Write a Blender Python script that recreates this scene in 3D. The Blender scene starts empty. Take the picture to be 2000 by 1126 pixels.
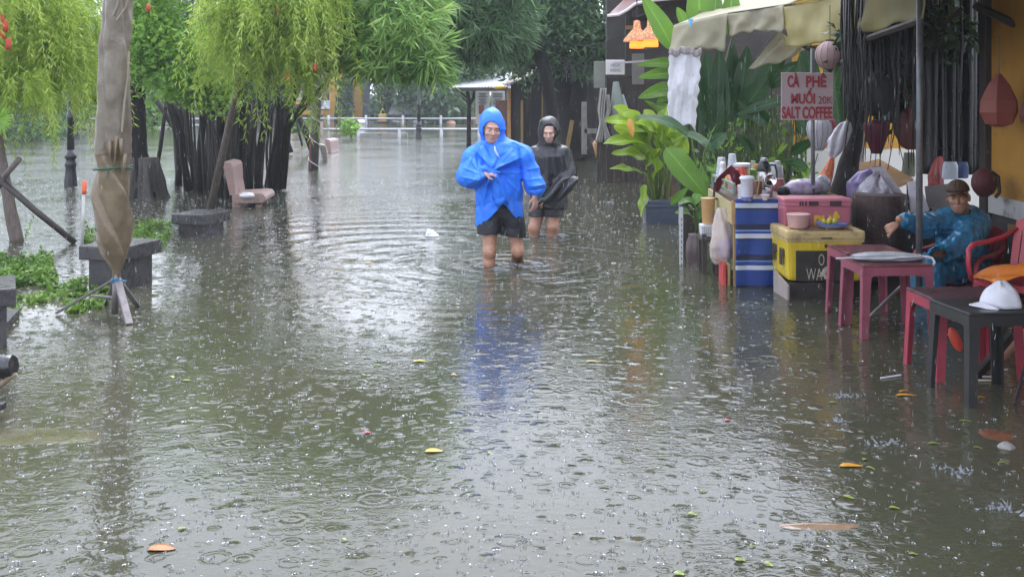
import bpy, bmesh, math, random
import numpy as np
from mathutils import Vector, Matrix, noise
random.seed(7); rng = np.random.default_rng(11)
PI = math.pi
SC = bpy.context.scene
COL = SC.collection
F = 2200.0; CH = 1.6; CX = 1000.0; HY = 175.0      # focal length in photo pixels, eye height, principal column, horizon row
def P(px, py, Y): return Vector(((px-CX)*Y/F, Y, CH-(py-HY)*Y/F))
def Yw(py): return CH*F/(py-HY)                     # depth at which the water shows on photo row py
def G(px, py): Y = Yw(py); return Vector(((px-CX)*Y/F, Y, 0))

# ------------------------------------------------------------------ materials
MATS = {}
def nd(nt, t, **k):
    n = nt.nodes.new(t)
    for a, b in k.items():
        if a in ('operation','blend_type','data_type','noise_dimensions','voronoi_dimensions','feature','wave_type','bands_direction','interpolation','sky_type','clamp'): setattr(n, a, b)
        else:
            s = n.inputs[a] if not a.startswith('i') or not a[1:].isdigit() else n.inputs[int(a[1:])]
            if hasattr(b, 'is_linked') or hasattr(b, 'node'): nt.links.new(b, s)
            else: s.default_value = b
    return n
def col4(c): return (c[0], c[1], c[2], 1.0)
def mat(name, c, rough=0.5, var=0.25, scale=6.0, c2=None, bump=0.0, bscale=40.0, metal=0.0, stretch=(1,1,1), coat=0.0, alpha=1.0, emit=None, estr=0.0, trans=0.0, spec=0.5, wear=None, wscale=3.0, wthr=0.55):
    if name in MATS: return MATS[name]
    m = bpy.data.materials.new(name); m.use_nodes = True; nt = m.node_tree
    b = nt.nodes['Principled BSDF']
    tc = nd(nt, 'ShaderNodeTexCoord')
    mp = nd(nt, 'ShaderNodeMapping', Vector=tc.outputs['Object'], Scale=stretch)
    nz = nd(nt, 'ShaderNodeTexNoise', Vector=mp.outputs[0], Scale=scale, Detail=6.0, Roughness=0.65)
    rp = nt.nodes.new('ShaderNodeValToRGB')
    rp.color_ramp.elements[0].position = 0.32; rp.color_ramp.elements[1].position = 0.68
    if c2 is None:
        rp.color_ramp.elements[0].color = col4([x*(1-var) for x in c]); rp.color_ramp.elements[1].color = col4([min(1, x*(1+var)) for x in c])
    else:
        rp.color_ramp.elements[0].color = col4(c); rp.color_ramp.elements[1].color = col4(c2)
    nt.links.new(nz.outputs['Fac'], rp.inputs[0])
    out = rp.outputs[0]
    if wear is not None:
        n2 = nd(nt, 'ShaderNodeTexNoise', Vector=mp.outputs[0], Scale=wscale, Detail=8.0, Roughness=0.7)
        r2 = nt.nodes.new('ShaderNodeValToRGB'); r2.color_ramp.elements[0].position = wthr; r2.color_ramp.elements[1].position = wthr+0.12
        nt.links.new(n2.outputs['Fac'], r2.inputs[0])
        mx = nd(nt, 'ShaderNodeMix', data_type='RGBA'); nt.links.new(r2.outputs[0], mx.inputs[0]); nt.links.new(out, mx.inputs[6]); mx.inputs[7].default_value = col4(wear)
        out = mx.outputs[2]
    nt.links.new(out, b.inputs['Base Color'])
    rr = nd(nt, 'ShaderNodeMapRange', Value=nz.outputs['Fac']); rr.inputs[3].default_value = max(0.02, rough-0.12); rr.inputs[4].default_value = min(1, rough+0.12)
    nt.links.new(rr.outputs[0], b.inputs['Roughness'])
    b.inputs['Metallic'].default_value = metal; b.inputs['Coat Weight'].default_value = coat; b.inputs['Alpha'].default_value = alpha
    b.inputs['Transmission Weight'].default_value = trans; b.inputs['Specular IOR Level'].default_value = spec
    if emit is not None:
        b.inputs['Emission Color'].default_value = col4(emit); b.inputs['Emission Strength'].default_value = estr
    if bump > 0:
        nb = nd(nt, 'ShaderNodeTexNoise', Vector=mp.outputs[0], Scale=bscale, Detail=5.0)
        bp = nd(nt, 'ShaderNodeBump', Height=nb.outputs['Fac'], Strength=0.8, Distance=bump)
        nt.links.new(bp.outputs[0], b.inputs['Normal'])
    MATS[name] = m; return m
def leafmat(name, ca, cb, cc, transl=0.35, rough=0.38, ribs=0):
    if name in MATS: return MATS[name]
    m = bpy.data.materials.new(name); m.use_nodes = True; nt = m.node_tree
    b = nt.nodes['Principled BSDF']; o = nt.nodes['Material Output']
    g = nd(nt, 'ShaderNodeNewGeometry')
    tc = nd(nt, 'ShaderNodeTexCoord')
    nz = nd(nt, 'ShaderNodeTexNoise', Vector=tc.outputs['Object'], Scale=1.7, Detail=3.0)
    ad = nd(nt, 'ShaderNodeMath', operation='MULTIPLY_ADD'); nt.links.new(g.outputs['Random Per Island'], ad.inputs[0]); ad.inputs[1].default_value = 0.55
    sb = nd(nt, 'ShaderNodeMath', operation='MULTIPLY_ADD'); nt.links.new(nz.outputs['Fac'], sb.inputs[0]); sb.inputs[1].default_value = 1.5; sb.inputs[2].default_value = -0.52
    nt.links.new(sb.outputs[0], ad.inputs[2])
    rp = nt.nodes.new('ShaderNodeValToRGB'); e = rp.color_ramp.elements
    e[0].position = 0.1; e[0].color = col4(ca); e[1].position = 0.95; e[1].color = col4(cc); q = e.new(0.5); q.color = col4(cb)
    nt.links.new(ad.outputs[0], rp.inputs[0]); nt.links.new(rp.outputs[0], b.inputs['Base Color'])
    b.inputs['Roughness'].default_value = rough
    if ribs:
        uv = nd(nt, 'ShaderNodeUVMap'); 
        sx = nd(nt, 'ShaderNodeSeparateXYZ', Vector=uv.outputs[0])
        ab = nd(nt, 'ShaderNodeMath', operation='ABSOLUTE'); s1 = nd(nt, 'ShaderNodeMath', operation='SUBTRACT'); nt.links.new(sx.outputs[0], s1.inputs[0]); s1.inputs[1].default_value = 0.5
        nt.links.new(s1.outputs[0], ab.inputs[0])
        c1 = nd(nt, 'ShaderNodeMath', operation='MULTIPLY_ADD'); nt.links.new(ab.outputs[0], c1.inputs[0]); c1.inputs[1].default_value = -0.35; nt.links.new(sx.outputs[1], c1.inputs[2])
        mu = nd(nt, 'ShaderNodeMath', operation='MULTIPLY'); nt.links.new(c1.outputs[0], mu.inputs[0]); mu.inputs[1].default_value = 150.0
        sn = nd(nt, 'ShaderNodeMath', operation='SINE'); nt.links.new(mu.outputs[0], sn.inputs[0])
        bp = nd(nt, 'ShaderNodeBump', Height=sn.outputs[0], Strength=0.5, Distance=0.004); nt.links.new(bp.outputs[0], b.inputs['Normal'])
        hs = nd(nt, 'ShaderNodeMath', operation='LESS_THAN'); nt.links.new(ab.outputs[0], hs.inputs[0]); hs.inputs[1].default_value = 0.035
        mx = nd(nt, 'ShaderNodeMix', data_type='RGBA'); nt.links.new(hs.outputs[0], mx.inputs[0]); nt.links.new(rp.outputs[0], mx.inputs[6]); mx.inputs[7].default_value = col4([min(1, x*1.7+.02) for x in cb])
        nt.links.new(mx.outputs[2], b.inputs['Base Color'])
    tr = nd(nt, 'ShaderNodeBsdfTranslucent'); nt.links.new(rp.outputs[0], tr.inputs[0])
    ms = nd(nt, 'ShaderNodeMixShader', i0=transl); nt.links.new(b.outputs[0], ms.inputs[1]); nt.links.new(tr.outputs[0], ms.inputs[2])
    nt.links.new(ms.outputs[0], o.inputs[0])
    MATS[name] = m; return m

# ------------------------------------------------------------------ objects and mesh builder
def tag(o, label=None, cat=None, group=None, kind=None):
    if label: o['label'] = label
    if cat: o['category'] = cat
    if group: o['group'] = group
    if kind: o['kind'] = kind
    return o
def root(name, label, cat, loc=(0,0,0), group=None, rz=0.0):
    o = bpy.data.objects.new(name, None); COL.objects.link(o); o.location = loc; o.rotation_euler = (0,0,rz); o.empty_display_size = 0.1
    return tag(o, label, cat, group)
def link(name, me, parent=None, loc=None):
    o = bpy.data.objects.new(name, me); COL.objects.link(o)
    if parent is not None: o.parent = parent
    if loc is not None: o.location = loc
    return o
def wloc(o):
    v = Vector(o.location)
    while o.parent is not None: o = o.parent; v = v + Vector(o.location)
    return v
def kids(o): return [c for c in bpy.data.objects if c.parent == o]
def copy_tree(o, parent=None):
    c = o.copy(); COL.objects.link(c)
    if parent is not None: c.parent = parent
    for ch in list(o.children): copy_tree(ch, c)
    return c
class MB:
    def __init__(s): s.v = []; s.f = []; s.m = []; s.uv = None
    def add(s, vs, fs, mi=0):
        n = len(s.v); s.v += [tuple(x) for x in vs]; s.f += [tuple(i+n for i in q) for q in fs]; s.m += [mi]*len(fs); return s
    def box(s, c, d, rot=None, mi=0, bev=0.0, taper=1.0):
        hx, hy, hz = d[0]/2, d[1]/2, d[2]/2
        if bev <= 0:
            vs = [(sx*hx*(taper if sz > 0 else 1), sy*hy*(taper if sz > 0 else 1), sz*hz) for sz in (-1,1) for sy in (-1,1) for sx in (-1,1)]
            fs = [(0,2,3,1),(4,5,7,6),(0,1,5,4),(2,6,7,3),(0,4,6,2),(1,3,7,5)]
        else:
            b = min(bev, hx*.95, hy*.95, hz*.95); bm = bmesh.new(); bmesh.ops.create_cube(bm, size=1.0)
            for v in bm.verts:
                t = taper if v.co.z > 0 else 1
                v.co = Vector((v.co.x*2*hx*t, v.co.y*2*hy*t, v.co.z*2*hz))
            bmesh.ops.bevel(bm, geom=list(bm.edges), offset=b, segments=2, affect='EDGES', profile=0.6)
            bm.verts.index_update(); vs = [v.co.copy() for v in bm.verts]; fs = [[v.index for v in f.verts] for f in bm.faces]; bm.free()
        M = Matrix.Identity(3) if rot is None else (rot if isinstance(rot, Matrix) else Matrix.Rotation(rot, 3, 'Z'))
        c = Vector(c); return s.add([M @ Vector(v) + c for v in vs], fs, mi)
    def tube(s, pts, r, n=8, mi=0, cap=True, sx=1.0):
        pts = [Vector(p) for p in pts]; k = len(pts)
        rs = [r]*k if not hasattr(r, '__len__') else list(r)
        vs = []; up = None
        for i, p in enumerate(pts):
            t = (pts[min(i+1, k-1)] - pts[max(i-1, 0)]).normalized()
            if up is None:
                a = Vector((0,1,0)) if abs(t.y) < .9 else Vector((1,0,0)); up = (a - t*a.dot(t)).normalized()
            else: up = (up - t*up.dot(t)).normalized()
            w = t.cross(up)
            for j in range(n):
                a = 2*PI*j/n; vs.append(p + (up*math.cos(a)*sx + w*math.sin(a))*rs[i])
        fs = [(i*n+j, i*n+(j+1) % n, (i+1)*n+(j+1) % n, (i+1)*n+j) for i in range(k-1) for j in range(n)]
        if cap: fs += [tuple(range(n-1,-1,-1)), tuple((k-1)*n+j for j in range(n))]
        return s.add(vs, fs, mi)
    def lathe(s, prof, c=(0,0,0), n=20, mi=0, wob=None, sx=1.0, sy=1.0, cap=True):
        vs = []; c = Vector(c); k = len(prof)
        for (r, z) in prof:
            for j in range(n):
                a = 2*PI*j/n; q = r*(wob(a, z) if wob else 1); vs.append(c + Vector((math.cos(a)*q*sx, math.sin(a)*q*sy, z)))
        fs = [(i*n+j, i*n+(j+1) % n, (i+1)*n+(j+1) % n, (i+1)*n+j) for i in range(k-1) for j in range(n)]
        if cap: fs += [tuple(range(n-1,-1,-1)), tuple((k-1)*n+j for j in range(n))]
        return s.add(vs, fs, mi)
    def grid(s, fn, nu, nv, mi=0, th=0.0):
        pts = [[Vector(fn(i/nu, j/nv)) for i in range(nu+1)] for j in range(nv+1)]
        vs = [p for row in pts for p in row]; W = nu+1
        fs = [(j*W+i, j*W+i+1, (j+1)*W+i+1, (j+1)*W+i) for j in range(nv) for i in range(nu)]
        if th > 0:
            nr = []
            for j in range(nv+1):
                for i in range(nu+1):
                    a = pts[j][min(i+1,nu)]-pts[j][max(i-1,0)]; b = pts[min(j+1,nv)][i]-pts[max(j-1,0)][i]; q = a.cross(b); nr.append(q.normalized() if q.length > 1e-9 else Vector((0,0,1)))
            n = len(vs); vs = vs + [v - q*th for v, q in zip(vs, nr)]
            fs = fs + [tuple(i+n for i in reversed(q)) for q in fs]
            per = [i for i in range(nu)] + [j*W+nu for j in range(nv)] + [nv*W+i for i in range(nu,0,-1)] + [j*W for j in range(nv,0,-1)]
            for a, b in zip(per, per[1:]+per[:1]): fs.append((b, a, a+n, b+n))
        return s.add(vs, fs, mi)
    def ball(s, c, r, nu=14, nv=9, mi=0, wob=None):
        r = (r,r,r) if not hasattr(r,'__len__') else r
        pr = [(math.sin(PI*i/nv), -math.cos(PI*i/nv)) for i in range(nv+1)]; pr[0] = (.02,-1); pr[-1] = (.02,1)
        vs = []; c = Vector(c)
        for (q, z) in pr:
            for j in range(nu):
                a = 2*PI*j/nu; d = Vector((math.cos(a)*q, math.sin(a)*q, z)); w = wob(d) if wob else 1; vs.append(c + Vector((d.x*r[0], d.y*r[1], d.z*r[2]))*w)
        fs = [(i*nu+j, i*nu+(j+1) % nu, (i+1)*nu+(j+1) % nu, (i+1)*nu+j) for i in range(nv) for j in range(nu)]
        fs += [tuple(range(nu-1,-1,-1)), tuple(nv*nu+j for j in range(nu))]
        return s.add(vs, fs, mi)
    def poly(s, pts, th, mi=0):     # prism: outline of 3D points, thickened along its normal
        pts = [Vector(p) for p in pts]; n = len(pts)
        nr = Vector((0,0,0))
        for a, b in zip(pts, pts[1:]+pts[:1]): nr += a.cross(b)
        nr.normalize(); vs = [p+nr*th/2 for p in pts]+[p-nr*th/2 for p in pts]
        fs = [tuple(range(n)), tuple(range(2*n-1, n-1, -1))] + [((i+1) % n, i, i+n, (i+1) % n+n) for i in range(n)]
        return s.add(vs, fs, mi)
    def build(s, name, mats, parent=None, loc=None, smooth=False, world=False, ang=None):
        mats = mats if isinstance(mats, (list,tuple)) else [mats]
        off = Vector((0,0,0))
        if world and parent is not None: off = wloc(parent)
        if parent is None and loc is not None: off = Vector(loc)
        me = bpy.data.meshes.new(name); me.from_pydata([(v[0]-off[0], v[1]-off[1], v[2]-off[2]) for v in s.v], [], s.f)
        for m in mats: me.materials.append(m)
        if len(mats) > 1: me.polygons.foreach_set('material_index', s.m)
        if smooth: me.polygons.foreach_set('use_smooth', [True]*len(me.polygons))
        if ang is not None:
            me.polygons.foreach_set('use_smooth', [True]*len(me.polygons)); me.set_sharp_from_angle(angle=math.radians(ang))
        me.update()
        o = link(name, me, parent)
        if parent is None and loc is not None: o.location = off
        return o
def np_mesh(name, V, Fq, mats, parent=None, mi=None, smooth=False, loc=None, uv=None):
    me = bpy.data.meshes.new(name); V = np.asarray(V, np.float32); Fq = np.asarray(Fq, np.int32)
    me.vertices.add(len(V)); me.vertices.foreach_set('co', V.ravel())
    k = Fq.shape[1]; me.loops.add(Fq.size); me.loops.foreach_set('vertex_index', Fq.ravel())
    me.polygons.add(len(Fq)); me.polygons.foreach_set('loop_start', np.arange(0, Fq.size, k, dtype=np.int32))
    for m in (mats if isinstance(mats,(list,tuple)) else [mats]): me.materials.append(m)
    if mi is not None: me.polygons.foreach_set('material_index', np.asarray(mi, np.int32))
    if smooth: me.polygons.foreach_set('use_smooth', np.ones(len(Fq), bool))
    me.update(calc_edges=True); me.validate()
    return link(name, me, parent, loc)
def nrm(a): return a/np.maximum(np.linalg.norm(a, axis=-1, keepdims=True), 1e-9)
def leaf_quads(B, D, L, W, fold=0.25, side=None):
    """folded diamond leaves: base points B, directions D, lengths L, widths W"""
    n = len(B); D = nrm(D)
    if side is None: side = rng.normal(size=(n,3))
    S = nrm(np.cross(D, side)); N = np.cross(S, D)
    L = np.broadcast_to(np.asarray(L, float).reshape(-1,1) if np.ndim(L) else L, (n,1)); W = np.broadcast_to(np.asarray(W, float).reshape(-1,1) if np.ndim(W) else W, (n,1))
    mid = B + D*L*0.42; up = N*W*fold
    V = np.stack([B, mid-S*W/2+up, B+D*L-N*L*.06, mid+S*W/2+up], 1).reshape(-1,3)
    Q = np.arange(4*n).reshape(n,4)
    return V, Q
class Leaves:
    def __init__(s): s.V = []; s.Q = []; s.M = []; s.n = 0
    def add(s, B, D, L, W, mi=0, fold=.25, side=None):
        V, Q = leaf_quads(B, D, L, W, fold, side); s.V.append(V); s.Q.append(Q+s.n); s.M.append(np.full(len(Q), mi)); s.n += len(V); return s
    def build(s, name, mats, parent=None, world=True, loc=None):
        V = np.concatenate(s.V); off = wloc(parent) if (parent is not None and world) else (Vector(loc) if loc is not None else Vector((0,0,0)))
        return np_mesh(name, V-np.array(off), np.concatenate(s.Q), mats, parent, np.concatenate(s.M), loc=loc)
def text_mesh(s, size, name, m, parent, loc, width=None, height=None, depth=0.003, bold=0.0, align='CENTER', rot=(PI/2,0,0), shear=0.0):
    cu = bpy.data.curves.new(name, 'FONT'); cu.body = s; cu.size = size; cu.align_x = align; cu.align_y = 'CENTER'; cu.extrude = depth; cu.offset = bold; cu.shear = shear
    o = bpy.data.objects.new(name, cu); COL.objects.link(o); bpy.context.view_layer.update()
    me = bpy.data.meshes.new_from_object(o.evaluated_get(bpy.context.evaluated_depsgraph_get())); bpy.data.objects.remove(o); bpy.data.curves.remove(cu)
    xs = [v.co.x for v in me.vertices]; ys = [v.co.y for v in me.vertices]
    cx, cy = (max(xs)+min(xs))/2, (max(ys)+min(ys))/2; sx = (width/(max(xs)-min(xs))) if width else 1; sy = (height/(max(ys)-min(ys))) if height else 1
    M = Matrix.Translation(loc) @ (Matrix.Rotation(rot[2],4,'Z') @ Matrix.Rotation(rot[1],4,'Y') @ Matrix.Rotation(rot[0],4,'X')) @ Matrix.Diagonal((sx, sy, 1, 1)) @ Matrix.Translation((-cx,-cy,0))
    me.transform(M); me.materials.clear(); me.materials.append(m); me.name = name
    return link(name, me, parent)

# ------------------------------------------------------------------ signed-distance sculpting (bodies, clothes)
class SDF:
    def __init__(s, lo, hi, h):
        s.lo = np.array(lo, float); s.h = h; s.n = [int(math.ceil((b-a)/h))+1 for a, b in zip(lo, hi)]
        s.ax = [s.lo[i]+h*np.arange(s.n[i]) for i in range(3)]; s.f = np.full(s.n, 9.0, np.float32)
    def loc(s, lo, hi):
        sl = []
        for i in range(3):
            a = max(0, int((lo[i]-s.lo[i])/s.h)); b = min(s.n[i], int((hi[i]-s.lo[i])/s.h)+2); sl.append(slice(a, max(a, b)))
        sl = tuple(sl); return sl, np.meshgrid(*[s.ax[i][sl[i]] for i in range(3)], indexing='ij', sparse=True)
    def all(s): return np.meshgrid(*s.ax, indexing='ij', sparse=True)
    def un(s, sl, d, k):
        f = s.f[sl]
        if k <= 0: s.f[sl] = np.minimum(f, d)
        else:
            h = np.maximum(k-np.abs(f-d), 0)/k; s.f[sl] = np.minimum(f, d)-h*h*k*.25
    def sb(s, sl, d, k):
        f = s.f[sl]; d = -d
        if k <= 0: s.f[sl] = np.maximum(f, d)
        else:
            h = np.maximum(k-np.abs(f-d), 0)/k; s.f[sl] = np.maximum(f, d)+h*h*k*.25
    @staticmethod
    def dcap(X, Y, Z, a, b, ra, rb, ys=1.0):
        a = np.array(a, float); b = np.array(b, float); ba = b-a; l2 = max((ba*ba).sum(), 1e-9)
        t = np.clip(((X-a[0])*ba[0]+(Y-a[1])*ba[1]+(Z-a[2])*ba[2])/l2, 0, 1)
        return np.sqrt((X-a[0]-t*ba[0])**2+((Y-a[1]-t*ba[1])/ys)**2+(Z-a[2]-t*ba[2])**2)-(ra+(rb-ra)*t)
    @staticmethod
    def dell(X, Y, Z, c, r, R=None):
        x, y, z = X-c[0], Y-c[1], Z-c[2]
        if R is not None:
            q = R.transposed(); x, y, z = q[0][0]*x+q[0][1]*y+q[0][2]*z, q[1][0]*x+q[1][1]*y+q[1][2]*z, q[2][0]*x+q[2][1]*y+q[2][2]*z
        k0 = np.sqrt((x/r[0])**2+(y/r[1])**2+(z/r[2])**2); k1 = np.sqrt((x/r[0]**2)**2+(y/r[1]**2)**2+(z/r[2]**2)**2)+1e-9
        return k0*(k0-1)/k1
    def cap(s, a, b, ra, rb=None, k=.02, op='u', ys=1.0):
        rb = ra if rb is None else rb; m = max(ra, rb)*max(1, ys)+max(k, .02)*1.5
        sl, g = s.loc([min(p, q)-m for p, q in zip(a, b)], [max(p, q)+m for p, q in zip(a, b)])
        if s.f[sl].size == 0: return s
        (s.un if op == 'u' else s.sb)(sl, s.dcap(*g, a, b, ra, rb, ys), k); return s
    def chain(s, pts, rs, k=.02, ys=1.0):
        for i in range(len(pts)-1): s.cap(pts[i], pts[i+1], rs[i], rs[i+1], k, 'u', ys)
        return s
    def ell(s, c, r, k=.02, R=None, op='u'):
        m = max(r)+max(k, .02)*1.5; sl, g = s.loc([p-m for p in c], [p+m for p in c])
        if s.f[sl].size == 0: return s
        (s.un if op == 'u' else s.sb)(sl, s.dell(*g, c, r, R), k); return s
    def crease(s, p0, p1, amp, w, ymax=.06):
        """raise a sharp cloth ridge (or sink a valley, amp < 0) along the line p0-p1 as seen from the front"""
        X, Y, Z = s.all(); bx, bz = p1[0]-p0[0], p1[1]-p0[1]; l2 = bx*bx+bz*bz; t = np.clip(((X-p0[0])*bx+(Z-p0[1])*bz)/l2, 0, 1)
        d = np.sqrt((X-p0[0]-t*bx)**2+(Z-p0[1]-t*bz)**2); s.f -= (amp*np.exp(-d/w)*(.35+.65*np.sin(PI*np.clip(t*.8+.15,0,1)))*(np.clip((ymax-Y)/.06,0,1))).astype(np.float32); return s
    def mesh(s):
        f = s.f; n = f.shape; h = s.h; S = f < 0
        C = [f[i:n[0]-1+i, j:n[1]-1+j, k:n[2]-1+k] for i in (0,1) for j in (0,1) for k in (0,1)]
        cnt = sum((c < 0).astype(np.int8) for c in C); act = (cnt > 0) & (cnt < 8); idx = np.argwhere(act)
        vals = np.stack([c[act] for c in C], 1); cr = np.array([(i,j,k) for i in (0,1) for j in (0,1) for k in (0,1)], float)
        acc = np.zeros((len(idx),3)); ct = np.zeros((len(idx),1))
        for a in range(8):
            for b in range(a+1, 8):
                if abs(cr[a]-cr[b]).sum() != 1: continue
                va, vb = vals[:,a], vals[:,b]; x = (va < 0) != (vb < 0); t = np.where(x, va/np.where(x, va-vb, 1), 0)[:,None]
                acc += np.where(x[:,None], cr[a]+(cr[b]-cr[a])*t, 0); ct += x[:,None]
        V = s.lo+h*(idx+acc/np.maximum(ct,1)); ID = np.full([q-1 for q in n], -1, np.int64); ID[act] = np.arange(len(idx)); Q = []
        for ax in range(3):
            sa = [slice(None)]*3; sb_ = [slice(None)]*3; sa[ax] = slice(0,-1); sb_[ax] = slice(1,None)
            A = S[tuple(sa)]; B = S[tuple(sb_)]; u, w = [(1,2),(2,0),(0,1)][ax]
            for sgn, M in ((1, A & ~B), (-1, ~A & B)):
                e = np.argwhere(M); e = e[(e[:,u] > 0) & (e[:,w] > 0) & (e[:,u] < n[u]-1) & (e[:,w] < n[w]-1)]
                q = []
                for (du, dw) in ((-1,-1),(0,-1),(0,0),(-1,0)):
                    c = e.copy(); c[:,u] += du; c[:,w] += dw; q.append(ID[c[:,0],c[:,1],c[:,2]])
                q = np.stack(q, 1); Q.append(q if sgn > 0 else q[:,::-1])
        Q = np.concatenate(Q); return V, Q[(Q >= 0).all(1)]
    def build(s, name, mats, parent=None, fn=None, loc=None, relax=1, disp=None):
        V, Q = s.mesh()
        for _ in range(relax):
            A = np.zeros_like(V); n = np.zeros((len(V),1))
            for i in range(4):
                for j in (1, 3): np.add.at(A, Q[:,i], V[Q[:,(i+j) % 4]]); np.add.at(n, Q[:,i], 1)
            V = .5*V+.5*A/np.maximum(n,1)
        if disp is not None: V = disp(V)
        mi = fn(V[Q].mean(1)) if fn else None
        return np_mesh(name, V, Q, mats, parent, mi, True, loc)
def wrink(g, amps, seed=1, base=1.0):
    """sum of randomly oriented sine waves, a cheap cloth wrinkle field"""
    r = np.random.default_rng(seed); out = 0
    for (lam, amp, num) in amps:
        for _ in range(num):
            d = r.normal(size=3); d[2] *= .45; d /= np.linalg.norm(d); ph = r.uniform(0, 6.28); d2 = r.normal(size=3)*3; p2 = r.uniform(0,6.28)
            t_ = np.sin((g[0]*d[0]+g[1]*d[1]+g[2]*d[2])*3.14/lam+ph+1.3*np.sin(g[0]*d2[0]+g[1]*d2[1]+g[2]*d2[2]+p2))
            out = out + amp/num*2.2*((1-np.abs(t_))**2*1.6-.5)
    return out
# ================================================================== camera, sky, light
cd = bpy.data.cameras.new('camera'); cam = bpy.data.objects.new('camera', cd); COL.objects.link(cam)
cam.location = (0,0,CH); cam.rotation_euler = (PI/2,0,0); cd.sensor_width = 36; cd.lens = 36*F/2000
cd.shift_x = 0.0; cd.shift_y = -(563-HY)/2000; cd.clip_start = .1; cd.clip_end = 2000; SC.camera = cam
W = bpy.data.worlds.new('World'); SC.world = W; W.use_nodes = True; nt = W.node_tree; bg = nt.nodes['Background']
EL, AZ = math.radians(62), math.radians(4)
sky = nd(nt, 'ShaderNodeTexSky', sky_type='NISHITA'); sky.sun_disc = False; sky.sun_elevation = EL; sky.sun_rotation = AZ; sky.air_density = 2.2; sky.dust_density = 4.0; sky.ozone_density = 1.0
hs = nd(nt, 'ShaderNodeHueSaturation', Saturation=0.16, Value=1.0, Color=sky.outputs[0]); tint = nd(nt, 'ShaderNodeMix', data_type='RGBA', blend_type='MULTIPLY'); tint.inputs[0].default_value = 1.0; tint.inputs[7].default_value = (.94,.98,1.13,1); nt.links.new(hs.outputs[0], tint.inputs[6])
ov = nd(nt, 'ShaderNodeMix', data_type='RGBA'); ov.inputs[0].default_value = .5; nt.links.new(tint.outputs[2], ov.inputs[6]); ov.inputs[7].default_value = (6.2,6.6,7.8,1)   # even cloud cover
nt.links.new(ov.outputs[2], bg.inputs[0]); bg.inputs[1].default_value = 0.15
sl = bpy.data.lights.new('sun', 'SUN'); sl.energy = .5; sl.angle = math.radians(45); sl.color = (1,.985,.96)
so = bpy.data.objects.new('sun', sl); COL.objects.link(so)
so.rotation_euler = (PI/2-EL, 0, PI-AZ); so.location = (0,0,30)
SC.view_settings.view_transform = 'Standard'; SC.view_settings.look = 'None'; SC.view_settings.gamma = 1.0; SC.view_settings.exposure = 1.55
cy = SC.cycles; cy.use_denoising = True; cy.max_bounces = 8; cy.transparent_max_bounces = 12; cy.diffuse_bounces = 3; cy.glossy_bounces = 4; cy.volume_bounces = 1
cy.sample_clamp_indirect = 6; cy.volume_step_rate = 4; cy.caustics_reflective = False; cy.caustics_refractive = False

# ================================================================== ground and flood water
g = MB(); n = 24
for j in range(n):
    pass
def gz(x, y): return -0.42+0.03*noise.noise(Vector((x*.4, y*.4, 0)))
g.grid(lambda u, v: ((u-.5)*300, -20+v*300, -0.45+.02*noise.noise(Vector((u*40, v*40, 0)))), 30, 30)
tag(g.build('ground', mat('mud', (.09,.075,.05), .8, .3, 3), smooth=True), kind='structure')

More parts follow.
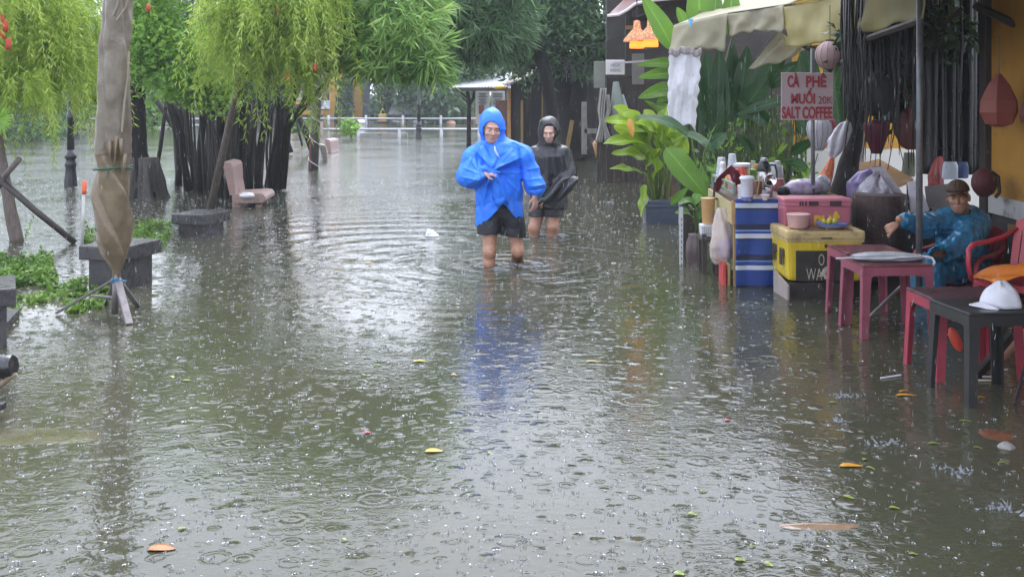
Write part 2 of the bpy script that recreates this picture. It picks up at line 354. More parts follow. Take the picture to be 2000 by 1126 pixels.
def water_material():
    m = bpy.data.materials.new('flood water'); m.use_nodes = True; nt = m.node_tree; b = nt.nodes['Principled BSDF']
    tc = nd(nt, 'ShaderNodeTexCoord'); O = tc.outputs['Object']
    def M(op, a, b_=None, c=None):
        k = nd(nt, 'ShaderNodeMath', operation=op)
        for i, x in enumerate((a, b_, c)):
            if x is None: continue
            if hasattr(x, 'node'): nt.links.new(x, k.inputs[i])
            else: k.inputs[i].default_value = x
        return k.outputs[0]
    n1 = nd(nt, 'ShaderNodeTexNoise', Vector=O, Scale=0.45, Detail=4.0)
    rp = nt.nodes.new('ShaderNodeValToRGB'); e = rp.color_ramp.elements
    e[0].position = .3; e[0].color = (.042,.046,.027,1); e[1].position = .7; e[1].color = (.070,.067,.045,1)
    nt.links.new(n1.outputs['Fac'], rp.inputs[0]); nt.links.new(rp.outputs[0], b.inputs['Base Color'])
    b.inputs['Roughness'].default_value = 0.06; b.inputs['IOR'].default_value = 1.35
    # wind ripples
    mp = nd(nt, 'ShaderNodeMapping', Vector=O, Scale=(1.0,1.5,1))
    a1 = nd(nt, 'ShaderNodeTexNoise', Vector=mp.outputs[0], Scale=5.0, Detail=3.0, Roughness=.55)
    a2 = nd(nt, 'ShaderNodeTexNoise', Vector=mp.outputs[0], Scale=21.0, Detail=3.0, Roughness=.6)
    big = nd(nt, 'ShaderNodeTexNoise', Vector=O, Scale=.55, Detail=2.0); bm_ = nd(nt, 'ShaderNodeMapRange', Value=big.outputs['Fac']); bm_.inputs[1].default_value = .35; bm_.inputs[2].default_value = .65; bm_.inputs[3].default_value = .45; bm_.inputs[4].default_value = 1.5
    h = M('MULTIPLY', a1.outputs['Fac'], 0.0021)
    h = M('MULTIPLY_ADD', a2.outputs['Fac'], 0.0013, h)
    sy = nd(nt, 'ShaderNodeSeparateXYZ', Vector=O); op_ = nd(nt, 'ShaderNodeMapRange', Value=sy.outputs[1]); op_.inputs[1].default_value = 13.0; op_.inputs[2].default_value = 24.0; op_.inputs[3].default_value = 1.0; op_.inputs[4].default_value = 6.0   # open water away from the trees is more ruffled
    h = M('MULTIPLY', h, M('MULTIPLY', bm_.outputs[0], op_.outputs[0]))
    # expanding rings where drops have fallen
    for (sc, kk, amp, off) in ((7.0, 30.0, .0026, 0.0), (4.4, 28.0, .0030, 7.3), (12.0, 26.0, .0014, 3.1), (8.3, 34.0, .0022, 12.7)):
        mq = nd(nt, 'ShaderNodeMapping', Vector=O, Location=(off, off*.7, 0))
        v = nd(nt, 'ShaderNodeTexVoronoi', Vector=mq.outputs[0], Scale=sc, voronoi_dimensions='2D', feature='F1')
        sx = nd(nt, 'ShaderNodeSeparateXYZ', Vector=v.outputs['Color'])
        r = M('MULTIPLY', sx.outputs[0], .36); d = M('SUBTRACT', v.outputs['Distance'], r)
        s_ = M('SINE', M('MULTIPLY', d, kk)); w = M('DIVIDE', d, .085); w = M('EXPONENT', M('MULTIPLY', M('MULTIPLY', w, w), -1.0))
        pw = M('POWER', sx.outputs[1], 3.0); s_ = M('MULTIPLY', M('MULTIPLY', s_, w), M('MULTIPLY', pw, amp*.42)); h = M('ADD', h, s_)
        dm = M('DIVIDE', v.outputs['Distance'], .15); dm = M('EXPONENT', M('MULTIPLY', M('MULTIPLY', dm, dm), -1.0)); dm = M('MULTIPLY', dm, M('MULTIPLY', M('GREATER_THAN', sx.outputs[2], .75), .020/sc)); h = M('ADD', h, dm)
    # wakes round the two wading walkers
    so = nd(nt, 'ShaderNodeSeparateXYZ', Vector=O)
    for (x0, y0, lam, amp, reach) in WAKES:
        dx = M('SUBTRACT', so.outputs[0], x0); dy = M('SUBTRACT', so.outputs[1], y0)
        r = M('SQRT', M('ADD', M('MULTIPLY', dx, dx), M('MULTIPLY', dy, dy)))
        r2 = M('ADD', r, M('MULTIPLY', a1.outputs['Fac'], .16))
        s_ = M('MULTIPLY', M('SINE', M('MULTIPLY', r2, 6.283/lam)), M('MULTIPLY', M('EXPONENT', M('MULTIPLY', r, -1/reach)), amp)); h = M('ADD', h, s_)
    bp = nd(nt, 'ShaderNodeBump', Height=h, Strength=1.0, Distance=1.0); nt.links.new(bp.outputs[0], b.inputs['Normal'])
    return m
WAKES = [(-.2,10.25,.26,.010,.9), (.12,10.4,.21,.009,.6), (.42,12.3,.24,.007,.6), (-1.2,11.4,.5,.006,1.4)]
WATER = water_material()
w = MB(); w.grid(lambda u, v: ((u-.5)*280, -15+v*270, 0), 4, 4)
tag(w.build('water', WATER, smooth=True), kind='structure')

# ------------------------------------------------------------------ rain: crowns thrown up by the drops, and drops in the air
def splashes():
    V = []; Q = []; n = 0
    N = 13000
    yy = 3.4+ (rng.random(N)**1.25)*17; xx = (rng.random(N)-.5)*2*(yy*.47)
    keep = rng.random(N) < np.where(xx > 1.25+.02*yy, .38, 1.0); yy = yy[keep]; xx = xx[keep]
    for x, y in zip(xx, yy):
        k = rng.integers(5, 8); R = rng.uniform(.004,.012)*(1+.03*y); ph = rng.uniform(0,6.28)
        hgt = rng.uniform(.005,.014)*(1 if rng.random() < .35 else .25)*(1+.02*y); t = rng.uniform(.0012,.0022)*(1+.05*y)
        # jet: a thin three-sided spike
        c = [(x+t*math.cos(a+ph), y+t*math.sin(a+ph), .001) for a in (0,2.09,4.19)]+[(x+rng.normal()*t, y, hgt)]
        V += c; Q += [(n,n+1,n+3,n+3),(n+1,n+2,n+3,n+3),(n+2,n,n+3,n+3)]; n += 4
        # broken ring of thrown water, standing a few millimetres proud
        for j in range(k):
            if rng.random() < .45: continue
            a0 = ph+j*6.283/k; a1 = a0+6.283/k*rng.uniform(.4,.9); h2 = rng.uniform(.0012,.005); o = 1.16
            V += [(x+R*math.cos(a0),y+R*math.sin(a0),.001),(x+R*math.cos(a1),y+R*math.sin(a1),.001),(x+R*o*math.cos(a1),y+R*o*math.sin(a1),h2),(x+R*o*math.cos(a0),y+R*o*math.sin(a0),h2)]
            Q.append((n,n+1,n+2,n+3)); n += 4
    me = bpy.data.meshes.new('rain_splashes'); me.from_pydata([tuple(map(float,v)) for v in V], [], [tuple(int(i) for i in (q if q[2] != q[3] else q[:3])) for q in Q])
    me.materials.append(mat('splashing water', (.36,.38,.42), .3, .12, 30, trans=0.4)); me.update()
    tag(link('rain_splashes', me), 'small white splashes thrown up by rain all over the flood water', kind='stuff')
splashes()
def drops():
    N = 2600; yy = 3.5+rng.random(N)**1.0*16; xx = (rng.random(N)-.5)*yy*.93; zz = rng.random(N)*(.4+yy*.16)+.02
    V = []; Q = []; n = 0
    for x, y, z in zip(xx, yy, zz):
        r = .0012+.00007*y; L = rng.uniform(.012,.035); s = .012*(rng.random()-.3)*L/.03
        pr = [(-.5,.05),(-.3,1),(0,.8),(.5,.05)]
        for (q, w_) in pr:
            for a in (0,2.09,4.19): V.append((x+s*q+r*w_*math.cos(a), y+r*w_*math.sin(a), z+L*q))
        for i in range(3):
            for j in range(3): Q.append((n+i*3+j, n+i*3+(j+1) % 3, n+i*3+3+(j+1) % 3, n+i*3+3+j))
        n += 12
    tag(np_mesh('rain_drops', np.array(V), np.array(Q), mat('rain drop', (.62,.65,.70), .1, .05, 5, trans=.6), smooth=True), 'falling raindrops in the air', kind='stuff')
drops()
# ------------------------------------------------------------------ the rain-thick air
HZ = bpy.data.materials.new('rainy air'); HZ.use_nodes = True; ht = HZ.node_tree; ht.nodes.remove(ht.nodes['Principled BSDF'])
pv = nd(ht, 'ShaderNodeVolumePrincipled', Color=(.86,.92,.98,1), Density=0.0013); ht.links.new(pv.outputs[0], ht.nodes['Material Output'].inputs['Volume'])
hz = MB(); hz.box((0,60,10), (130,150,23.2)); tag(hz.build('haze', HZ), 'pale rain haze filling the air', kind='stuff')
# ================================================================== foliage
LIME = leafmat('bottlebrush leaf', (.17,.27,.03), (.38,.53,.075), (.58,.70,.18), .5)
FRESH = leafmat('fresh green leaf', (.08,.20,.025), (.23,.44,.06), (.38,.58,.11), .48)
BAMB = leafmat('bamboo leaf', (.07,.17,.035), (.24,.42,.10), (.46,.63,.20), .48)
DARK = leafmat('dark green leaf', (.045,.11,.04), (.10,.20,.075), (.19,.33,.13), .42)
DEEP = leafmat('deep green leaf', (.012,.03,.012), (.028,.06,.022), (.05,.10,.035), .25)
FAR = leafmat('far tree leaf', (.06,.12,.05), (.12,.21,.09), (.20,.32,.14), .4)
YELL = leafmat('yellowing leaf', (.30,.20,.02), (.45,.30,.04), (.55,.38,.05), .3)
BARK = mat('wet black bark', (.016,.013,.011), .72, .45, 9, bump=.012, bscale=30, stretch=(3,3,.7), spec=.25)
BARKP = mat('pale buttress bark', (.05,.042,.036), .6, .5, 14, bump=.012, bscale=28, stretch=(3,3,.5))
CULM = mat('dark bamboo culm', (.026,.022,.015), .6, .5, 5, stretch=(1,1,.6), wear=(.12,.10,.03), wscale=4, wthr=.6)
STICK = mat('weathered stick', (.13,.10,.085), .6, .4, 12, bump=.004, stretch=(4,4,.6))
RED = mat('red flower spike', (.55,.07,.04), .6, .3, 60)
def blob_pts(blobs, n):
    """points spread over ellipsoid clumps given as (photo x, photo y, depth, half width px, half height px, half depth m)"""
    w = np.array([b[3]*b[4] for b in blobs], float); w /= w.sum(); out = []; nr = []
    for b, k in zip(blobs, rng.multinomial(n, w)):
        d = nrm(rng.normal(size=(k,3))); r = rng.random((k,1))**.45; c = np.array(P(b[0],b[1],b[2])); s = b[2]/F
        out.append(c+d*r*np.array([b[3]*s, b[5], b[4]*s])); nr.append(d)
    return np.concatenate(out), np.concatenate(nr)
def weeping(L, blobs, nspray, seg=14, ln=(.35,.85), leaf=(.07,.11), lw=.011, mi=0, fr=1.0):
    B, N = blob_pts(blobs, int(nspray*1.3)); ok = np.array([noise.noise(Vector(q)*1.9) > -.12 for q in B]); B = B[ok]; N = N[ok]; k = len(B); Ls = ln[0]*.6+(ln[1]*1.35-ln[0]*.6)*rng.random(k)**2.2
    d = nrm(N*[1,1,.2]+rng.normal(size=(k,3))*.4+[0,-.1,.25]); p = B.copy(); step = (Ls/seg)[:,None]
    for i in range(seg):
        d = nrm(d+np.array([0,0,-.26])*fr); p = p+d*step
        for q in range(4):
            D = nrm(d*.9+nrm(rng.normal(size=(k,3)))*.75); L.add(p+rng.normal(size=(k,3))*.006, D, rng.uniform(*leaf, size=k), lw*rng.uniform(.7,1.3,size=k), mi)
def fans(L, blobs, n, per=7, leaf=(.13,.24), lw=.022, mi=0, droop=.7):
    B, N = blob_pts(blobs, n); k = len(B); A = nrm(N*[1,1,.3]+[0,0,-droop]+rng.normal(size=(k,3))*.35)
    for q in range(per):
        D = nrm(A+rng.normal(size=(k,3))*.5); L.add(B+A*rng.uniform(0,.10,size=(k,1)), D, rng.uniform(*leaf, size=k), lw*rng.uniform(.7,1.25,size=k), mi, .2)
def clumps(L, blobs, n, per=9, leaf=(.05,.08), ratio=.5, mi=0, spread=.09):
    B, N = blob_pts(blobs, n); k = len(B)
    for q in range(per):
        D = nrm(nrm(rng.normal(size=(k,3)))+N*.5+[0,0,-.25]); l = rng.uniform(*leaf, size=k); L.add(B+rng.normal(size=(k,3))*spread, D, l, l*ratio, mi)
def trunk(t, pts, rs, name='trunk', m=BARK, n=12, root_=None, wob=.12):
    pts = [Vector(p) for p in pts]; b = MB()
    if name == 'branch':
        for ch in t.children:
            if ch.name.split('.')[0] == 'trunk': t = ch; break
    # refine the polyline and roughen it
    Pn = []; Rn = []
    for i in range(len(pts)-1):
        for k in range(5):
            f = k/5; Pn.append(pts[i].lerp(pts[i+1], f)); Rn.append(rs[i]+(rs[i+1]-rs[i])*f)
    Pn.append(pts[-1]); Rn.append(rs[-1])
    Pn = [p+Vector((noise.noise(p*1.7), noise.noise(p*1.7+Vector((9,0,0))), 0))*.25*r for p, r in zip(Pn, Rn)]
    b.tube(Pn, Rn, n)
    b.v = [tuple(Vector(v)+Vector((noise.noise(Vector(v)*7), noise.noise(Vector(v)*7+Vector((5,5,5))), 0))*wob*max(.02, rs[0])) for v in b.v]
    return b.build(name, m, t, smooth=True, world=True)

# --- left weeping bottlebrush with red flowers
t = root('bottlebrush_tree', 'weeping lime green tree with red flower spikes at the left edge, propped trunk', 'tree', G(30,474))
t['label'] = 'weeping lime green bottlebrush tree with red flower spikes at the left edge'
trunk(t, [P(34,478,11.85), P(20,400,11.85), P(-2,300,11.9), P(-20,150,12), P(30,20,12.1), P(60,-150,12.2)], [.075,.06,.06,.055,.045,.03], m=STICK)
trunk(t, [P(-12,200,11.95), P(60,90,12), P(140,10,12.2)], [.045,.035,.02], 'branch', STICK)
L = Leaves(); weeping(L, [(15,0,11.6,110,85,.8),(60,90,11.8,95,60,.8),(20,150,11.4,80,28,.5),(110,40,12.3,95,80,.8),(90,130,12.0,80,30,.6),(150,100,12.6,55,60,.5)], 1250, lw=.0095)
L.build('crown', LIME, t)
for (x, y) in ((10,52),(16,86),(3,66),(2,40)):
    b = MB(); c = P(x, y, 11.0)
    b.lathe([(.004,-.06),(.024,-.05),(.03,0),(.024,.05),(.004,.06)], c, 14, wob=lambda a, z: 1+.35*math.sin(a*7+z*300)); b.build('flower_spike', RED, t, world=True, smooth=True)
# --- dark trunk with pale buttress behind the parasol
t = root('round_leaf_tree', 'dark trunked tree with pale root flare and round bright leaves behind the wrapped parasol', 'tree', G(280,388))
trunk(t, [P(284,392,16.7), P(280,360,16.7), P(270,300,16.7), P(264,210,16.7), P(268,120,16.7), P(262,20,16.8), P(265,-120,16.9)], [.26,.20,.15,.13,.13,.12,.08])
trunk(t, [P(266,190,16.7), P(200,200,16.4), P(165,165,16.2), P(150,110,16.1), P(112,45,16)], [.12,.10,.09,.07,.05], 'branch')
trunk(t, [P(268,170,16.7), P(320,110,16.7), P(350,60,16.7), P(362,0,16.7)], [.08,.07,.07,.05], 'branch', STICK)
b = MB(); c = G(283,386)
def rf(a, z): return 1+.16*math.sin(a*5+1)+.10*math.sin(a*11+z*3)+.05*math.sin(a*23)
b.lathe([(.33,-.2),(.29,0),(.25,.12),(.235,.25),(.20,.40),(.165,.6)], c, 64, wob=rf)
b.build('root_flare', BARKP, [c_ for c_ in t.children if c_.name.startswith('trunk')][0], world=True, smooth=True)
L = Leaves()
clumps(L, [(280,100,15.6,28,55,.3),(300,70,15.5,40,30,.4),(345,110,15.5,55,55,.5),(385,150,15.3,48,45,.4),(420,190,15.3,35,18,.3),(300,30,15.6,60,50,.5),(350,160,15.4,45,30,.4),(420,110,15.4,40,55,.4),(330,-40,15.6,90,30,.5),(275,150,15.6,22,25,.25)], 900, 10, (.07,.11), .5, 0, .10)
L.build('crown', FRESH, t)
# --- second bottlebrush, hanging strands over the bamboo clump
t = root('weeping_tree', 'second weeping tree, its yellow green strands hanging over the bamboo clump', 'tree', G(552,346))
trunk(t, [P(532,350,20), P(548,260,20), P(566,190,19.8), P(575,110,19), P(560,20,17), P(540,-100,15.5)], [.13,.11,.10,.09,.07,.05])
L = Leaves(); weeping(L, [(475,0,13.6,50,50,.6),(530,0,13.4,60,65,.7),(590,10,13.6,60,60,.6),(640,-10,14,50,45,.6),(545,80,13.3,48,25,.4),(605,60,13.7,40,22,.4),(475,60,13.5,22,30,.3),(560,100,13.6,40,18,.3),(655,60,14,24,25,.3)], 1050, lw=.0105, ln=(.4,.95), leaf=(.075,.125))
L.build('crown', LIME, t)
for (x, y) in ((290,15),(615,132),(562,152),(543,20)):
    b = MB(); c = P(x, y, 13.0)
    b.lathe([(.004,-.05),(.020,-.04),(.024,0),(.02,.04),(.004,.05)], c, 12, wob=lambda a, z: 1+.35*math.sin(a*7+z*300)); b.build('flower_spike', RED, t, world=True, smooth=True)
# --- bamboo clump of dark culms
t = root('bamboo_clump', 'dense clump of dark wet bamboo culms rising from the water', 'bamboo', G(445,388))
for i in range(84):
    u = rng.normal()*.45; u = max(-1,min(1,u)); px = 445+u*100; py = 390-24*abs(u)-rng.random()*24; Y = Yw(py); lean = u*46+rng.normal()*20
    b = MB(); top = rng.uniform(70,190) if i % 3 else -60; r = abs(rng.normal())*.012+.014; k = (py+10-top); bend = rng.normal()*7
    pts = [P(px+lean*f*f+bend*math.sin(f*3.1), py+10-k*f, Y-.5*f+rng.normal()*.02) for f in (0,.2,.4,.6,.8,1)]
    b.tube(pts, [r*1.15, r, r, r*.95, r*.85, r*.6], 7); b.build('culm', CULM, t, world=True, smooth=True)
for (x0,x1,y1,r) in ((366,330,190,.06),(392,398,120,.06),(430,424,110,.07),(470,482,120,.06),(505,524,160,.06),(530,560,190,.05)):
    b = MB(); py = 386-18*abs(x0-445)/100; Y = Yw(py); b.tube([P(x0+(x1-x0)*f*f+3*math.sin(f*9+x0), py+10-(py+10-y1)*f, Y-.3*f) for f in (0,.2,.4,.6,.8,1)], [r*1.3,r,r*.9,r*.85,r*.8,r*.6], 10); b.build('culm', BARK, t, world=True, smooth=True)
L = Leaves(); fans(L, [(440,150,16,80,45,.5),(500,150,16,50,40,.5),(400,120,16.3,60,50,.5),(445,60,16.5,130,80,.8)], 420, 6, (.12,.22), .025, 0)
L.build('crown', DARK, t)
# --- bamboo with long leaves over the middle of the water
t = root('long_leaf_bamboo', 'bright bamboo with long pointed drooping leaves over the middle of the flood', 'bamboo', G(545,370))
for i, (bx, tx, ty) in enumerate(((540,600,-40),(548,660,-20),(555,720,-60),(536,560,-90),(552,790,-60))):
    b = MB(); q = [P(bx, 372-i*2, 17.8), P(bx+10, 250, 17.5), P((bx+tx)/2-10, 130, 16.5), P(tx, ty, 15)]; b.tube(q, [.035,.033,.028,.016], 8); b.build('culm', CULM, t, world=True, smooth=True)
L = Leaves(); fans(L, [(690,40,14,55,60,.5),(740,70,13.8,60,50,.5),(800,60,13.6,60,60,.5),(835,100,13.4,40,32,.3),(770,120,13.6,55,26,.35),(720,110,14,45,26,.35),(850,150,13.4,14,10,.15),(690,100,14.3,30,18,.4),(770,0,14.2,110,60,.7),(720,-90,14.4,110,40,.5),(660,-130,14.4,120,40,.5),(820,135,13.6,40,16,.2),(650,70,14.4,40,50,.4),(650,125,14.2,16,10,.2)], 980, 8, (.19,.34), .028, 0, .55)
L.build('crown', BAMB, t)
# --- darker hanging foliage right of it, on its own thin tree
t = root('thin_forked_tree', 'thin dark forked trunk standing alone in front of the railing', 'tree', G(917,283))
trunk(t, [P(916,285,32), P(916,240,32), P(917,205,32), P(913,180,32), P(908,140,32), P(900,80,32)], [.07,.06,.06,.05,.045,.03])
trunk(t, [P(917,205,32), P(925,190,32), P(928,165,32), P(935,110,31.5)], [.05,.05,.04,.03], 'branch')
for (x, y) in ((898,172),(902,190),(890,168)): trunk(t, [P(916,206 if y > 180 else 195,32), P((x+916)/2,(y+200)/2,32), P(x,y,32)], [.025,.02,.01], 'branch')
L = Leaves(); clumps(L, [(905,130,31.5,34,28,.8),(940,120,31.5,40,32,1),(890,100,31,40,34,1),(960,90,31,50,40,1)], 420, 9, (.12,.2), .4, 0, .2); L.build('crown', FAR, t)
t = root('drooping_tree', 'dark drooping tree with fine hanging leaves, top centre, between the bamboo and the big trunk', 'tree', G(1085,322))
trunk(t, [P(1085,325,23.4), P(1078,230,23.4), P(1066,150,23.3), P(1056,108,23.2), P(1020,20,22), P(960,-60,20)], [.16,.14,.13,.12,.10,.06])
L = Leaves(); fans(L, [(900,30,19,60,50,.8),(950,60,19,60,40,.8),(880,80,19.3,30,25,.5),(990,40,19.5,55,60,.8),(930,-30,19,120,30,.6),(920,100,19.5,40,16,.5),(860,10,18.6,40,30,.5)], 820, 8, (.22,.40), .032, 0, 1.0)
L.build('crown', DARK, t)
# --- big dark leaning trunk and its spreading crown
t = root('big_dark_tree', 'big dark leaning trunk with spreading crown beside the plank shack', 'tree', G(1128,308))
trunk(t, [P(1138,312,25.6), P(1128,270,25.6), P(1115,220,25.6), P(1098,160,25.6), P(1085,100,25.6), P(1075,20,25.4), P(1080,-100,25.2)], [.42,.33,.30,.27,.24,.18,.12], n=16)
trunk(t, [P(1120,240,25.5), P(1132,180,25.3), P(1128,110,25.2), P(1150,20,25), P(1180,-60,24.5)], [.20,.19,.17,.13,.08], 'branch')
trunk(t, [P(1090,110,25.5), P(1050,60,25), P(1000,20,24.5)], [.14,.10,.05], 'branch')
L = Leaves(); clumps(L, [(1010,95,24,55,28,1),(1060,85,24,55,25,1),(1000,40,24,70,40,1.2),(1080,40,24,70,50,1.2),(1140,60,24,50,36,1),(1180,70,24,40,50,.8),(1040,128,24,28,12,.5),(1100,-40,24,150,50,1.2),(1160,110,24.4,34,26,.6)], 1250, 11, (.14,.24), .3, 0, .22)
L.build('crown', DARK, t)
b = MB()
for i in range(26):
    x = 1105+rng.random()*36; y0 = 95+rng.random()*20; l = rng.uniform(15,60); pts = [P(x, y0, 24.9), P(x+rng.normal()*2, y0+l/2, 24.9), P(x+rng.normal()*2, y0+l, 24.9)]; b.tube(pts, .007, 4)
    for j in range(int(l/5)): b.ball(P(x+rng.normal()*2, y0+5*j, 24.87), .02, 6, 4)
b.build('hanging_vines', mat('pale vine beads', (.30,.30,.28), .6, .4, 40), t, world=True)
# --- leaning props and poles on the left
def pole(name, label, cat, pts, rs, m, group=None, n=8):
    o = MB(); base = Vector(pts[0]); o.tube(pts, rs, n); x = o.build(name, m, loc=base, smooth=True); return tag(x, label, cat, group)
GP = 'wooden props and stakes standing in the flooded garden'
pole('leaning_pole', 'long straight grey pole leaning to the right in front of the bamboo clump', 'pole', [P(408,420,14.4), P(455,210,14.2), P(508,-10,14)], [.05,.045,.035], STICK)
pole('stake', 'thin dark stake leaning left of the bamboo clump, upright top at the leaves', 'stake', [P(300,366,18.4), P(313,290,18.4), P(325,200,18.4)], [.035,.035,.03], BARK, GP)
pole('stake', 'thin upright dark stake standing closest to the bamboo clump on its left', 'stake', [P(353,364,18.6), P(349,280,18.6), P(346,180,18.6)], [.03,.03,.028], BARK, GP)
pole('leaning_log', 'thick black log leaning against the left side of the bamboo clump', 'log', [P(394,352,19.6), P(370,290,19.6), P(345,205,19.6), P(330,150,19.6)], [.12,.10,.09,.08], BARK, GP)
pole('leaning_log', 'thin black log slanting behind the stakes left of the bamboo', 'log', [P(382,330,22), P(340,250,22), P(305,195,22)], [.055,.05,.05], BARK, GP)
pole('leaning_log', 'black log leaning left on the right side of the bamboo clump', 'log', [P(526,352,19.8), P(540,280,19.8), P(556,205,19.8)], [.07,.07,.06], BARK, GP)
pole('leaning_log', 'bent black log behind the bamboo clump with its foot near the thin stake', 'log', [P(562,300,27.5), P(553,270,27.5), P(548,230,27.5), P(556,190,27.5)], [.15,.13,.11,.1], BARK, GP)
pole('leaning_log', 'dark slanting log propped against the wired post', 'log', [P(612,296,28), P(598,258,28), P(580,222,28), P(566,200,28)], [.10,.09,.08,.07], BARK, GP)
pole('stake', 'short thin stake between the bent log and the slanting log by the post', 'stake', [P(591,286,31), P(583,256,31), P(577,228,31)], [.03,.03,.03], BARK, GP)
pole('support_stake', 'long straight stick slanting down to the right from the leftmost trunk', 'stake', [P(147,474,11.7), P(70,412,11.6), P(-12,340,11.5)], [.032,.034,.036], mat('dark stick', (.045,.035,.03), .5, .5, 12), GP)
pole('support_stake', 'short pinkish stick tied across the leftmost trunk, pointing up right', 'stake', [P(-10,375,11.55), P(14,338,11.5), P(38,310,11.45)], [.03,.03,.032], STICK, GP)
# --- far trees across the canal, one thing each
def far_tree(px, base_py, Y, blobs, label, n=420, m=FAR, leaf=(.28,.5), tr=.16, group='hazy trees across the canal', sp=.4):
    b0 = Vector(((px-CX)*Y/F, Y, 0)); t = root('far_tree', label, 'tree', b0, group)
    top = blobs[0]; trunk(t, [b0+Vector((0,0,-.3)), b0+Vector((.1,0,1.2)), P(top[0], top[1], Y)], [tr, tr*.8, tr*.4])
    L = Leaves(); clumps(L, blobs, n, 9, leaf, .5, 0, sp); L.build('crown', m, t); return t
far_tree(745, 240, 56, [(758,170,57,24,50,1.2),(750,208,57,14,20,.8),(775,110,57,34,50,1.4)], 'hazy tree right of the far yellow column', 420, FAR, (.18,.32), .16, 'hazy trees across the canal', .2)
far_tree(840, 242, 54, [(840,175,54,50,40,2),(870,200,54,38,26,1.5),(820,130,54,60,50,2)], 'hazy bushy tree behind the far thin lamp post', 560)
far_tree(895, 242, 57, [(895,190,57,30,32,1.5),(905,150,57,40,36,1.6),(880,90,57,60,50,2)], 'hazy tree left of the white notice boards', 460)
far_tree(655, 240, 57, [(674,208,58.5,8,24,.5),(673,165,58.5,8,30,.5)], 'slim hazy tree between the two far yellow columns', 160, FAR, (.15,.28), .10, 'hazy trees across the canal', .15)
far_tree(790, 240, 62, [(790,90,62,80,70,3),(730,50,62,70,60,3)], 'tall hazy tree high above the far grey roof', 520)
far_tree(985, 240, 64, [(985,70,64,90,60,3),(940,20,64,70,60,3)], 'tall hazy tree above the white corrugated roof', 520)
far_tree(600, 240, 64, [(600,60,64,80,50,3),(540,60,64,60,50,3)], 'tall hazy tree over the far yellow house', 420)
far_tree(470, 240, 62, [(470,110,62,90,70,3),(420,180,62,40,40,2)], 'hazy tree behind the bamboo clump', 420)
far_tree(300, 262, 45, [(292,225,45,28,32,1.2),(300,180,45,45,40,1.5),(320,120,46,80,60,2)], 'light green bush seen between parasol and bamboo', 420, FRESH, (.18,.32))
far_tree(205, 250, 50, [(205,170,50,40,50,2),(170,110,50,60,60,2)], 'dark tree behind the wrapped parasol, left', 380, DARK)
far_tree(100, 262, 42, [(100,215,42,40,36,1.5),(60,180,42,70,60,2)], 'dark tree above the far left bank', 460, DARK, (.2,.36))
far_tree(35, 275, 36, [(30,240,36,60,28,1.2),(60,255,36,46,20,1),(-20,200,36,60,60,1.5)], 'low dark bush hanging over the water at the far left', 520, DARK, (.15,.28))
far_tree(15, 240, 60, [(0,60,60,120,90,3),(120,40,60,100,90,3)], 'tall hazy tree at the far left', 420)
far_tree(400, 240, 64, [(380,60,64,130,80,3)], 'tall hazy tree in the distance behind the round leaved tree', 380)
# palm fan at the left edge
t = root('fan_palm', 'small palm with fan shaped leaf at the left edge', 'palm', G(-40,520)); L = Leaves()
b = MB(); b.tube([G(-40,520), P(-30,380,10.3), P(-5,250,10.3), P(-2,232,10.3)], [.03,.02,.012,.008], 6); b.build('stem', STICK, t, world=True)
c = np.array(P(-4,232,10.3))
for a in np.linspace(-1.3,1.9,15): L.add(c[None], np.array([[math.cos(a),-.1,math.sin(a)]]), np.array([.17]), np.array([.022]), 0, .2, np.array([[0,1,0.1]]))
L.build('fan_leaf', FRESH, t)
# ================================================================== wrapped parasol
TARP = mat('brown tarpaulin', (.155,.130,.092), .34, .25, 5, bump=.014, bscale=9, wear=(.22,.195,.155), wscale=2.2, wthr=.52)
TARPU = mat('tan tarpaulin', (.165,.125,.075), .40, .25, 6, bump=.014, bscale=11)
STEEL = mat('rusty grey steel', (.20,.18,.18), .45, .3, 14, metal=.3, wear=(.10,.06,.04), wscale=9, wthr=.56)
IRON = mat('black cast iron', (.018,.018,.02), .35, .3, 20, bump=.003)
t = root('wrapped_parasol', 'tall closed parasol wrapped in brown tarpaulin, standing on a steel foot in the water', 'parasol', G(226,622))
Yp = 7.9; prof = [(-190,232,22),(-100,231,24),(0,230,25.5),(60,228,27),(130,225,28.5),(200,223,30),(260,221,32),(300,220,33.5)]
prof2 = [(300,220,33),(325,220,32),(345,219,35),(375,220,36.5),(410,220,36),(440,221,35.5),(470,222,33),(495,225,26),(512,228,17),(528,228,9),(545,226,6.5)]
def interp(pr, y):
    for a, b in zip(pr, pr[1:]):
        if y <= b[0]: f = (y-a[0])/(b[0]-a[0]); return a[1]+(b[1]-a[1])*f, a[2]+(b[2]-a[2])*f
    return pr[-1][1:]
def wrap(pr, y0, y1, tw, nf, amp, seed):
    def fn(u, v):
        y = y0+(y1-y0)*v; cx, hw = interp(pr, y); c = P(cx, y, Yp); r = hw*Yp/F; a = u*2*PI
        ph = nf*a+tw*(y-300)/100
        saw = (ph/(2*PI)) % 1.0; fold = (saw**.7 if saw < .85 else (1-saw)/.15*.89)-.5
        q = r*(1+amp*fold+.03*math.sin(a*3+y*.035+seed)+.02*math.sin(a*7-y*.06)+.11*noise.noise(Vector((math.cos(a)*1.4, math.sin(a)*1.4, y*.022+seed)))+.025*noise.noise(Vector((math.cos(a)*3, math.sin(a)*3, y*.06))))
        return c+Vector((math.sin(a)*q, -math.cos(a)*q, 0))
    return fn
b = MB(); b.grid(wrap(prof, -190, 300, -1.3, 3, .34, 1), 72, 70); b.build('upper_cover', TARP, t, world=True, smooth=True)
b = MB(); b.grid(wrap([(y_,c_,w_*.92) for y_,c_,w_ in prof2], 300, 545, -5.2, 3, .36, 5), 110, 80)
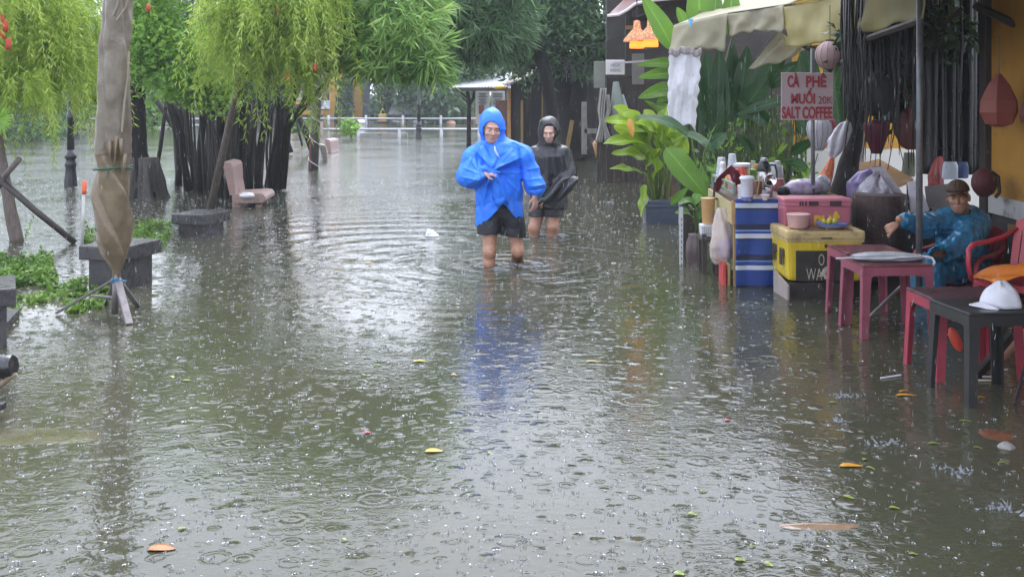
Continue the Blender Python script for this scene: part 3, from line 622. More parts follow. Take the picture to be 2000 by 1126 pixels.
# loose torn flaps at the waist
for (px, py, dx, dy) in ((212,275,10,36),(232,270,12,40),(226,265,-6,55),(240,300,4,48)):
    b.grid(lambda u, v: P(px+(u-.5)*16*(1-v*.8)+dx*v*.4, py+dy*v, Yp-.125-.03*math.sin(v*3)+.02*math.cos(u*5)), 6, 8)
b.build('lower_cover', TARPU, t, world=True, smooth=True)
b = MB()
for q in range(2): b.tube([P(220,327+q*3,Yp)+Vector((math.sin(a)*.128, -math.cos(a)*.128, .012*math.sin(a*1.0+q))) for a in np.linspace(0,6.2832,33)], .006, 6)
b.tube([P(205,328,Yp-.12), P(212,334,Yp-.14), P(209,346,Yp-.14)], .004, 5)
b.build('green_cord', mat('green cord', (.02,.09,.05), .6), t, world=True)
b = MB()
for (pts) in ([(236,-20),(228,14),(221,30)],[(252,-20),(246,14),(228,40)],[(252,100),(250,150),(243,200),(238,258)]):
    b.tube([P(x, y, Yp-.115) for x, y in pts], .007, 6)
b.build('wrapping_rope', mat('beige rope', (.28,.24,.18), .7), t, world=True)
b = MB(); b.tube([P(227,535,Yp), P(224,612,Yp)], .024, 12); b.build('pole', STEEL, t, world=True, smooth=True)
b = MB(); b.tube([P(226,543,Yp), P(226,551,Yp)], .031, 12); b.tube([P(218,546,Yp-.03), P(247,549,Yp-.04)], .006, 5); b.build('blue_tie', mat('blue plastic tie', (.03,.17,.30), .4), t, world=True)
for (x0,y0,x1,y1,Y1,w_) in ((222,546,122,604,8.0,.03),(229,545,250,624,7.7,.05),(233,548,272,600,8.35,.035),(222,552,205,600,8.5,.03)):
    a = P(x0,y0,Yp); c = P(x1,y1,Y1); c2 = c+(c-a)*.12; d = (c2-a).normalized(); b = MB()
    R = d.to_track_quat('X','Z').to_matrix(); b.box((a+c2)/2, ((c2-a).length, w_, w_*.55), R, bev=.004); b.build('foot', STEEL, t, world=True)
b = MB(); b.tube([P(178,577,7.93), P(222,581,7.92)], .011, 6); b.build('cross_bar', STEEL, t, world=True)

# ================================================================== dark stone benches, pink benches
STONE = mat('wet black stone', (.045,.042,.045), .28, .35, 9, bump=.003, bscale=60, wear=(.07,.066,.066), wscale=5, wthr=.55)
GB = 'dark stone benches along the flooded garden'
def stone_bench():
    t = root('stone_bench', '', 'bench', (0,0,0), GB)
    b = MB(); b.box((-.23,.31,.02), (.46,.62,.115), bev=.012); b.build('slab', STONE, t)
    b = MB(); b.box((-.23,.31,-.30), (.34,.48,.525)); b.build('plinth', STONE, t); return t
proto = stone_bench(); places = [((-3.08,8.9,.275),-16,'dark stone bench right behind the wrapped parasol'),((-3.32,12.15,.17),-16,'dark stone bench in the middle distance, alone in the water before the pink bench'),((-3.06,6.95,.30),24,'dark stone bench cut off by the left edge, beside the green weeds')]
for i, (p, a, l) in enumerate(places):
    o = proto if i == 0 else copy_tree(proto); o.location = p; o.rotation_euler.z = math.radians(a); o['label'] = l; o.scale = (.88,.88,1)
PINK = mat('wet pink terrazzo', (.36,.24,.215), .4, .18, 30, bump=.002, bscale=90, wear=(.25,.165,.15), wscale=4, wthr=.55)
def pink_bench():
    t = root('pink_bench', '', 'bench', (0,0,0), 'pink terrazzo benches')
    b = MB(); pr = [(-.02,.03),(.42,.05),(.50,.04),(.54,-.01),(.54,-.06),(.48,-.10),(.04,-.10),(-.02,-.05)]
    b.poly([(x, .45, z+.115) for x, z in pr], .98); o = b.build('seat', PINK, t)
    b = MB(); pr = [(-.07,.02),(-.11,.20),(-.17,.45),(-.20,.50),(-.17,.545),(-.05,.52),(-.02,.47),(-.005,.22),(.03,.02)]
    b.poly([(x, .45, z+.115) for x, z in pr], .90); b.build('backrest', PINK, t)
    b = MB(); pr = [(-.17,.47),(-.03,.46),(.01,.10),(-.04,.10)]
    b.poly([(x+.02, -.012, z+.115) for x, z in pr], .03); b.build('back_panel_edge', PINK, t)
    for y in (.12,.78):
        b = MB(); b.box((.03,y,-.18), (.14,.12,.56), bev=.02); b.build('leg', PINK, t)
        b = MB(); b.box((.40,y,-.26), (.10,.10,.48), bev=.02); b.build('leg', PINK, t)
    return t
pb = pink_bench(); pb.location = (-3.78,15.3,.05); pb.rotation_euler.z = math.radians(3); pb.scale = (.8,.8,.86); pb['label'] = 'nearest pink terrazzo bench with a white bag on its seat'
o = copy_tree(pb); o.location = (-4.60,28.6,-.22); o.rotation_euler.z = math.radians(-8); o['label'] = 'distant pink bench, only its backrest above the water, right of the wired post'
o = copy_tree(pb); o.location = (-4.15,25.2,-.20); o.rotation_euler.z = math.radians(11); o['label'] = 'distant mossy bench back seen edge on just beside the wired post'
GRY = mat('mossy grey terrazzo', (.16,.15,.125), .5, .3, 12)
for c in o.children:
    c.data = c.data.copy(); c.data.materials.clear(); c.data.materials.append(GRY)
b = MB(); b.ball(P(483,382,15.3), (.11,.09,.045), 16, 10, wob=lambda d: 1+.3*noise.noise(d*3)); tag(b.build('plastic_bag', mat('white plastic film', (.70,.70,.72), .25, .1, 20), loc=P(483,385,15.3), smooth=True), 'crumpled white plastic bag lying on the seat of the pink bench', 'bag')

# ================================================================== lamp posts, wired post, markers
def lamp_post():
    t = root('lamp_post', '', 'lamp post', (0,0,0), 'cast iron lamp posts'); b = MB()
    b.lathe([(.105,-.5),(.105,.05),(.10,.12),(.088,.20),(.082,.30),(.095,.34),(.10,.37),(.085,.40),(.075,.44),(.10,.47),(.105,.50),(.075,.53),(.062,.60)], (0,0,0), 24, wob=lambda a, z: 1+.07*math.cos(a*8)*(1 if z < .34 else 0)); b.build('base', IRON, t, smooth=True)
    b = MB(); b.lathe([(.060,.58),(.056,1.1),(.066,1.12),(.066,1.16),(.052,1.18),(.045,2.4),(.06,2.42),(.06,2.46),(.035,2.5),(.03,2.75)], (0,0,0), 16); b.build('shaft', IRON, t, smooth=True)
    b = MB(); b.lathe([(.05,2.74),(.13,2.78),(.17,3.12),(.21,3.15),(.10,3.28),(.03,3.36),(.02,3.45)], (0,0,0), 6); b.build('lantern', mat('lamp glass', (.5,.5,.48), .2), t)
    return t
lp = lamp_post(); lp.location = G(138,363); lp['label'] = 'nearest black cast iron lamp post left of the wrapped parasol'
o = copy_tree(lp); o.location = Vector(((150-CX)*38/F,38,-.1)); o['label'] = 'far lamp post seen just right of the nearest one, by the railing'
o = copy_tree(lp); o.location = Vector(((818-CX)*37/F,37,-.05)); o['label'] = 'thin lamp post at the near railing in the middle distance'
t = root('wired_post', 'dark round post bound with white wire and a red strip, right of the bamboo', 'post', G(613,330))
b = MB(); b.tube([P(611,350,22.4), P(616,240,22.4), P(622,150,22.4), P(624,110,22.4)], [.10,.095,.09,.085], 14); b.build('shaft', mat('wet dark post', (.075,.065,.055), .5, .35, 14, bump=.004), t, world=True, smooth=True)
b = MB()
b.tube([P(620-k*.23, 190+k*4.2, 22.4)+Vector((math.sin(k*.62)*.115, -math.cos(k*.62)*.115, 0)) for k in range(34)], .008, 5)
b.build('wire', mat('white wire', (.6,.6,.62), .5), t, world=True)
b = MB(); b.box(P(606.5,300,22.31), (.028,.02,.62), bev=.004); b.build('red_strip', mat('faded red strip', (.17,.05,.045), .6), t, world=True)
b = MB(); b.box(P(628,252,22.2), (.05,.02,.30)); b.build('paper_label', mat('faded pink paper', (.55,.42,.40), .6), t, world=True)
t = root('yellow_board', 'small yellow board with dark stripes hanging under the leaves above the wired post', 'sign', P(655,152,21.8))
b = MB(); b.box(P(655,135,21.8), (.26,.03,.33), bev=.005); b.build('panel', mat('yellow paint', (.62,.35,.02), .5, .15, 8), t, world=True)
b = MB()
for (x, y, w_, h) in ((655,126,20,3),(655,134,18,3),(655,142,20,3),(650,134,2.5,22),(660,134,2.5,22)): b.box(P(x,y,21.78), (w_*21.8/F,.006,h*21.8/F))
b.build('stripes', mat('dark stripe paint', (.04,.03,.03), .5), t, world=True)
b = MB(); b.tube([P(655,119,21.8), P(652,80,21.8), P(640,40,21)], .008, 5); b.build('hanger', IRON, t, world=True)
t = root('marker_stake', 'white stick with a bright orange cap standing left of the wrapped parasol', 'marker', G(160,484))
b = MB(); b.tube([P(160,500,11.4), P(164,356,11.4)], .0165, 8); b.build('stick', mat('white stick', (.50,.49,.47), .5), t, world=True, smooth=True)
b = MB(); b.tube([P(164,379,11.4), P(164.3,372,11.4), P(164.6,354,11.4), P(164.7,352,11.4)], [.022,.025,.022,.012], 10); b.build('orange_cap', mat('orange plastic cap', (.75,.14,.05), .4, .1), t, world=True, smooth=True)
# black capped tube poking in from the left
t = root('black_tube', 'shiny black capped tube end poking in over the water at the left edge', 'tube', P(-60,716,5.9))
b = MB(); pr = [(-.30,.052),(.0,.054),(.17,.056),(.175,.064),(.195,.066),(.20,.060),(.235,.058),(.245,.05),(.25,.02)]
c = P(-70,728,5.9); R = Matrix.Rotation(math.radians(-10),3,'Y')
for sgn in (1,):
    pts = [c+R @ Vector((x+.03,-.1*x,0)) for x, r in pr]; b.tube(pts, [r for x, r in pr], 18)
b.build('tube', mat('glossy black plastic', (.012,.012,.014), .16, .2, 20, coat=.5), t, world=True, ang=35)
b = MB(); b.tube([P(-30,760,5.9), P(-2,752,5.88), P(20,736,5.86), P(33,730,5.86)], [.02,.018,.014,.01], 8); b.build('bracket', mat('tan bracket', (.25,.19,.13), .5), t, world=True)
b = MB(); b.box(P(-8,792,5.5), (.09,.05,.035), bev=.01); tag(b.build('black_lump', IRON, loc=P(-8,800,5.5)), 'small black lump just showing at the left edge below the black tube', 'debris')
b = MB(); b.poly([G(-60,660)+Vector((0,0,.02)),G(-10,668)+Vector((0,0,.02)),G(38,619)+Vector((0,0,.03)),G(0,614)+Vector((0,0,.03))], .05); tag(b.build('sunken_plank', STONE, loc=G(-10,650)), 'dark plank edge lying in the water at the left edge below the stone bench', 'plank')

# ================================================================== weeds standing out of the water
WEED = leafmat('weed leaf', (.06,.14,.015), (.12,.24,.03), (.24,.36,.07), .35)
def weeds(name, label, area, n, hgt, leaf=(.03,.06), kind='stuff', cat='weeds', ratio=.6):
    L = Leaves(); (xa, ya, xb, yb) = area; pts = []
    k = 0
    while len(pts) < n:
        px = rng.uniform(xa, xb); py = rng.uniform(ya, yb); p = np.array(G(px, py))
        if noise.noise(Vector((p[0]*2.2, p[1]*1.1, 3))) < -.12 and rng.random() < .85: 
            k += 1
            if k < 5000: continue
        pts.append(p)
    B = np.array(pts); H = rng.uniform(hgt*.35, hgt, size=(n,1))
    for f in (.15,.4,.6,.8,1.0):
        for q in range(3):
            D = nrm(rng.normal(size=(n,3))*[1,1,.35]+[0,0,.25]); L.add(B+np.array([0,0,1.])*H*f+rng.normal(size=(n,3))*.01, D, rng.uniform(*leaf, size=n), rng.uniform(*leaf, size=n)*ratio, 0)
    S = nrm(rng.normal(size=(n,3))*.12+[0,0,1]); L.add(B-[0,0,.01], S, (H*1.05)[:,0], .006, 0, .0)
    tag(L.build(name, WEED), label, None if kind else cat, None, kind)
weeds('weed_bed', 'bright green weeds standing out of the water at the left edge', (-30,508,105,566), 210, .10)
weeds('weed_strip', 'sparse bright green weeds in the water between the two stone benches', (165,438,330,482), 150, .09)
weeds('duckweed_strip', 'thin floating weeds at the left of the flood', (20,540,210,612), 90, .025)
L = Leaves(); c = np.array(G(45,470))
for i in range(46):
    f = rng.random(); s = rng.choice([-1,1]); p = c+np.array([.02*s+ (f*.09*s), 0, f*.24]); L.add(p[None], np.array([[rng.normal()*.5,rng.normal()*.5,.7]]), np.array([.05]), np.array([.014]), 0)
tag(L.build('weed_sprout', FRESH, loc=tuple(c)), 'single tall light green sprout in the water near the leftmost trunk', 'plant')
L = Leaves(); clumps(L, [(684,250,36.5,12,11,.3)], 40, 9, (.10,.2), .55, 0, .06); tag(L.build('bank_bush', FRESH, loc=tuple(P(684,266,36.5))), 'small green bush growing through the near railing', 'bush')
L = Leaves(); clumps(L, [(572,248,37,26,10,.4)], 60, 9, (.10,.2), .55, 0, .08); tag(L.build('bank_bush', WEED, loc=tuple(P(572,268,37))), 'pale green scrub at the left end of the near railing', 'bush')

# ================================================================== railings, canal wall, far bank
RAIL = mat('galvanised rail', (.42,.43,.45), .4, .12, 6, metal=.2)
def railing(label, Y, rails, x0, x1, posts, zt, r):
    t = root('railing', label, 'railing', (x0, Y, 0))
    for z in rails: b = MB(); b.tube([(x0,Y,z),(x1,Y,z)], r, 8); b.build('rail', RAIL, t, world=True, smooth=True)
    for x in posts: b = MB(); b.tube([(x,Y,-.4),(x,Y,zt)], r*1.35, 8); b.build('post', RAIL, t, world=True, smooth=True)
railing('nearer metal railing along the flooded canal edge', 38, [.26], -7.4, 1.2, [(p-CX)*38/F for p in (620,700,780,862,936,1015)], .30, .04)
railing('farther metal railing on the other bank of the canal', 52, [.26], -10.6, .6, [(p-CX)*52/F for p in (570,642,715,787,861,935,1008)], .42, .045)
railing('metal railing with two bars at the far left bank behind the parasol', 46, [.40,.14], -19.5, -11.4, [(p-CX)*46/F for p in (95,150,200,250,320,400)], .45, .045)
b = MB(); b.box((-4.85,38.3,-.1), (2.6,.18,.44)); tag(b.build('canal_wall', mat('stained pale concrete', (.34,.33,.31), .7, .2, 2, wear=(.10,.09,.07), wscale=2.4, wthr=.52), loc=(-4.85,38.3,-.3)), 'low stained concrete wall behind the nearer railing', 'wall')
b = MB(); b.grid(lambda u, v: (-60+85*u, 62.5+7*v, .12+1.1*v+.12*noise.noise(Vector((u*60,v*3,0)))), 90, 6, th=.3); tag(b.build('far_bank', mat('muddy far bank', (.07,.065,.045), .8, .35, 3), smooth=True), kind='structure')
L = Leaves(); clumps(L, [(x,215+8*math.sin(x*.05),63.5,60,16,.6) for x in range(560,1010,45)], 700, 9, (.18,.36), .5, 0, .22); tag(L.build('hedge', FAR, loc=(-6,63.5,.3)), 'long hazy hedge along the far bank behind the crates', 'hedge')
L = Leaves(); clumps(L, [(x,218+8*math.sin(x*.05),63.5,60,14,.6) for x in range(-40,500,60)], 600, 9, (.18,.36), .5, 0, .22); tag(L.build('hedge', FAR, loc=(-24,63.5,.3)), 'hazy hedge along the far bank at the left behind the trunks', 'hedge')
# far yellow house
YW = mat('ochre wall paint', (.60,.33,.06), .7, .12, 1.5, wear=(.40,.22,.06), wscale=1.2, wthr=.6)
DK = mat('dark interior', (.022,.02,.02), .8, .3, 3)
t = root('yellow_house', 'far ochre house with columns, balcony wall and dark openings across the canal', 'house', (-11,60,0)); Yh = 60
def hb(x0, y0, x1, y1, Y, d, name, m, tt=t):
    a = P(x0,y0,Y); c = P(x1,y1,Y); b = MB(); b.box(((a.x+c.x)/2, Y+d/2, (a.z+c.z)/2), (abs(c.x-a.x), d, abs(a.z-c.z)), bev=.01); return b.build(name, m, tt, world=True)
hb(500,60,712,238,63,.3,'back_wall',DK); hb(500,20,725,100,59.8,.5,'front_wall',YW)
hb(643,90,659,238,59.6,.42,'column',YW); hb(688,90,706,238,59.6,.46,'column',YW); hb(560,90,572,238,59.6,.42,'column',YW)
hb(573,197,642,204,59.7,.3,'balcony_wall',YW); hb(573,216,642,224,59.7,.3,'balcony_wall',YW)
hb(630,222,662,238,59.3,.25,'pedestal',mat('worn pink plaster',(.38,.22,.15),.7))
b = MB()
for i in range(9):
    x = 576+i*7.2; a = P(x,205,59.8); c = P(x+7,215,59.8); b.tube([a,c], .03, 5); b.tube([P(x+7,205,59.8), P(x,215,59.8)], .03, 5)
b.build('lattice', mat('green lattice', (.08,.16,.10), .5), t, world=True)
hb(627,196,644,213,59.1,.04,'notice_board',mat('pale blue board',(.62,.66,.72),.5)); hb(575,172,590,196,59.9,.05,'shutter',mat('pale shutter',(.55,.56,.58),.6)); hb(600,170,640,196,60.1,.05,'shutter',mat('brown shutter',(.14,.08,.06),.6))
hb(707,150,722,238,61,.3,'side_passage',mat('blue grey gap shade',(.16,.19,.23),.7))  # solid strip in place of the gap, its dimness put into the colour
b = MB(); b.poly([(-14,58.9,4.4),(-7,58.9,4.4),(-7,63,6.6),(-14,63,6.6)], .15); b.build('roof', mat('brown roof tile', (.12,.07,.05), .7, .3, 6), t, world=True)
t = root('yellow_gatehouse', 'far left yellow gate wall with teal door seen under the leaves', 'house', (-23.5,60,0))
hb(110,205,128,238,60,.3,'wall_pier',YW,t); hb(180,196,200,238,60,.3,'wall_pier',YW,t); hb(129,200,179,238,60.3,.2,'wall',mat('pale grey wall',(.4,.42,.44),.7),t)
hb(136,208,147,238,60.1,.15,'door',mat('teal door',(.06,.32,.36),.5),t); hb(148,203,160,216,60.1,.15,'window',mat('white shutter',(.6,.62,.64),.5),t)
b = MB(); b.poly([P(100,196,59.6),P(205,190,59.6),P(205,176,62),P(100,182,62)], .12); b.build('roof', mat('brown roof tile', (.12,.07,.05), .7, .3, 6), t, world=True)
t = root('grey_shed', 'low grey roofed shed under the hazy trees across the canal', 'shed', (-5,56,0))
b = MB(); b.poly([P(758,224,54.5),P(818,224,54.5),P(812,200,57),P(768,200,57)], .08); b.build('roof', mat('grey sheet roof',(.20,.20,.20),.6), t, world=True)
for x in (764,790,812): hb(x-1.5,222,x+1.5,240,54.8,.1,'leg',mat('grey post',(.22,.22,.22),.6),t)
hb(762,228,816,231,55,.3,'counter',mat('grey counter',(.3,.29,.28),.6),t)
def junk(name, label, cat, x0, y0, x1, y1, Y, m): 
    a = P(x0,y0,Y); c = P(x1,y1,Y); b = MB(); b.box(((a.x+c.x)/2, Y, (a.z+c.z)/2), (c.x-a.x, .4, a.z-c.z), bev=.05); tag(b.build(name, m, loc=((a.x+c.x)/2, Y, c.z)), label, cat)
CR = mat('faded yellow crate', (.50,.30,.08), .6)
junk('crate','pale yellow crate left of the grey shed across the canal','crate',740,222,756,238,54,CR); junk('crate','small orange crate below the grey shed across the canal','crate',783,230,793,241,54,CR)
junk('white_box','white box floating near the far thin lamp post','box',808,235,824,241,53.5,mat('white foam',(.65,.66,.68),.5))
b = MB(); b.poly([P(697,234,53.5),P(706,232,53.5),P(718,240,53),P(704,241,53)], .08); tag(b.build('white_board', mat('white foam',(.65,.66,.68),.5), loc=P(708,241,53)), 'tilted white board drifting by the far railing', 'board')
b = MB(); b.ball(P(880,241,53), (.24,.2,.16), 12, 8); tag(b.build('float', mat('pale orange float',(.65,.40,.28),.4), loc=P(880,243,53), smooth=True), 'pale orange round float on the water left of the notice boards', 'float')
hbt = root('ochre_shack', 'small ochre and brick shack left of the notice boards across the canal', 'shack', (-3,56,0))
hb(866,205,882,238,56,1.5,'ochre_wall',YW,hbt); hb(884,206,925,238,56.2,1.5,'brick_wall',mat('brown brick',(.26,.12,.08),.7,.25,5),hbt)
# ================================================================== plank shack, notice boards, dark house
PLANK = mat('weathered dark planks', (.032,.023,.017), .6, .5, 5, bump=.01, bscale=20, stretch=(6,6,.5), wear=(.12,.085,.05), wscale=2.5, wthr=.55)
WOODY = mat('yellowed timber', (.34,.22,.08), .6, .3, 6, stretch=(4,4,.5))
TIN = mat('rusty corrugated sheet', (.16,.12,.10), .5, .3, 3, wear=(.28,.25,.23), wscale=2, wthr=.5)
WHT = mat('white corrugated sheet', (.62,.63,.66), .4, .08, 2)
t = root('plank_shack', 'weathered brown plank shack with rusty and white sheet roof beyond the walkers', 'shack', (1.5,28,0))
def planks(name, px0, px1, pyt, pyb, Y, m, tt, skew=0.0):
    b = MB(); a = P(px0,pyt,Y); c = P(px1,pyb,Y); n = max(3, int((c.x-a.x)/.16)); w_ = (c.x-a.x)/n
    for i in range(n):
        h = rng.uniform(-.03,.03); b.box((a.x+(i+.5)*w_, Y+rng.uniform(-.012,.012), (a.z+c.z)/2+h/2), (w_*rng.uniform(.88,.98), .03, a.z-c.z+h))
    return b.build(name, m, tt, world=True)
planks('front_wall', 997, 1060, 165, 312, 28, PLANK, t); planks('side_wall', 1060, 1185, 120, 318, 26.9, PLANK, t)
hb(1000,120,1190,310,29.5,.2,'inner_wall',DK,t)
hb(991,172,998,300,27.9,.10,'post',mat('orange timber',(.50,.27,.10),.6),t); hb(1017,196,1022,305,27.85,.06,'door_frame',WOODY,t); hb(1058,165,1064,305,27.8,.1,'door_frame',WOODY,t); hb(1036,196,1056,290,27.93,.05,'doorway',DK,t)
hb(968,196,992,306,29,.06,'side_panel',mat('red brown boards',(.17,.08,.055),.7,.2,6),t)
def corr(name, m, q, n, tt, amp=.03, per=.12):
    a,b_,c,d = [Vector(x) for x in q]; L_ = (b_-a).length; k = int(L_/per*4); mb = MB()
    mb.grid(lambda u, v: (a.lerp(b_,u)).lerp(d.lerp(c,u), v)+Vector((0,0,amp*math.sin(u*L_/per*2*PI))), max(8,k), 4, th=.012); return mb.build(name, m, tt, smooth=True, world=True)
corr('white_roof', WHT, (P(876,172,30), P(1000,168,28.2), P(1010,142,31), P(950,146,33)), 8, t)
corr('rusty_roof', TIN, (P(985,166,27.6), P(1072,140,26.6), P(1080,122,29), P(1005,140,30.5)), 8, t)
corr('upper_roof', TIN, (P(1050,150,26.4), P(1200,118,24.5), P(1200,96,28), P(1060,118,29)), 8, t)
hb(884,171,996,178,28.1,.06,'eave_board',mat('dark eave board',(.05,.04,.035),.6),t)
b = MB(); b.lathe([(.13,0),(.16,.05),(.02,.09)], P(977,174,27.6), 14); b.build('yellow_lamp', mat('yellow lamp shade',(.65,.42,.03),.5), t, world=True, smooth=True)
INK = mat('grey print', (.16,.16,.17), .6)
t = root('notice_board', 'pair of tall white printed notice panels with small red pictures by the canal', 'notice board', P(958,246,32.5))
PAN = mat('white notice panel', (.66,.66,.62), .5, .06, 3)
for (x0,x1) in ((929,956),(959,986)):
    hb(x0,178,x1,243,32.5,.06,'panel',PAN,t)
b = MB()
for (x0,x1) in ((931,954),(961,984)):
    y = 183
    for i in range(7):
        w_ = (x1-x0)*rng.uniform(.45,.9); a = P((x0+x1)/2,y,32.48); b.box(a, (w_*32.5/F, .008, .022)); y += 3.2 if i != 2 else 4.5
b.build('printed_lines', INK, t, world=True)
for (x,y,w_,h) in ((940,214,10,17),(972,212,9,12)): hb(x-w_/2,y-h/2,x+w_/2,y+h/2,32.46,.02,'picture',mat('dull red picture',(.30,.10,.08),.6),t)
# gathered light cloth hanging on the wall, street light, leaning plank
b = MB(); b.box(P(1111,272,24.8), (.09,.05,.85), Matrix.Rotation(math.radians(10),3,'Y'), bev=.005); tag(b.build('leaning_plank', WOODY, loc=P(1111,308,24.8)), 'narrow yellowed plank leaning on the big dark trunk', 'plank')
t = root('street_light', 'pale cone shaded street light on a short post above the plank shack', 'street light', P(1062,150,23.8)); b = MB(); b.lathe([(.14,0),(.15,.02),(.05,.13),(.02,.16)], P(1060,110,23.8), 14); b.build('lamp_shade', mat('pale lamp shade',(.55,.54,.5),.5), t, world=True, smooth=True)
b = MB(); b.tube([P(1060,110,23.8),P(1062,118,23.8),P(1060,150,23.85)], .02, 6); b.build('arm', IRON, t, world=True)

t = root('dark_house', 'dark open fronted house with red brown roof edge behind the planter', 'house', (3,21,0))
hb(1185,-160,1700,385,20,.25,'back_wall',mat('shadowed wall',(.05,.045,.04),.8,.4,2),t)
planks('side_boards', 1165, 1262, 150, 385, 19.6, PLANK, t)
hb(1160,120,1182,172,19.3,.06,'grey_panel',mat('grey green panel',(.22,.23,.20),.6,.15,4),t); hb(1235,105,1258,165,19.2,.06,'grey_panel',mat('grey board',(.19,.18,.17),.6,.15,4),t)
MAR = mat('red brown roof sheet', (.10,.025,.02), .45, .25, 4)
b = MB(); ed = [(1186,31),(1208,29),(1224,20),(1240,8),(1262,2),(1330,-4)]
b.grid(lambda u, v: (lambda k, f: P(ed[k][0]+(ed[k+1][0]-ed[k][0])*f, ed[k][1]+(ed[k+1][1]-ed[k][1])*f, 16.5).lerp(P(1240+(u*150), -40+u*10+18, 20.5), v))(min(4,int(u*5)), u*5-min(4,int(u*5))), 20, 8, th=.04); b.build('roof', MAR, t, world=True, smooth=True)
b = MB(); b.tube([P(x,y,16.45) for x,y in ed], .025, 6); b.build('roof_edge', WHT, t, world=True)
hb(1228,34,1330,42,17.6,.08,'beam',mat('dark beam',(.035,.025,.02),.6),t); hb(1222,22,1234,150,18.5,.12,'post',mat('dark beam',(.035,.025,.02),.6),t)
hb(1222,50,1252,58,17.4,.03,'yellow_slat',WOODY,t)
b = MB(); b.box(P(1235,121,17.0), (.60,.02,.03), Matrix.Rotation(math.radians(-4),3,'Y')); b.build('sign_arm', RAIL, t, world=True)
t = root('shop_sign', 'small white hanging sign with thin grey lettering on the dark house', 'sign', P(1201,146,17.1))
hb(1183,117,1220,146,17.1,.02,'panel',mat('white sign board',(.66,.66,.68),.4,.04,3),t)
GL = mat('thin grey lettering', (.30,.30,.32), .5)
for s, y, w_ in (('HOI',127,17),('VANG',137,21)): text_mesh(s, .08, 'lettering', GL, t, P(1201.5,y,17.09)-wloc(t), w_*17.1/F, 6.5*17.1/F)
CURT = mat('greyish white curtain', (.40,.385,.36), .7, .15, 6)
b = MB()
for (pts) in ([(1178,172,13),(1174,215,14),(1176,240,8),(1170,278,14)],[(1186,185,7),(1190,215,7),(1180,242,6),(1188,275,14)]):
    n = len(pts); 
    def fn(u, v, pts=pts):
        k = min(len(pts)-2, int(v*(len(pts)-1))); f = v*(len(pts)-1)-k; x = pts[k][0]+(pts[k+1][0]-pts[k][0])*f; y = pts[k][1]+(pts[k+1][1]-pts[k][1])*f; w_ = pts[k][2]+(pts[k+1][2]-pts[k][2])*f
        return P(x+(u-.5)*w_, y, 19.2)+Vector((0, .05*math.sin(u*19+v*2), 0))
    b.grid(fn, 16, 16, th=.006)
tag(b.build('curtain', CURT, loc=P(1178,278,19.2), smooth=True), 'greyish white curtain gathered and tied beside the dark house', 'curtain')
b = MB(); b.tube([P(1203,160,19.3),P(1206,215,19.25),P(1205,262,19.3)], [.05,.13,.09], 10); tag(b.build('cloth_bundle', mat('grey green cloth',(.20,.24,.21),.7,.2,9,stretch=(8,8,1)), loc=P(1205,262,19.3), smooth=True), 'grey green cloth hanging in a bundle under the small white sign', 'cloth')
b = MB(); b.tube([P(1216,185,19.3),P(1222,215,19.25),P(1226,222,19.3)], [.02,.05,.02], 8); tag(b.build('cloth_strip', mat('pale blue grey cloth',(.34,.40,.43),.6), loc=P(1222,220,19.3), smooth=True), 'narrow pale blue grey cloth strip right of the cloth bundle', 'cloth')
b = MB(); b.box(P(1165,256,21.5), (.46,.05,.09)); b.box(P(1141,250,21.5), (.10,.05,1.0)); tag(b.build('fence_board', mat('pale grey timber',(.30,.29,.27),.6,.2,8), loc=P(1150,300,21.5)), 'pale grey rail and upright board right of the big dark trunk', 'fence')
b = MB(); b.lathe([(.17,0),(.20,.1),(.21,.25),(.17,.30)], P(1181,307,20.4), 12, wob=lambda a, z: 1+.12*math.sin(3*a+z*15)); tag(b.build('clay_pot', mat('ochre clay',(.42,.24,.09),.6,.3,9,wear=(.05,.04,.03),wscale=7,wthr=.58), loc=P(1181,307,20.4), smooth=True), 'cracked ochre clay pot standing below the gathered curtain', 'pot')
# glowing lanterns
WICK = mat('glowing wicker shade',(.30,.15,.08),.6,.3,30); nt = WICK.node_tree; tc = nd(nt,'ShaderNodeTexCoord'); v_ = nd(nt,'ShaderNodeTexVoronoi',Vector=tc.outputs['Object'],Scale=46.0); r_ = nt.nodes.new('ShaderNodeValToRGB'); r_.color_ramp.elements[0].position = .10; r_.color_ramp.elements[0].color = (1,.42,.10,1); r_.color_ramp.elements[1].position = .36; r_.color_ramp.elements[1].color = (.07,.02,.005,1)
nt.links.new(v_.outputs['Distance'], r_.inputs[0]); nt.links.new(r_.outputs[0], nt.nodes['Principled BSDF'].inputs['Emission Color']); nt.nodes['Principled BSDF'].inputs['Emission Strength'].default_value = 1.0
def lantern_light(px, py, Y, label):
    t = root('wicker_lamp', label, 'lamp', P(px,py-30,Y), 'glowing wicker lamps under the dark roof')
    b = MB(); b.lathe([(.20,-.02),(.185,.02),(.10,.12),(.055,.17),(.045,.28),(.01,.29)], P(px,py,Y), 22, cap=False); b.build('lamp_shade', WICK, t, world=True, smooth=True)
    b = MB(); b.lathe([(.105,-.115),(.108,-.07),(.10,-.02),(.09,.0)], P(px,py,Y), 18); b.build('glowing_band', mat('glowing band',(.8,.3,.05),.5,emit=(1,.25,.03),estr=.75), t, world=True, smooth=True)
    b = MB(); b.tube([P(px,py,Y)+Vector((0,0,.30)), P(px,py,Y)+Vector((0,0,.62))], .008, 5); b.build('cord', IRON, t, world=True)
lantern_light(1244,79,16.2,'left one of two glowing orange wicker lamps under the dark roof'); lantern_light(1271,76,15.9,'right one of two glowing orange wicker lamps, nearest the banana leaf')

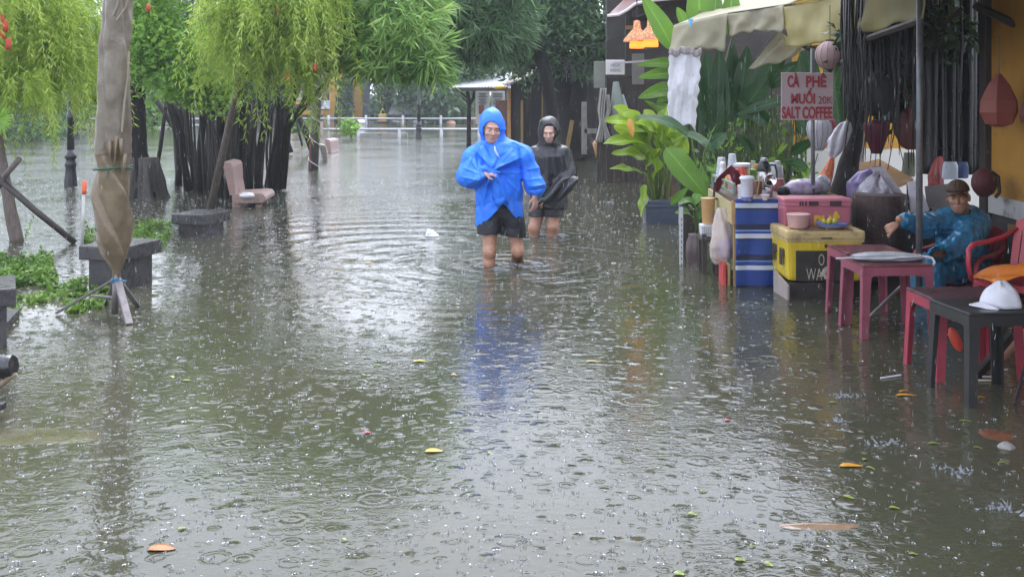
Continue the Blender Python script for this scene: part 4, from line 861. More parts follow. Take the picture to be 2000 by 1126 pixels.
# ================================================================== planter and big leaved plants
class BigLeaves:
    def __init__(s): s.V = []; s.Q = []; s.uv = []
    def leaf(s, a, b, w, arch=.15, bow=0.0, face=None, wave=.05, nu=6, nv=16, fold=.18, tip=.35, tw=0.0):
        a = Vector(a); b = Vector(b); d = b-a; L = d.length; d.normalize()
        f = Vector(face) if face else Vector((0,-1,.45)); side = d.cross(f).normalized(); up = side.cross(d).normalized(); n = len(s.V); sd = random.random()*50
        for j in range(nv+1):
            v = j/nv; c = a.lerp(b, v)+up*arch*L*math.sin(PI*v**.9)+side*bow*L*math.sin(PI*v)
            pw = (math.sin(PI*min(1,v**.75))**.62)*(1 if v < .55 else 1-(v-.55)**2*tip*2) if 0 < v < 1 else .02
            R = Matrix.Rotation(tw*v, 3, d); sv = R @ side; uv_ = R @ up
            for i in range(nu+1):
                u = i/nu*2-1; q = c+sv*u*w/2*pw-uv_*(-abs(u)**1.3*fold*w*pw)+uv_*wave*w*math.sin(v*11+u*1.5+sd)*abs(u)*pw
                s.V.append(q); s.uv.append((i/nu, v))
        W_ = nu+1
        s.Q += [(n+j*W_+i, n+j*W_+i+1, n+(j+1)*W_+i+1, n+(j+1)*W_+i) for j in range(nv) for i in range(nu)]
        return s
    def build(s, name, m, parent):
        o = wloc(parent); me = bpy.data.meshes.new(name); me.from_pydata([tuple(v-o) for v in s.V], [], s.Q); ul = me.uv_layers.new(name='UVMap')
        for lp in me.loops: ul.data[lp.index].uv = s.uv[lp.vertex_index]
        me.materials.append(m); me.polygons.foreach_set('use_smooth', [True]*len(me.polygons)); me.update(); return link(name, me, parent)
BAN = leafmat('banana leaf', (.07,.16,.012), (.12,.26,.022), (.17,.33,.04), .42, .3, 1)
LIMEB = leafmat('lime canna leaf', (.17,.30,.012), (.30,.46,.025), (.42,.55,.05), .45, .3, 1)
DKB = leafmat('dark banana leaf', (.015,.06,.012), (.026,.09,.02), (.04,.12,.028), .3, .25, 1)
t = root('square_planter', 'blue grey square planter standing in the flood with lime leaved canna', 'planter', P(1290,433,13.5))
PLT = mat('blue grey planter', (.055,.07,.10), .4, .25, 4, wear=(.16,.18,.20), wscale=5, wthr=.62)
b = MB(); b.box(P(1291,428,13.75), (.42,.5,.50), bev=.012); b.box(P(1291,399,13.75), (.44,.52,.03), bev=.006); b.build('box', PLT, t, world=True)
b = MB(); b.box(P(1257.5,428,13.5), (.015,.02,.46)); b.box(P(1326,428,13.5), (.015,.02,.46)); b.build('edge_strip', mat('pale edge',(.35,.36,.38),.4), t, world=True)
b = MB(); b.box(P(1291,398.6,13.75), (.38,.45,.012)); b.build('soil', mat('wet soil',(.03,.022,.016),.8), t, world=True)
t = root('canna_plant', 'lush lime green canna filling the blue grey planter', 'plant', P(1291,398,13.75)); Yc = 13.7
b = MB(); stems = [((1275,398),(1262,300),(1240,250)),((1282,398),(1278,310),(1262,255)),((1288,398),(1290,300),(1300,235)),((1292,398),(1296,320),(1296,270)),((1298,398),(1304,310),(1320,260)),((1280,398),(1270,330),(1228,285)),((1286,398),(1284,320),(1250,250)),((1296,398),(1290,330),(1280,300)),((1303,398),(1312,330),(1335,290)),((1272,398),(1262,340),(1225,325)),((1290,398),(1302,330),(1318,250)),((1284,398),(1280,340),(1285,245))]
for i, s_ in enumerate(stems): b.tube([P(x,y,Yc+((i*7) % 5-2)*.06) for x,y in s_], [.018,.014,.008], 7)
b.build('stems', leafmat('canna stem', (.10,.16,.03), (.18,.24,.05), (.26,.30,.08), .1), t, world=True, smooth=True)
b = MB()
for i in range(10): x = 1296+i*3.4; b.tube([P(x,400,Yc), P(x+rng.normal()*3, 400-rng.uniform(15,60),Yc-.1)], [.009,.003], 5)
b.build('dead_stalks', mat('dry stalk',(.22,.13,.08),.7), t, world=True)
B1 = BigLeaves()
for (x0,y0,x1,y1,w_,dy,ar) in ((1245,252,1196,208,.15,-.2,.12),(1262,262,1180,236,.17,-.3,.14),(1255,270,1198,246,.15,-.1,.1),(1275,292,1178,281,.17,-.35,.12),(1268,312,1194,300,.12,-.3,.06),(1254,340,1190,330,.08,-.4,.05),(1276,352,1272,288,.14,-.3,.05),(1258,360,1252,424,.09,-.25,-.05),(1270,275,1232,222,.16,0,.1),(1290,262,1258,214,.15,.1,.08),(1298,250,1305,205,.12,.1,.05),(1300,270,1330,226,.14,0,.1),(1306,290,1340,262,.12,-.2,.1),(1288,290,1296,238,.13,0,.04),(1265,300,1215,262,.13,-.2,.12),(1290,300,1275,262,.11,-.2,.05),(1280,262,1240,240,.12,-.25,.1),(1316,262,1345,300,.12,-.2,.15),(1262,330,1290,290,.10,-.3,.05)):
    Yb = Yc-.05; Q0 = P(x0,y0,Yb); Q1 = P(x1,y1,Yb+dy); B1.leaf(Q0, Q1, w_*1.6, ar*1.3, face=(rng.normal()*.4,-.8,.7), wave=.16, fold=.14, tip=.12, tw=rng.normal()*.35)
B1.build('leaves', LIMEB, t)
B1 = BigLeaves(); B1.leaf(P(1228,232,13.25), P(1236,268,13.2), .08, .1, wave=.2); B1.build('orange_leaf', leafmat('orange leaf',(.5,.2,.03),(.6,.28,.05),(.65,.36,.08),.3), t)
t = root('taro_plant', 'tall dark arching leaf and one huge bright hanging leaf left of the stall', 'plant', P(1372,470,11.9)); Yt = 12.0
b = MB(); 
for s_ in (((1372,470),(1368,380),(1350,270),(1325,255)),((1376,470),(1374,400),(1372,330),(1369,376)),((1378,470),(1382,390),(1374,300),(1390,262)),((1374,470),(1366,420),(1345,400)),((1380,470),(1388,400),(1400,330))): b.tube([P(x,y,Yt) for x,y in s_], [.02,.016,.010,.006][:len(s_)], 7)
b.build('stems', leafmat('taro stem',(.07,.12,.03),(.11,.17,.04),(.16,.22,.06),.1), t, world=True, smooth=True)
B1 = BigLeaves(); B1.leaf(P(1300,288,11.9), P(1382,386,11.7), .255, .05, face=(-.2,-.9,.25), wave=.08, fold=.12, tip=.3, tw=.2); B1.leaf(P(1370,375,11.8), P(1373,330,11.9), .12, .05); B1.leaf(P(1310,400,11.6),P(1345,365,11.6),.08,.1); B1.build('bright_leaf', BAN, t)
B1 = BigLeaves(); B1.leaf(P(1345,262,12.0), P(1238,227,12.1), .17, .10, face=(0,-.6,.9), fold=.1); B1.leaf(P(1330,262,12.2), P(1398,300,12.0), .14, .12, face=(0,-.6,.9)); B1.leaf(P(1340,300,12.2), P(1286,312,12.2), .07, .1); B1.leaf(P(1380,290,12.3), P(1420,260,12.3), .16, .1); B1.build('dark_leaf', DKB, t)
t = root('banana_plant', 'tall banana plant whose leaves rise above the left end of the awning', 'plant', P(1345,400,14.4)); Yb = 14.3
b = MB()
for s_ in (((1345,415),(1340,250),(1330,120),(1310,80)),((1350,415),(1356,250),(1366,100),(1368,20)),((1360,415),(1380,250),(1420,120),(1440,40)),((1340,415),(1330,300),(1322,190),(1312,150))): b.tube([P(x,y,Yb) for x,y in s_], [.06,.05,.03,.012], 9)
b.build('stems', leafmat('banana stem',(.06,.10,.03),(.10,.15,.05),(.15,.20,.07),.1), t, world=True, smooth=True)
B1 = BigLeaves()
for (x0,y0,x1,y1,w_,dy,ar) in ((1316,98,1254,-8,.27,0,.05),(1368,60,1362,-40,.36,.1,.02),(1345,60,1322,14,.15,0,.05),(1420,70,1432,-30,.24,.1,.03),(1392,60,1400,-20,.2,.2,.02),(1330,132,1243,128,.15,-.3,.16),(1334,148,1246,152,.18,-.3,.14),(1316,172,1246,192,.19,-.35,.10),(1318,180,1282,200,.14,-.3,.08),(1300,230,1258,196,.10,-.3,.08),(1310,214,1270,206,.10,-.4,.06)):
    B1.leaf(P(x0,y0,Yb), P(x1,y1,Yb+dy), w_, ar, face=(rng.normal()*.15,-1,.35), wave=.06, fold=.12)
B1.build('leaves', BAN, t)
t = root('dark_leaf_thicket', 'dark thicket of upright green stems and big dark green leaves behind the stall counter', 'plant', P(1480,400,14.2)); Yd = 14.2
b = MB()
for i in range(110):
    x = rng.uniform(1385,1575); y1 = rng.uniform(150,300); b.tube([P(x,420,Yd+rng.normal()*.25), P(x+rng.normal()*8,(420+y1)/2,Yd), P(x+rng.normal()*22,y1,Yd)], [.014,.011,.006], 5)
b.build('stems', leafmat('thicket stem',(.02,.045,.012),(.05,.085,.02),(.12,.15,.04),.1), t, world=True)
B1 = BigLeaves()
for (x0,y0,x1,y1,w_,dy,ar) in ((1600,250,1572,60,.30,.1,.03),(1640,250,1618,70,.28,.1,.03),(1570,270,1560,110,.24,0,.02),(1660,240,1672,90,.22,.1,.04),(1392,290,1380,100,.34,.1,.02),(1400,280,1405,90,.28,0,.02),(1425,240,1430,80,.26,.1,.02),(1440,230,1500,150,.30,-.1,.08),(1445,200,1460,90,.25,0,.02),(1500,240,1440,195,.2,-.2,.1),(1540,195,1435,225,.14,-.3,.05),(1480,180,1520,100,.25,0,.02),(1500,170,1560,120,.2,0,.05),(1545,300,1600,270,.14,-.3,.1),(1530,320,1580,330,.18,-.4,.08),(1520,140,1535,60,.2,0,.03),(1380,310,1408,380,.12,-.3,.08),(1470,300,1440,260,.12,-.1,.08)):
    B1.leaf(P(x0,y0,Yd), P(x1,y1,Yd+dy), w_, ar, face=(rng.normal()*.3,-1,.4), wave=.04)
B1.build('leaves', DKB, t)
L = Leaves(); clumps(L, [(1400,330,13.8,30,40,.2),(1500,330,14.4,70,50,.3),(1560,350,14.2,40,40,.3),(1470,260,14.6,80,60,.3),(1400,290,13.9,22,20,.2)], 120, 6, (.10,.22), .35, 0, .06); L.build('small_leaves', FRESH, t)
L = Leaves(); clumps(L, [(1500,290,14.5,60,40,.2),(1410,340,13.7,20,20,.15),(1545,370,14.1,25,15,.2)], 26, 3, (.12,.28), .3, 0, .06); L.build('yellow_leaves', YELL, t)
t = root('potted_aroid', 'small plant with pale green leaves in a clay jar left of the stall', 'plant', P(1360,456,10.5)); B1 = BigLeaves()
for (x0,y0,x1,y1,w_) in ((1352,424,1318,416,.10),(1360,410,1330,388,.10),(1366,404,1395,388,.09),(1358,400,1362,378,.09),(1350,395,1325,400,.07),(1366,430,1372,405,.06)): B1.leaf(P(x0,y0,10.5), P(x1,y1,10.3), w_, .12, face=(0,-.7,.7), wave=.06)
B1.build('leaves', leafmat('aroid leaf',(.10,.22,.06),(.16,.30,.09),(.22,.38,.12),.3,.3,1), t)
b = MB()
for (x1,y1) in ((1352,424),(1360,410),(1366,404),(1358,400),(1350,395),(1366,430)): b.tube([P(1360,462,10.5),P((1360+x1)/2+2,(460+y1)/2,10.5),P(x1,y1,10.5)], .006, 5)
b.build('stems', leafmat('taro stem',(.07,.12,.03),(.11,.17,.04),(.16,.22,.06),.1), t, world=True)
b = MB(); b.lathe([(.06,-.35),(.085,-.18),(.10,-.06),(.095,.03),(.07,.09),(.075,.11),(.06,.11)], P(1360,480,10.45), 20); tag(b.build('clay_jar', mat('purplish glazed jar',(.11,.075,.075),.35,.3,8,wear=(.22,.17,.15),wscale=5,wthr=.6), loc=P(1360,520,10.45), smooth=True), 'purplish brown clay jar standing in the water left of the stall', 'jar')

# ================================================================== the awning and what hangs from it
def clothmat(name, c, transl=.35, dirt=None, sc=3.0):
    m = mat(name, c, .55, .14, 4, wear=dirt, wscale=sc, wthr=.58, bump=.002, bscale=30); nt = m.node_tree; b_ = nt.nodes['Principled BSDF']; o = nt.nodes['Material Output']
    if any(n.type == 'MIX_SHADER' for n in nt.nodes): return m
    tr = nd(nt, 'ShaderNodeBsdfTranslucent', Color=col4([min(1,x*1.2) for x in c])); ms = nd(nt, 'ShaderNodeMixShader', i0=transl); nt.links.new(b_.outputs[0], ms.inputs[1]); nt.links.new(tr.outputs[0], ms.inputs[2]); nt.links.new(ms.outputs[0], o.inputs[0]); return m
CANV = clothmat('khaki canvas', (.50,.45,.23), .5, (.40,.35,.19)); CANP = clothmat('pale grey canvas', (.44,.41,.29), .4, (.36,.33,.26))
t = root('awning', 'khaki and grey canvas awning sagging over the coffee stall on poles', 'awning', (3.2,10.5,0))
def valance(name, m, top, bot, nu=40, nv=12, amp=.03, k=9.0):
    def ip(pl, u):
        s_ = u*(len(pl)-1); i = min(len(pl)-2, int(s_)); f = s_-i; a = P(*pl[i]); b_ = P(*pl[i+1]); return a.lerp(b_, f)
    mb = MB()
    mb.grid(lambda u, v: ip(top,u).lerp(ip(bot,u), v)+Vector((-.5,-.7,0))*amp*(math.sin(u*k*2*PI+2*math.sin(v*2+u*3))*.6+noise.noise(Vector((u*6,v*2.5,k))))*(.25+v)+Vector((0,0,-.012*math.sin(u*23)*v)), nu, nv, th=.004)
    return mb.build(name, m, t, world=True, smooth=True)
valance('front_valance', CANV, [(1815,-60,8.3),(1740,-36,9.1),(1660,-14,10.4),(1590,4,11.8),(1530,14,12.9)], [(1806,36,8.3),(1740,50,9.1),(1660,72,10.4),(1590,88,11.8),(1531,92,12.9)], 60, 14, .06, 5)
valance('corner_valance', CANP, [(1532,10,12.9),(1475,20,13.0),(1420,28,13.0)], [(1534,62,12.85),(1475,60,12.95),(1422,72,13.0)], 30, 10, .055, 3)
valance('left_valance', CANP, [(1422,26,13.0),(1365,38,13.0),(1316,50,13.0)], [(1418,100,13.0),(1365,94,12.95),(1304,106,12.9)], 30, 10, .045, 3)
valance('hanging_flap', CANP, [(1602,62,13.1),(1560,60,13.2),(1524,56,13.3)], [(1580,92,13.0),(1535,118,13.1),(1460,136,13.2)], 30, 12, .06, 3)
b = MB(); E0 = [P(1815,-60,8.3),P(1660,-14,10.4),P(1530,10,12.9)]; E1 = [Vector((5.0,8.3,2.95)),Vector((5.0,10.6,2.9)),Vector((5.0,13.2,2.9))]
def ip3(pl,u): s_ = u*(len(pl)-1); i = min(len(pl)-2,int(s_)); return pl[i].lerp(pl[i+1], s_-i)
b.grid(lambda u, v: ip3(E0,u).lerp(ip3(E1,u),v)+Vector((0,0,-.12*math.sin(PI*v)*abs(math.sin(u*PI*2)))), 24, 12, th=.006); b.build('roof_canvas', CANV, t, world=True, smooth=True)
b = MB(); E0 = [P(1316,49,13.02),P(1422,25,13.02),P(1530,9,12.92)]; E1 = [P(1420,-30,16),P(1500,-40,16),P(1600,-50,16)]
b.grid(lambda u, v: ip3(E0,u).lerp(ip3(E1,u),v)+Vector((0,0,-.1*math.sin(PI*v))), 20, 8, th=.006); b.build('side_canvas', CANP, t, world=True, smooth=True)
POLE = mat('grey steel pole', (.16,.17,.18), .4, .25, 12, metal=.3)
b = MB(); b.tube([P(1797,-30,8.35),P(1796,200,8.33),P(1795,560,8.3)], .024, 10); b.build('pole', POLE, t, world=True, smooth=True)
b = MB(); b.tube([P(1578,95,12.6),P(1660,88,10.5),P(1797,40,8.4)], .03, 6); b.tube([P(1530,60,12.8),P(1578,95,12.6)], .03, 6); b.build('edge_beam', mat('dark beam',(.035,.025,.02),.6), t, world=True)
b = MB()
for i in range(46):      # water running off the canvas edge in short threads
    x = rng.uniform(1312,1806); f = (1806-x)/276; Y = 8.25+min(1,f)*4.6; y0 = 40+min(1,f)*55; y = y0+rng.uniform(0,240)**1.0; l = rng.uniform(6,26)
    b.tube([P(x,y,Y),P(x+.4,y+l*.6,Y),P(x,y+l,Y)], [.0012,.0028,.0016], 4)
tag(b.build('water_threads', mat('running water',(.62,.65,.70),.1,.05,5,trans=.5), t, world=True, smooth=True), kind='stuff')
b = MB(); b.box(P(1349,40,12.9), (.05,.03,.03)); b.tube([P(1349,42,12.88),P(1348,52,12.88)], .012, 5); b.build('blue_clip', mat('light blue clip',(.10,.40,.65),.4), t, world=True)
def towel(u, v):
    x = 1310+(u)*58; w_ = -9*v; y = 96+v*146+4*math.sin(u*14)*v+ (1-v)*3*math.sin(u*9)
    x = 1338+(u-.5)*(62-5*v)+w_*.8+1.6*math.sin(v*38)*(1 if u > .9 else (.6 if u < .1 else 0))
    if u > .6 and v > .9: y += (u-.6)*26
    return P(x, y, 12.75)+Vector((0,-.014*math.sin(u*15+v*2.5+2*noise.noise(Vector((u*2,v*3,4))))-.045*noise.noise(Vector((u*3.5,v*3,1)))-.015*noise.noise(Vector((u*11,v*9,7))),0))
t = root('hanging_towel', 'ragged white cloth hanging from the left end of the awning', 'cloth', P(1338,245,12.75))
b = MB(); b.grid(towel, 40, 50, th=.006); b.build('cloth', clothmat('white cotton', (.74,.74,.77), .3, (.60,.59,.62), 6), t, world=True, smooth=True)
b = MB(); b.grid(lambda u, v: towel(u, v*.07)+Vector((0,-.02-.014*math.sin(u*30+3*noise.noise(Vector((u*6,0,0)))),.012*math.sin(u*21)+.015-.02*v)), 50, 5, th=.006); b.build('ruffled_hem', clothmat('grey frill', (.42,.38,.38), .3), t, world=True, smooth=True)

# ================================================================== coffee sign on its pole
t = root('coffee_sign', 'pinkish board with red hand painted coffee lettering on a thin pole', 'sign', P(1588,395,9.7)); Ys = 9.6
b = MB(); b.tube([P(1587,95,9.66),P(1588,400,9.66)], .018, 8); b.build('pole', POLE, t, world=True, smooth=True)
b = MB(); b.box(P(1576.5,188.5,Ys+.01), (102*Ys/F,.012,93*Ys/F), Matrix.Rotation(math.radians(.6),3,'Y'), bev=.004); b.build('board', mat('pinkish painted board',(.44,.35,.36),.5,.08,6,wear=(.33,.26,.26),wscale=5,wthr=.6), t, world=True)
RL = mat('red paint lettering', (.32,.03,.045), .5, .2, 20, wear=(.38,.16,.17), wscale=26, wthr=.56)
def sl_(s, x0, x1, y0, y1, bold=.004): text_mesh(s, .1, 'lettering', RL, t, P((x0+x1)/2,(y0+y1)/2,Ys-.001)-wloc(t), (x1-x0)*Ys/F, (y1-y0)*Ys/F, .0015, bold)
sl_('CÀ',1538,1561,141.5,171); sl_('PHÊ',1574,1614,142.5,171); sl_('MUỐI',1545,1592,172,203); sl_('20K',1598,1626,188,203,.0); sl_('SALT',1527,1563,208,232); sl_('COFFEE',1567,1625.5,208,232)

# ================================================================== stall counter with its blue striped cloth
t = root('stall_counter', 'wooden stall counter with pale yellow plank side, draped in blue striped cloth', 'counter', P(1480,560,9.6))
TOPW = mat('dark counter wood', (.07,.045,.035), .35, .4, 8); PALEW = mat('pale yellow planks', (.42,.36,.18), .6, .2, 6, stretch=(5,5,.7)); GRNW = mat('green grey painted timber', (.17,.24,.18), .6, .25, 8)
def slab(name, pts, z0, z1, m, tt):
    b = MB(); b.poly([(x,y,(z0+z1)/2) for x,y in pts], z1-z0); return b.build(name, m, tt, world=True)
slab('counter_top', [(1.80,9.14),(2.75,9.14),(2.80,10.6),(1.86,10.6)], .675, .705, TOPW, t)
b = MB()
for i in range(6):
    y = 9.17+i*.235; b.box((1.80+.06*(y-9.14)/1.46, y+.112, .59), (.022,.222,.165))
b.build('side_planks', PALEW, t, world=True)
b = MB(); b.box((1.81,9.16,.60), (.05,.05,.19)); b.build('corner_block', mat('tan timber',(.42,.25,.11),.6), t, world=True)
for (x,y,m_) in ((1.83,9.20,WOODY),(2.72,9.2,GRNW),(1.88,10.5,GRNW),(2.74,10.5,GRNW)): 
    b = MB(); b.box((x,y,.12), (.045,.045,1.1)); b.build('leg', m_, t, world=True)
b = MB(); b.tube([(1.86,10.5,.66),(1.81,9.7,.12),(1.80,9.6,-.2)], .022, 4); b.build('brace', GRNW, t, world=True)
slab('lower_shelf', [(1.79,9.2),(2.72,9.2),(2.76,10.55),(1.84,10.55)], .13, .155, GRNW, t); slab('shelf_lip', [(1.83,9.15),(2.0,9.15),(2.0,9.19),(1.83,9.19)], .24, .29, mat('tan timber',(.42,.25,.11),.6), t)
b = MB(); b.box((1.815,9.7,.755), (.02,.95,.015)); b.box((1.815,9.7,.825), (.02,.95,.02)); b.box((1.815,9.22,.79), (.022,.03,.09)); b.box((1.815,10.17,.79), (.022,.03,.09)); b.box((1.815,9.55,.79), (.02,.02,.07)); b.box((1.815,9.85,.79),(.02,.02,.07)); b.build('rail_crate', GRNW, t, world=True)
# the cloth: striped bands are geometry of the weave, drawn by height
def stripemat():
    m = bpy.data.materials.new('blue striped cloth'); m.use_nodes = True; nt = m.node_tree; b_ = nt.nodes['Principled BSDF']
    tc = nd(nt,'ShaderNodeTexCoord'); sx = nd(nt,'ShaderNodeSeparateXYZ',Vector=tc.outputs['UV'])
    rp = nt.nodes.new('ShaderNodeValToRGB'); rp.color_ramp.interpolation = 'CONSTANT'; e = rp.color_ramp.elements
    BL=(.010,.042,.21,1); WH=(.46,.51,.60,1); NV=(.008,.012,.04,1); LB=(.20,.33,.62,1)
    st = [(0,BL),(.045,WH),(.095,NV),(.115,BL),(.265,BL),(.27,NV),(.325,BL),(.335,LB),(.345,BL),(.375,WH),(.425,NV),(.44,BL),(.60,NV),(.655,BL),(.665,LB),(.675,BL),(.715,WH),(.765,BL),(.93,NV),(.985,LB)]
    # the ramp holds 32 stops
    e[0].position = 0; e[0].color = st[0][1]; e[1].position = st[-1][0]; e[1].color = st[-1][1]
    for p_, c in st[1:-1]: q = e.new(p_); q.color = c
    nt.links.new(sx.outputs[1], rp.inputs[0])
    nz = nd(nt,'ShaderNodeTexNoise',Vector=tc.outputs['Object'],Scale=14.0,Detail=5.0); mx = nd(nt,'ShaderNodeMix',data_type='RGBA',blend_type='MULTIPLY'); mx.inputs[0].default_value=.5; nt.links.new(rp.outputs[0],mx.inputs[6]); nt.links.new(nz.outputs['Color'],mx.inputs[7])
    hs_ = nd(nt,'ShaderNodeHueSaturation',Value=1.5,Saturation=1.0,Color=mx.outputs[2]); nt.links.new(hs_.outputs[0], b_.inputs['Base Color']); b_.inputs['Roughness'].default_value=.55; return m
V_ = []; Q_ = []; U_ = []; nu, nv = 50, 40
off = wloc(t)
for j in range(nv+1):
    v = j/nv
    for i in range(nu+1):
        u = i/nu; x = 1.81+u*.62-.05*v*u; z = .715-.75*v; y = 9.125-.012*math.sin(u*16+v*2)*v-.02*v*noise.noise(Vector((u*5,v*3,2)))
        V_.append((x-off.x, y-off.y, z-off.z)); U_.append((u,v))
Q_ = [(j*(nu+1)+i, (j+1)*(nu+1)+i, (j+1)*(nu+1)+i+1, j*(nu+1)+i+1) for j in range(nv) for i in range(nu)]
me = bpy.data.meshes.new('blue_cloth'); me.from_pydata(V_, [], Q_); ul = me.uv_layers.new(name='UVMap')
for lp in me.loops: ul.data[lp.index].uv = U_[lp.vertex_index]
me.materials.append(stripemat()); me.polygons.foreach_set('use_smooth',[True]*len(me.polygons)); o = link('blue_cloth', me, t)
sm = o.modifiers.new('thick','SOLIDIFY'); sm.thickness = .004

# things on the counter ------------------------------------------------------------
ZT = .706
def on(px, py_base, name, label, cat, prof, m, n=18, Y=None, group=None, extra=None, sx=1.0):
    """a turned vessel standing on the counter where its base shows on row py_base"""
    Yq = (CH-ZT)*F/(py_base-HY) if Y is None else Y
    c = Vector(((px-CX)*Yq/F, Yq, ZT)); b = MB(); b.lathe(prof, (0,0,0), n, sx=sx)
    if extra is None: return tag(b.build(name, m, loc=None, smooth=False, ang=40), label, cat, group), c
    t_ = root(name, label, cat, c, group); b.build('body', m, t_, ang=40)
    for nm, pf, mm, off_ in extra: q = MB(); q.lathe(pf, off_, n); q.build(nm, mm, t_, ang=40)
    return t_, c
def put(r): o, c = r; o.location = c; return o
CUPM = mat('clear white plastic cups', (.60,.63,.68), .25, .06, 30, trans=.2); WHP = mat('white plastic', (.68,.68,.72), .35, .06, 12)
def stack(h, r0, r1): 
    pf = [(r0,0)]; k = int(h/.018)
    for i in range(k): z = h*(i+.5)/k; r = r0+(r1-r0)*(i+.5)/k; pf += [(r,z-.004),(r*.97,z),(r*.99,z+.004)]
    return pf+[(r1,h),(r1*.9,h+.002)]
put(on(1409,356,'cup_stack','left stack of upturned clear plastic cups on the counter','cups',stack(.24,.062,.036),CUPM))
put(on(1430,352,'cup_stack','taller right stack of upturned clear plastic cups, behind the red cloth','cups',stack(.26,.062,.034),CUPM))
t_, c_ = on(1411,366,'bottle','white bottle with round cap and teal label at the left end of the counter','bottle',[(.030,0),(.034,.01),(.034,.13),(.022,.17),(.018,.19)],WHP,16,None,None,[('cap',[(.024,.19),(.026,.20),(.024,.225),(.012,.235)],WHP,(0,0,0)),('label',[(.0345,.03),(.0352,.031),(.0352,.11),(.0345,.111)],mat('teal label',(.12,.42,.48),.4),(0,0,0))])
put(on(1421,368,'yellow_carton','small yellow packet beside the white bottle on the counter','packet',[(.03,0),(.034,.02),(.033,.15),(.022,.165)],mat('yellow packet',(.72,.42,.05),.4,.2,20,wear=(.5,.14,.04),wscale=16,wthr=.6),8))
on(1433,374,'sweet_jar','jar with bright red lid and pink sweets on the counter','jar',[(.044,0),(.048,.012),(.048,.15),(.042,.165)],mat('pink jar',(.66,.30,.32),.15,.2,25),18,None,None,[('lid',[(.049,.155),(.052,.16),(.052,.19),(.046,.197)],mat('red lid',(.62,.05,.05),.3,.08),(0,0,0))])
put(on(1446,372,'coffee_pack','tan packet between the red lidded jar and the white tumbler','packet',[(.03,0),(.032,.01),(.032,.13),(.028,.14)],mat('tan packet',(.55,.34,.14),.5,.15,12),4))
on(1447,352,'brown_jar','wide jar of brown snacks with white lid at the back of the counter','jar',[(.085,0),(.09,.02),(.09,.13),(.08,.145)],mat('brown snack jar',(.30,.15,.05),.2,.5,25),20,None,None,[('lid',[(.092,.135),(.095,.14),(.095,.165),(.088,.17)],WHP,(0,0,0))])
put(on(1456,360,'red_bottle','tilted bright red sauce bottle behind the white tumbler','bottle',[(.022,0),(.024,.01),(.024,.12),(.016,.16),(.012,.17)],mat('red bottle',(.65,.04,.03),.3,.08),14)).rotation_euler = (0,math.radians(-12),0)
on(1459,391,'ice_tumbler','tall white ribbed tumbler with blue rim pattern at its foot, front of the counter','tumbler',[(.040,0),(.046,.015),(.047,.03),(.050,.155),(.062,.175),(.056,.19),(.05,.195)],mat('frosted white plastic',(.62,.63,.70),.3,.08,20,trans=.1),20,None,None,[('blue_pattern',[(.0465,.005),(.0485,.01),(.0488,.028),(.047,.03)],mat('blue pattern',(.16,.18,.45),.4,.5,60),(0,0,0))])
put(on(1447,388,'paper_cup','small white paper cup left of the tall tumbler','cup',[(.030,0),(.038,.13),(.036,.132)],WHP,16)).scale = (.8,.8,.85)
t_, c_ = on(1492,368,'thermos','steel thermos with black shoulder and handle on the counter','thermos',[(.058,0),(.062,.01),(.062,.15),(.058,.16)],mat('brushed steel',(.45,.45,.46),.22,.1,30,metal=.9),20,None,None,[('shoulder',[(.064,.155),(.066,.165),(.062,.20),(.045,.235),(.035,.25)],mat('black plastic',(.015,.015,.017),.3,.2),(0,0,0)),('lid',[(.034,.245),(.036,.25),(.032,.275),(.012,.28)],mat('steel lid',(.30,.32,.35),.3,.1,30,metal=.7),(0,0,0))])
b = MB(); b.tube([(.055,-.01,.215),(.10,-.01,.21),(.115,-.01,.15),(.11,-.01,.05),(.07,-.01,.03)], .011, 8); b.build('handle', mat('black plastic',(.015,.015,.017),.3,.2), t_, smooth=True)
b = MB(); c_ = P(1505,352,9.45); b.lathe([(.035,-.03),(.052,-.01),(.054,.0),(.049,.002),(.045,-.008),(.012,-.02)], (0,0,0), 22)
o = tag(b.build('tea_strainer', mat('chrome',(.55,.55,.57),.12,.1,30,metal=1.0), smooth=True), 'round steel filter tilted on its side in front of the thermos', 'strainer'); o.location = c_; o.rotation_euler = (math.radians(80),0,0)
b = MB(); b.lathe([(.03,0),(.031,.005),(.031,.075),(.028,.078)], (0,0,0), 16); o = tag(b.build('steel_cup', mat('chrome',(.55,.55,.57),.12,.1,30,metal=1.0), ang=40), 'small steel cup under the tilted filter on the counter', 'cup'); o.location = Vector(((1502-CX)*9.38/F,9.38,ZT))
put(on(1494,391,'small_bowl','small white porcelain bowl at the front edge of the counter','bowl',[(.018,0),(.020,.006),(.036,.035),(.040,.045),(.036,.044),(.02,.012)],mat('porcelain',(.68,.62,.66),.2,.05),18))
put(on(1520,372,'red_pot','dull red round pot right of the thermos on the counter','pot',[(.04,0),(.055,.02),(.06,.06),(.05,.10),(.052,.105)],mat('dull red enamel',(.30,.08,.08),.35),18))
put(on(1518,360,'clear_jar','tall clear lidded jar at the back right of the counter','jar',[(.05,0),(.055,.02),(.055,.17),(.05,.18),(.03,.185),(.03,.22),(.02,.225)],mat('clear plastic jar',(.45,.47,.47),.15,.15,20,trans=.35),18))
put(on(1508,355,'clear_tub','broad pale plastic tub behind the thermos handle','tub',[(.05,0),(.06,.17),(.066,.175),(.064,.185)],CUPM,18))
put(on(1473,350,'green_tub','light green tub at the back of the counter','tub',[(.05,0),(.058,.09),(.062,.095),(.06,.10)],mat('light green plastic',(.22,.42,.10),.35),18))
put(on(1471,347,'green_bottle','small bottle with white cap behind the green tub','bottle',[(.024,0),(.025,.10),(.018,.13),(.022,.131),(.022,.17),(.018,.172)],mat('pale green glass',(.30,.36,.26),.2,.2,20),14))
